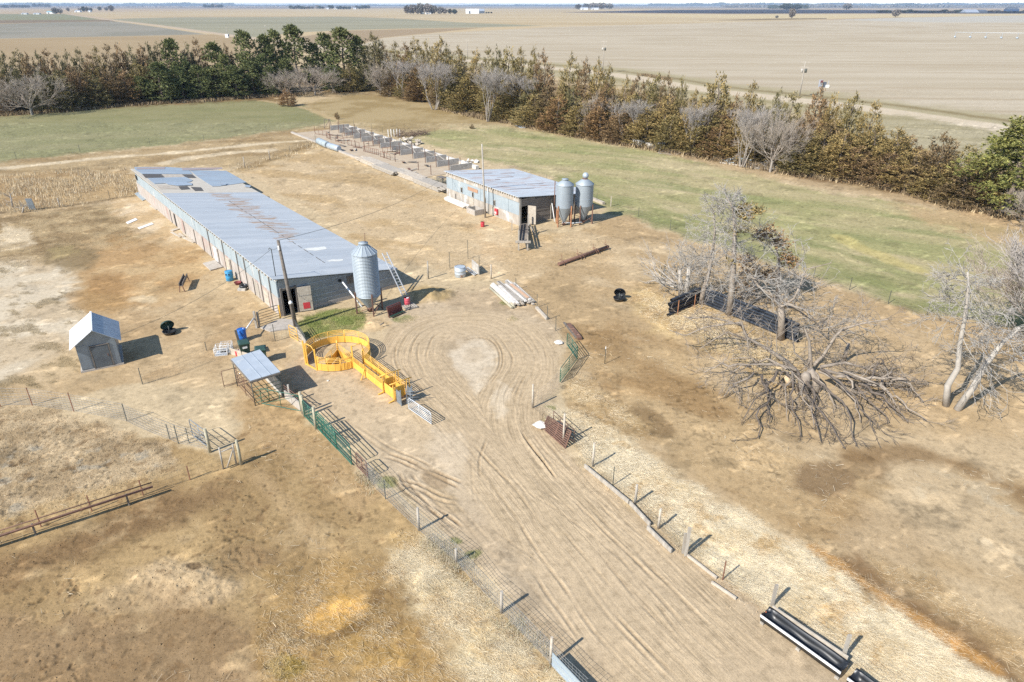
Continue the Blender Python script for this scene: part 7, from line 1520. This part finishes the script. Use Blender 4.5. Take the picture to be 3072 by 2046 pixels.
for tip, arch, th, dk in LIMB:
    T_ = G(*Z5(*tip)); T_.z = .1; a = math.atan2(T_.y - HB.y, T_.x - HB.x); fx = r.uniform(.35, .75); sx_ = (T_.x - HB.x) * fx; st_ = Vector((HB.x + sx_, HB.y + (.25 * abs(sx_) if sx_ < 0 else -.12 * sx_) + r.uniform(-.3, .3), max(.5, HB.z + r.uniform(-.5, .2) - .12 * abs(sx_)))); n = 9; q = []; wob = Vector((0, 0, 0)); th *= .72
    for i in range(n + 1):
        f = i / n; p_ = st_.lerp(T_, f); p_.z += arch * .38 * (math.sin(math.pi * min(1, f * .95)) ** .8) * (1 - .35 * f); wob = wob * .75 + Vector((r.gauss(0, .2), r.gauss(0, .2), r.gauss(0, .12))); p_ += wob * (math.sin(math.pi * f) if i else 0); p_.z = max(.06, p_.z); q.append(p_)
    mb = MB(); mb.path(q, [th * (1 - .8 * i / n) + .008 for i in range(n + 1)], 7, caps=False); m_ = M_DEADDARK if dk else M_DEAD; lo = bw(mb, 'limb', m_, ft); mb = MB()
    for k in range(6):
        f = r.uniform(.2, .98); i = min(n - 1, int(f * n)); d0 = (q[i + 1] - q[i]).normalized(); d = (d0 + Vector((r.gauss(0, .55), r.gauss(0, .55), r.gauss(-.15, .3)))).normalized()
        grow(mb, r, along(q, f), d, r.uniform(.6, 1.9) * (1.2 - .5 * f), max(.014, th * .4 * (1.1 - .6 * f)), 2, -.16, .55, (2, 3), (5, 4, 3), .009, .24, 1, .04)
    bw(mb, 'twigs', m_, lo)
for b, pts_, r0, dpt in (((2330, 1140), [(960, 1090), (900, 1030), (820, 970), (740, 930), (670, 890), (640, 800)], .17, 3), ((2260, 1060), [(670, 890), (640, 820), (560, 790), (450, 775), (330, 775), (300, 770)], .10, 3), ((2260, 1060), [(665, 900), (560, 860), (480, 900), (390, 960)], .07, 2), ((2260, 1065), [(640, 800), (540, 800), (420, 830), (310, 880), (215, 850)], .08, 2), ((2440, 1120), [(1040, 1080), (1050, 1000), (1030, 900), (1010, 830)], .16, 3), ((2440, 1120), [(1060, 1050), (1130, 1000), (1190, 880), (1240, 840), (1380, 810), (1500, 780)], .12, 3), ((2420, 1120), [(1050, 1060), (950, 980), (940, 900), (935, 800)], .07, 2), ((2460, 1140), [(1100, 1060), (1250, 1040), (1360, 1060), (1440, 1110), (1560, 1150)], .11, 3), ((2470, 1160), [(1120, 1080), (1280, 1120), (1400, 1200), (1500, 1290), (1530, 1370)], .11, 3), ((2380, 1150), [(960, 1080), (860, 1050), (760, 1050), (640, 1050), (560, 1100)], .10, 3)):
    q = [AT(b, *Z5(*p)) for p in pts_]
    for p_ in q: p_.z = max(.1, p_.z)
    for i, p_ in enumerate(q): p_.y += r.uniform(-.3, .3) * (i > 0)
    n = len(q) - 1; mb = MB(); mb.path(q, [r0 * (1 - .72 * i / n) for i in range(n + 1)], 8, caps=False); lo = bw(mb, 'limb', M_DEAD, ft); mb = MB()
    for k in range(18 if dpt > 2 else 9):
        f = r.uniform(.2, 1); d = Vector((r.gauss(0, 1), r.gauss(0, 1), r.gauss(.1, .5))).normalized(); grow(mb, r, along(q, f), d, r.uniform(.6, 1.7), max(.018, r0 * .2), dpt, -.04, .65, (2, 3), (4, 3, 3), .010, .22, 1, .04)
    bw(mb, 'twigs', M_DEAD, lo)
o = MB().path([(0, 0, 0), (.02, 0, .7), (.05, 0, 1.35)], [.14, .12, .10], 8).build('dead_stub', M_DEAD); o.location = G(*Z5(1235, 1030)); tag(o, 'short standing dead stub right of the fallen tree', 'stub')
# ---- pale dead trunks at the right edge
Zr = lambda x, y: (2772 + x / 1.567, 300 + y / 1.567)
o1, P1_ = dead('bleached crooked dead trunk standing straight at the right edge', (2837, 1217), [(2837, 1217), Zr(112, 1340), Zr(160, 1260), Zr(168, 1150), Zr(198, 990), Zr(208, 860), Zr(205, 810)], .20, .05, M_DEADPALE); twigs(o1, P1_, .55, 1.0, 46, 1.7, .025, 3, M_LICHEN, 71, (-.5, .3), taper=.5)
o2, P2b = dead('bleached dead trunk leaning far right at the right edge', (2871, 1229), [(2871, 1229), Zr(230, 1350), Zr(290, 1245), Zr(370, 1140), Zr(450, 1070)], .21, .08, M_DEADPALE); twigs(o2, P2b, .45, 1.0, 34, 1.7, .03, 3, M_LICHEN, 72, (-.5, .5), taper=.2)
for lab, pc, px2, seed in (('pale branching dead stub in the golden weeds at left', (38, 622), [(38, 622), (34, 600), (30, 583)], 81), ('grey rotten stump with roots at the left fence', (68, 638), [(68, 638), (70, 625), (72, 618)], 82)):
    oS, PS = dead(lab, pc, px2, .12, .04, M_DEADPALE, 'dead_stump'); twigs(oS, PS, .3, 1, 10, .9, .03, 1, M_DEADPALE, seed, (.1, 1.2))
# ------------------------------------------------------------------ far farms, road furniture, horizon
M_FARWALL = mat('far_white_wall', (.74, .74, .72), (.62, .62, .6), 1, .7); M_FARROOF = mat('far_grey_roof', (.30, .33, .37), (.24, .26, .30), 1, .6); M_FARDARK = mat('far_dark_wall', (.10, .12, .15), (.07, .08, .10), 1, .8)
def clump_mesh(seed, n, s, name, m_):
    r = random.Random(seed); v = []; f = []
    for k in range(n):
        d = Vector((r.gauss(0, 1), r.gauss(0, 1), r.gauss(0, 1))).normalized() * (r.random() ** .4); c = Vector((d.x * .5, d.y * .5, .55 + d.z * .45))
        if c.z < .12: continue
        a = Vector((r.gauss(0, 1), r.gauss(0, 1), r.gauss(.4, 1))).normalized(); b = a.orthogonal().normalized(); i = len(v); l = s * r.uniform(.6, 1.3)
        v += [tuple(c - b * l * .4), tuple(c + b * l * .4), tuple(c + a * l)]; f.append((i, i + 1, i + 2))
    return mesh_of(v, f, name, m_)
ML['far'] = leaf_mat('far_bare_crown', [(.13, .115, .11), (.22, .20, .18), (.17, .15, .14)]); ML['fard'] = leaf_mat('far_dark_crown', [(.030, .042, .034), (.055, .066, .05), (.04, .05, .042)])
FT = [clump_mesh(1, 500, .16, 'crown', ML['far']), clump_mesh(2, 500, .16, 'crown', ML['fard']), clump_mesh(3, 420, .15, 'crown', ML['far'])]
ftr = MB().path([(0, 0, 0), (0, 0, .5)], [.03, .02], 5, caps=False); FTT = bpy.data.meshes.new('trunk'); FTT.from_pydata(ftr.v, [], ftr.f); FTT.materials.append(M_BARK)
rf = random.Random(5); fcount = [0]
def fartree(x, base, top, w_, i, label, group):
    b = G(x, base); z = F_PX / (b.y * CP + CZ * SP); t_ = thing('distant_tree', label, 'tree', tuple(b), rf.uniform(0, 6), group); t_.scale = (w_ / z, w_ / z, max(3, (base - top) / z))
    for nm_, me_ in (('crown', FT[i]), ('trunk', FTT)): o = bpy.data.objects.new(nm_, me_); COL.objects.link(o); o.parent = t_
def farhouse(x0, x1, base, top, depth, label, wm=None, rm=None, cat='farm building', name='farm_building', roof=.4, group=None):
    A, B = G(x0, base), G(x1, base); z = F_PX / (A.y * CP + CZ * SP); L = (B - A).length; h = (base - top) / z; o = thing(name, label, cat, tuple(A), math.atan2(B.y - A.y, B.x - A.x), group); hw = h * (1 - roof)
    MB().box((L / 2, depth / 2, hw / 2), (L, depth, hw)).build('wall', wm or M_FARWALL, o)
    v = [(-.3, -.3, hw), (L + .3, -.3, hw), (L + .3, depth / 2, h), (-.3, depth / 2, h), (-.3, depth + .3, hw), (L + .3, depth + .3, hw)]
    MB().add(v, [(0, 1, 2, 3), (3, 2, 5, 4), (0, 3, 4), (1, 5, 2), (0, 4, 5, 1)]).build('roof', rm or M_FARROOF, o)
    MB().box((L * .3, -.06, hw * .4), (min(4, L * .2), .1, hw * .75)).build('door', M_FARDARK, o); return o
gf = 'trees of the distant farmstead beyond the fields'
for i, (x, top, w_, k) in enumerate(((1222, 19, 20, 0), (1240, 16, 26, 2), (1262, 13, 28, 0), (1284, 14, 30, 0), (1303, 18, 22, 2), (1322, 22, 20, 0), (1297, 24, 13, 1), (1318, 24, 13, 1), (1335, 27, 16, 2), (1350, 28, 14, 1), (1364, 29, 16, 1), (1232, 24, 22, 2), (1254, 26, 20, 0))): fartree(x, 42.5, top, w_, k, f'{("grey bare", "dark green", "pale bare")[k]} tree, {ORD[i]} counted in the middle distant farmstead', gf)
farhouse(1262, 1272, 42.5, 34, 9, 'small white farmhouse among the bare trees of middle distant farmstead'); farhouse(1276, 1293, 42.6, 34.5, 12, 'second white house right of the small farmhouse far away')
farhouse(1397, 1437, 41, 28, 26, 'long white farm shed right of the middle distant farmstead', rm=M_FARWALL, roof=.3); farhouse(1438, 1453, 40, 27.5, 20, 'dark roofed barn touching the long white farm shed', M_FARDARK, M_FARROOF, roof=.5)
for i, x in enumerate((1459, 1466, 1474)): fartree(x, 40.5, 36, 6, 1, f'tiny dark shrub, {ORD[i]} right of the dark roofed barn', 'shrubs by the far shed')
for i, (x, base, top, w_, k) in enumerate(((168, 42, 25, 22, 0), (182, 42, 26, 18, 2), (240, 35, 24, 10, 2), (252, 36, 21, 12, 1), (262, 36, 22, 12, 0), (274, 35, 24, 10, 1), (300, 33, 21, 12, 0), (320, 33, 22, 12, 2), (336, 35, 18, 16, 0), (205, 35, 24, 10, 0))): fartree(x, base, top, w_, k, f'{("grey bare", "dark green", "pale bare")[k]} tree, {ORD[i]} counted along the far left road', 'trees of the far left farmsteads')
farhouse(140, 160, 41, 34, 10, 'teal roofed shed beside the far left bare trees', M_FARWALL, mat('teal_roof', (.22, .38, .42))); farhouse(64, 80, 43, 39, 8, 'low pale shed at the far left pasture'); farhouse(224, 240, 36.5, 31, 12, 'white house by the far left road end'); farhouse(264, 271, 36.5, 31, 10, 'narrow white building at far left farmstead'); farhouse(100, 118, 43, 39, 8, 'second low pale shed at the far left pasture')
for i, (x0, x1, b) in enumerate(((869, 941, 27.5), (948, 972, 27), (985, 1000, 27), (1010, 1052, 28), (1066, 1110, 27), (612, 668, 23.5), (20, 90, 24), (0, 20, 24), (100, 150, 22))):
    n = max(2, int((x1 - x0) / 8))
    for k in range(n): fartree(x0 + (x1 - x0) * (k + .5) / n, b + rf.uniform(-.3, .3), b - rf.uniform(7, 10.5), (x1 - x0) / n * 1.5, rf.choice((1, 1, 0)), f'small far dark tree in the {ORD[i]} distant grove, member {ORD[k]}', 'distant groves on the left')
for i, x in enumerate((978, 1004, 1060)): farhouse(x, x + 8, 27.8, 23, 14, f'{("tiny white house left", "tiny white house centre", "tiny white house right")[i]} in the distant groves')
for i, (x, base, top, w_, k) in enumerate(((1735, 29, 14, 22, 0), (1758, 29, 12, 24, 2), (1780, 28, 10, 30, 0), (1805, 28, 10, 32, 2), (1828, 28, 12, 24, 0), (2374, 56, 28, 22, 2), (2686, 52, 30, 26, 2), (2330, 55, 47, 10, 2), (2540, 30, 12, 28, 0), (2360, 30, 12, 40, 1), (2390, 30, 13, 30, 1))): fartree(x, base, top, w_, k, f'{("grey bare", "dark green", "pale bare")[k]} tree, {ORD[i]} counted across the far right fields', 'trees scattered in the far right fields')
farhouse(1742, 1764, 29.5, 22, 14, 'grey white farmhouse among far bare trees'); farhouse(1772, 1796, 29, 23, 14, 'second pale farmhouse among far bare trees'); farhouse(2898, 2938, 39, 29.5, 30, 'large grey blue roofed shed far right', M_FARDARK, M_FARROOF, roof=.85); farhouse(2940, 2962, 39, 30, 26, 'dark barn touching the large grey blue shed', M_FARDARK, M_FARDARK, roof=.5); farhouse(3022, 3056, 37, 24, 20, 'dark blue far shed near the right edge', mat('far_blue_wall', (.05, .10, .20)), M_FARDARK)
for i in range(26):
    x = 2640 + i * 17.5; fartree(x, 38.5 + rf.uniform(-.4, .2), 38 - rf.uniform(3.5, 9), 22, 1 if rf.random() < .7 else 0, f'dark far shrub, {ORD[min(i, 24)]} along the black far hedge' + (' end' if i > 24 else ''), 'far right dark hedge')
mast2 = thing('radio_mast', 'thin radio mast on the horizon behind the middle farmstead', 'mast', tuple(G(1345, 17.5))); z_ = F_PX / (G(1345, 17.5).y); bw(MB().tube(G(1345, 17.5), G(1345, 17.5) + Vector((0, 0, 14 / z_)), 3.2, 2.2, n=5), 'mast_pole', M_FARDARK, mast2)
farhouse(1375, 1392, 17.6, 11.5, 60, 'white grain elevator on the horizon', roof=.2)
# far tree belts reading as one mass each
def belt(name, label, px0, px1, py, hpx, n, m_, seed, s=.55):
    r = random.Random(seed); v = []; f = []
    for k in range(n):
        x = r.uniform(px0, px1); b = G(x, py + r.uniform(-.25, .25)); z = F_PX / (b.y * CP); h = hpx / z * (.35 + .65 * (vn(x / 40 + seed) * .7 + .3 * r.random())) ; w_ = 5 / z * r.uniform(.6, 1.6)
        for j in range(4):
            q = b + Vector((r.uniform(-w_, w_), r.uniform(-w_, w_), h * r.random() * .7)); a = Vector((r.gauss(0, .5), r.gauss(0, .5), 1)).normalized(); bb = Vector((a.z, r.gauss(0, .3), -a.x)).normalized(); l = h * .5; i = len(v)
            v += [tuple(q - bb * w_ * s), tuple(q + bb * w_ * s), tuple(q + a * l + bb * w_ * .2), tuple(q + a * l - bb * w_ * .2)]; f.append((i, i + 1, i + 2, i + 3))
    o = link(bpy.data.objects.new(name, mesh_of(v, f, name, m_))); tag(o, label, 'woodland', kind='stuff')
def vn(x):
    i = math.floor(x); f = x - i; f = f * f * (3 - 2 * f); h = lambda n: ((math.sin(n * 127.1) * 43758.5453) % 1.0); return h(i) * (1 - f) + h(i + 1) * f
belt('far_woodland', 'hazy wooded rise along the left horizon', -300, 700, 18.0, 9.5, 1500, ML['fard'], 1); belt('far_woodland', 'thin tree belt on the middle horizon', 600, 2000, 18.0, 4.5, 1300, ML['fard'], 2); belt('far_woodland', 'hazy wooded rise along the right horizon', 1950, 3400, 18.0, 9.5, 1700, ML['fard'], 3)
belt('far_woodland', 'brown creek woodland across the far right fields', 2170, 3300, 22.5, 9, 900, ML['far'], 4); belt('far_woodland', 'dark evergreen belt far right', 2310, 2420, 26, 11, 200, ML['fard'], 5); belt('far_woodland', 'dark blue grove far right beyond fields', 2615, 2760, 19.5, 9, 240, ML['fard'], 6); belt('far_woodland', 'grey brush row far left', -100, 1100, 22, 4.5, 500, ML['far'], 7)
# road side power poles, well, pivot
def farpole(b, top, arms, label, tr):
    p = G(*b); h = HT(b, top); o = thing('power_pole', label, 'power pole', tuple(p), -.5, 'power poles along the gravel road'); MB().tube((0, 0, 0), (0, 0, h), .16, .11, n=7).build('pole', M_WOOD, o)
    for z in arms: MB().box((0, 0, h * z), (2.3, .12, .14)).build('crossarm', M_WOOD, o)
    if tr:
        for s in (-1, 1): MB().lathe([(.28, -.45), (.3, .4), (.1, .5)], (s * .45, 0, h * .74), 12, cap0=True).build('transformer', M_CONCGREY if s < 0 else M_TPOST, o)
farpole((2398, 290), 184, (.98, .84), 'nearest power pole with two crossarms and transformers by the gravel road', True); farpole((1808, 218), 122, (.98, .84), 'middle power pole with crossarms behind the right windbreak', True); farpole((1403, 178), 119, (.98,), 'third power pole, thin, left behind the windbreak', False); farpole((800, 112), 74, (.95,), 'white topped power pole behind the left pines', False); farpole((683, 106), 82, (.95,), 'power pole at the far road beside a white box', False)
M_MACH = mat('faded_machinery', (.42, .42, .44), (.25, .27, .30), 1, .6)
p = G(2466, 262); o = thing('irrigation_pump', 'grey irrigation pump set at the field edge beyond the gravel road', 'pump', tuple(p)); MB().box((-.6, 0, 1.0), (.8, .7, 2.0)).build('panel_box', M_MACH, o); MB().box((-.5, -.4, 1.6), (.7, .1, .6)).build('sign_plate', mat('maroon_plate', (.18, .06, .06)), o); MB().box((.7, .2, .7), (.7, .7, 1.4)).build('engine', M_FARDARK, o); MB().box((1.3, -.3, .35), (.9, .6, .7)).build('tank', M_WHITE, o); MB().tube((1.6, 0, .5), (1.6, 0, 1.9), .08, n=6).build('pipe', M_MACH, o)
p = G(682, 113); o = thing('white_box', 'white metal box beside the far left road', 'utility box', tuple(p)); MB().box((0, 0, 1.2), (2.2, 1.6, 2.4)).build('body', M_WHITE, o); MB().box((1.2, -.3, 1.5), (.5, 1.2, 1.2)).build('door', M_FARDARK, o)
pv_ = thing('pivot_irrigator', 'long pale centre pivot irrigator in the big tan field', 'irrigator', tuple(G(2855, 114))); B0, B1 = G(2862, 113), G(3300, 121); n = 9
bw(MB().tube(B0 + Vector((0, 0, 3.6)), B1 + Vector((0, 0, 3.6)), .13, n=6), 'span_pipe', M_GREYGATE, pv_)
tm = MB()
for k in range(n * 4): q, q2 = B0.lerp(B1, k / (n * 4)), B0.lerp(B1, (k + 1) / (n * 4)); tm.tube(q + Vector((0, 0, 3.6)), q.lerp(q2, .5) + Vector((0, 0, 2.9)), .035, n=3); tm.tube(q.lerp(q2, .5) + Vector((0, 0, 2.9)), q2 + Vector((0, 0, 3.6)), .035, n=3)
bw(tm, 'truss', M_GREYGATE, pv_)
for k in range(n):
    q = B0.lerp(B1, (k + .05) / n); m = MB()
    for dx in (-1.8, 1.8): m.tube(q + Vector((dx * .5, dx, .4)), q + Vector((0, 0, 3.6)), .06, n=4); m.lathe([(.1, -.15), (.6, -.15), (.6, .15), (.1, .15)], q + Vector((dx * .5, dx, .6)), 10, M=Matrix.Rotation(math.pi / 2, 3, 'X'))
    bw(m, 'drive_tower', M_GALV, pv_)
# yellow tree skirt machine glimpsed under the windbreak, rubbish along its foot
p = G(1255, 293); o = thing('yellow_implement', 'bright yellow implement half hidden at the windbreak foot', 'implement', tuple(p)); MB().box((0, 0, .7), (1.8, .9, .5)).build('frame', M_YEL, o); MB().beam((-.9, 0, .5), (-1.7, -.2, 1.3), .3, .15).build('arm', M_YEL, o); MB().beam((.2, 0, .9), (.4, 0, 2.0), .3, .3).build('mast', M_YEL, o)
for s in (-.6, .6): MB().lathe([(.1, -.12), (.45, -.12), (.45, .12), (.1, .12)], (s, -.4, .45), 14, M=Matrix.Rotation(math.pi / 2, 3, 'X')).build('wheel', M_BLACK, o)
for i, (x, y, sx, sy) in enumerate(((1926, 436, 3.0, 2.0), (1965, 444, 2.6, 1.8))):
    p = G(x, y); o = MB().box((0, 0, .45), (sx, sy, .9), M=Matrix.Rotation(.10 * (1 - 2 * i), 3, 'Y')).build('concrete_block', M_STONE); o.location = p; o.rotation_euler = (0, 0, .5 - .3 * i); tag(o, ('left big pale concrete block at the windbreak foot', 'right tilted concrete block at the windbreak foot')[i], 'concrete block')
junk('junk_pile', 'pale boards and bluish scrap heaped below the windbreak', 'scrap heap', (2215, 488), 22, 1.6, .7, M_PB, 21, 'box'); junk('junk_pile', 'dark brushwood heap behind the concrete blocks', 'brush pile', (1880, 430), 90, 2.2, .9, M_BRUSH, 22); junk('junk_pile', 'scattered pale sticks right of the concrete blocks', 'sticks', (2020, 460), 40, 1.8, .3, M_TWIG, 23); junk('branch_heap', 'bare branch heap below the last bare windbreak tree', 'brush pile', (2310, 505), 120, 2.0, 1.1, M_TWIG, 24); junk('branch_heap', 'pale sticks at the windbreak foot right of the bare trees', 'sticks', (2360, 519), 40, 1.6, .4, M_PLANK, 25)
beam_obj('pale_log', 'pale log lying before the bare windbreak trees', 'log', (2160, 489), (2296, 509), .2, .15, M_PLANK); beam_obj('pale_log', 'short white log at the bare tree foot', 'log', (2298, 508), (2322, 510), .28, .25, M_WHITE)
# dead white limb caught in the cedar tops
cl = thing('dead_snag', 'white dead snag showing through the right windbreak cedars', 'dead tree', tuple(G(2590, 500))); q = [AT((2590, 500), *p) for p in ((2590, 500), (2592, 440), (2604, 395))]; bw(MB().path(q, [.14, .1, .06], 6), 'trunk', M_DEADPALE, cl); twigs(cl, q, .6, 1, 16, 2.6, .05, 2, M_DEADPALE, 91, (-.3, .4), name='branches', rmin=.025)
# ------------------------------------------------------------------ air
hz = MB().box((0, 14975, 23.0), (44000, 30050, 50)).build('haze', None); hz.location = (0, 0, 0)
hm = bpy.data.materials.new('haze'); hm.use_nodes = True; ht = hm.node_tree; ht.nodes.remove(ht.nodes['Principled BSDF']); pvn = ht.nodes.new('ShaderNodeVolumePrincipled')
pvn.inputs['Color'].default_value = (.62, .78, 1.0, 1); pvn.inputs['Density'].default_value = 7e-5; pvn.inputs['Anisotropy'].default_value = 0.0
ht.links.new(pvn.outputs[0], ht.nodes['Material Output'].inputs['Volume']); hz.data.materials.append(hm); tag(hz, 'thin bluish air over the fields', 'haze', kind='stuff')
# ------------------------------------------------------------------ loose straw, dry grass, weeds, clods lying on the ground
RG = np.random.default_rng(4)
A2 = lambda a: a.reshape(NR, NC)
dX = np.abs(np.diff(A2(GX), axis=1))[:-1, :]; dY = np.abs(np.diff(A2(GY), axis=0))[:, :-1]
AREA = (dX * dY); inv = (A2(PX0)[:-1, :-1] > -260) & (A2(PX0)[:-1, :-1] < 3330) & (A2(GY)[:-1, :-1] > 13)
def scatter(mask, n, ymax=75, falloff=0.0):
    w_ = A2(mask)[:-1, :-1] * AREA * inv * (A2(GY)[:-1, :-1] < ymax)
    if falloff: w_ = w_ / (1 + (A2(GY)[:-1, :-1] / falloff) ** 2)
    cdf = np.cumsum(w_.ravel()); k = np.searchsorted(cdf, RG.random(n) * cdf[-1]); k = np.minimum(k, w_.size - 1)
    i, j = k // (NC - 1), k % (NC - 1); b = i * NC + j; f, g = RG.random(n), RG.random(n)
    lerp2 = lambda a: (a[b] * (1 - f) + a[b + 1] * f) * (1 - g) + (a[b + NC] * (1 - f) + a[b + NC + 1] * f) * g
    return lerp2(GX), lerp2(GY), lerp2(ZZ), C[b]
def cover_mat(name, rough=.9):
    m, t, b = nmat(name); a = N(t, 'ShaderNodeAttribute', attribute_name='tone'); t.links.new(a.outputs['Color'], b.inputs['Base Color']); b.inputs['Roughness'].default_value = rough; b.inputs['Specular IOR Level'].default_value = .2; return m
def mass(name, label, cat, V, col, per):
    """V: (n, per, 3) corner points, col: (n, 3)"""
    n = len(V); me = bpy.data.meshes.new(name); me.vertices.add(n * per); me.vertices.foreach_set('co', V.astype(np.float32).ravel())
    me.loops.add(n * per); me.loops.foreach_set('vertex_index', np.arange(n * per, dtype=np.int32)); me.polygons.add(n)
    me.polygons.foreach_set('loop_start', np.arange(0, n * per, per, dtype=np.int32)); me.polygons.foreach_set('loop_total', np.full(n, per, np.int32)); me.update(calc_edges=True)
    at = me.attributes.new('tone', 'FLOAT_COLOR', 'POINT'); cc = np.concatenate([np.repeat(np.clip(col, .01, .85), per, 0), np.ones((n * per, 1))], 1); at.data.foreach_set('color', cc.astype(np.float32).ravel())
    me.materials.append(cover_mat(name)); tag(link(bpy.data.objects.new(name, me)), label, cat, kind='stuff')
def stems(mask, n, L0, L1, w_, ymax, name, label, cat, tint, falloff=0, lift=.05, tilt=.12, prefer=None):
    x, y, z, c = scatter(mask, n, ymax, falloff); a = RG.random(n) * 6.283
    if prefer is not None: a = np.where(RG.random(n) < .6, prefer + RG.normal(0, .45, n), a)
    L = RG.uniform(L0, L1, n); e = RG.normal(0, tilt, n); ww = w_ * RG.uniform(.6, 1.4, n) * np.clip(y / 30, .8, 2.2)
    dx, dy = np.cos(a), np.sin(a); z = z + .012 + RG.random(n) * lift
    P = np.stack([x, y, z], 1); d = np.stack([dx * L, dy * L, np.abs(e) * L], 1); s = np.stack([-dy * ww / 2, dx * ww / 2, RG.normal(0, .3, n) * ww], 1)
    V = np.stack([P - s, P + s, P + d + s, P + d - s], 1); t_ = np.array(tint)[RG.integers(0, len(tint), n)] * RG.uniform(.85, 1.12, (n, 1)); t_ = t_ * .55 + c * .5; mass(name, label, cat, V, t_, 4)
def blades(mask, n, h0, h1, w_, ymax, name, label, cat, tint=None, falloff=0, lean_=.35, gain=1.15):
    x, y, z, c = scatter(mask, n, ymax, falloff); a = RG.random(n) * 6.283; h = RG.uniform(h0, h1, n); ww = w_ * RG.uniform(.6, 1.4, n) * np.clip(y / 35, .8, 2.0); l = RG.normal(0, lean_, n) * h
    P = np.stack([x, y, z - .01], 1); s = np.stack([np.cos(a) * ww / 2, np.sin(a) * ww / 2, np.zeros(n)], 1); T_ = P + np.stack([np.cos(a + 1.2) * l, np.sin(a + 1.2) * l, h], 1)
    col = c * gain * RG.uniform(.82, 1.15, (n, 1)) if tint is None else np.array(tint)[RG.integers(0, len(tint), n)] * RG.uniform(.8, 1.15, (n, 1))
    mass(name, label, cat, np.stack([P - s, P + s, T_], 1), col, 3)
STRAW = ((.74, .63, .44), (.80, .71, .53), (.62, .48, .29), (.76, .65, .46), (.52, .40, .24))
nm = (GY < 90)
sm_w = np.clip(MSK['straw'] - .25, 0, .8) ** 2.3 * nm * (.15 + sstep(-.5, .6, fbm(GX, GY, 1.0, 5, 201)))
stems(sm_w, 120000, .10, .32, .0046, 62, 'straw', 'pale straw strewn over the bedding strips and lots', 'straw', STRAW, 40, lift=.03, prefer=-.6)
lot = np.clip(MSK['straw'], 0, .3) * nm * (PX0 < 3300) * sstep(.0, .5, fbm(GX, GY, 2.5, 4, 202))
stems(lot, 3000, .12, .4, .008, 45, 'straw_stalks', 'single pale corn stalks scattered over the bare dirt', 'stalks', ((.72, .62, .44), (.60, .48, .30), (.80, .72, .56)), 30)
blades(np.clip(MSK['thatch'], 0, 1) * nm, 34000, .02, .07, .026, 88, 'dry_grass', 'short dry tan grass over the yards', 'dry grass', None, 60, .9, 1.5)
wd = np.clip(MSK['weed'], 0, 1) * nm
blades(wd, 30000, .03, .12, .022, 60, 'grass_tufts', 'green and olive grass tufts along the fences and barn', 'grass tufts', None, 40, .5, 1.45)
tall = np.clip(MSK['tall'], 0, 1)
blades(tall * sstep(-.4, .3, fbm(GX, GY, 3, 4, 203)), 9000, .2, .6, .022, 120, 'tall_weeds', 'tall golden dry weeds beyond the left yard', 'tall weeds', ((.58, .48, .32), (.50, .40, .25), (.64, .55, .40), (.44, .35, .22)), 0, .3)
edge = np.zeros(NR * NC)
for line in ([(-100, 352), (43, 345), (200, 335), (390, 317), (600, 306), (782, 292), (900, 286)], [(1330, 328), (1440, 354), (1585, 380), (1743, 412), (1827, 428), (2044, 462), (2200, 491), (2398, 528), (2547, 545), (2671, 566), (2821, 606), (2895, 626), (3010, 652)], [(1780, 208), (1900, 222), (2000, 240)]):
    i_, s_, t_ = lat(wpts(line), 2.2); edge[i_] = np.maximum(edge[i_], np.exp(-(s_ / 1.1) ** 2))
blades(edge, 16000, .3, .9, .08, 240, 'fringe_weeds', 'dry weedy fringe along the feet of the windbreaks', 'weeds', ((.30, .22, .12), (.22, .155, .09), (.38, .29, .17), (.16, .115, .07)), 0, .5)
fr_ = np.zeros(NR * NC); i_, s_, t_ = lat(wpts([(1100, 1432), (1157, 1497), (1257, 1591), (1369, 1689), (1505, 1839), (1652, 1992), (1760, 2105)]), 1.2); fr_[i_] = np.exp(-((s_) / .45) ** 2)
blades(fr_ * sstep(-.3, .3, fbm(GX, GY, 2, 3, 204)), 7000, .05, .26, .016, 60, 'fence_weeds', 'grey dry weeds caught in the driveway fence', 'weeds', ((.50, .43, .31), (.42, .35, .24), (.36, .35, .21), (.55, .48, .36)), 0, .5)
# clods and stones
x, y, z, c = scatter(np.clip(MSK['clod'], 0, 1.3) * nm + .01 * nm, 16000, 50, 30); n = len(x); s = np.exp(RG.normal(-3.95, .42, n)); off = np.array([(1, 0, -.2), (-.5, .87, -.2), (-.5, -.87, -.2), (0, 0, .8)])
rot = RG.random(n) * 6.283; V = []
for tri in ((0, 1, 3), (1, 2, 3), (2, 0, 3)):
    q = off[list(tri)][None] * s[:, None, None] * RG.uniform(.7, 1.2, (n, 1, 3)); ca, sa = np.cos(rot)[:, None], np.sin(rot)[:, None]
    V.append(np.stack([x[:, None] + q[..., 0] * ca - q[..., 1] * sa, y[:, None] + q[..., 0] * sa + q[..., 1] * ca, z[:, None] + q[..., 2]], 2))
mass('clods', 'small clods and stones on the trampled lots', 'clods', np.concatenate(V), np.tile(c * RG.uniform(.7, 1.1, (n, 1)), (3, 1)), 3)
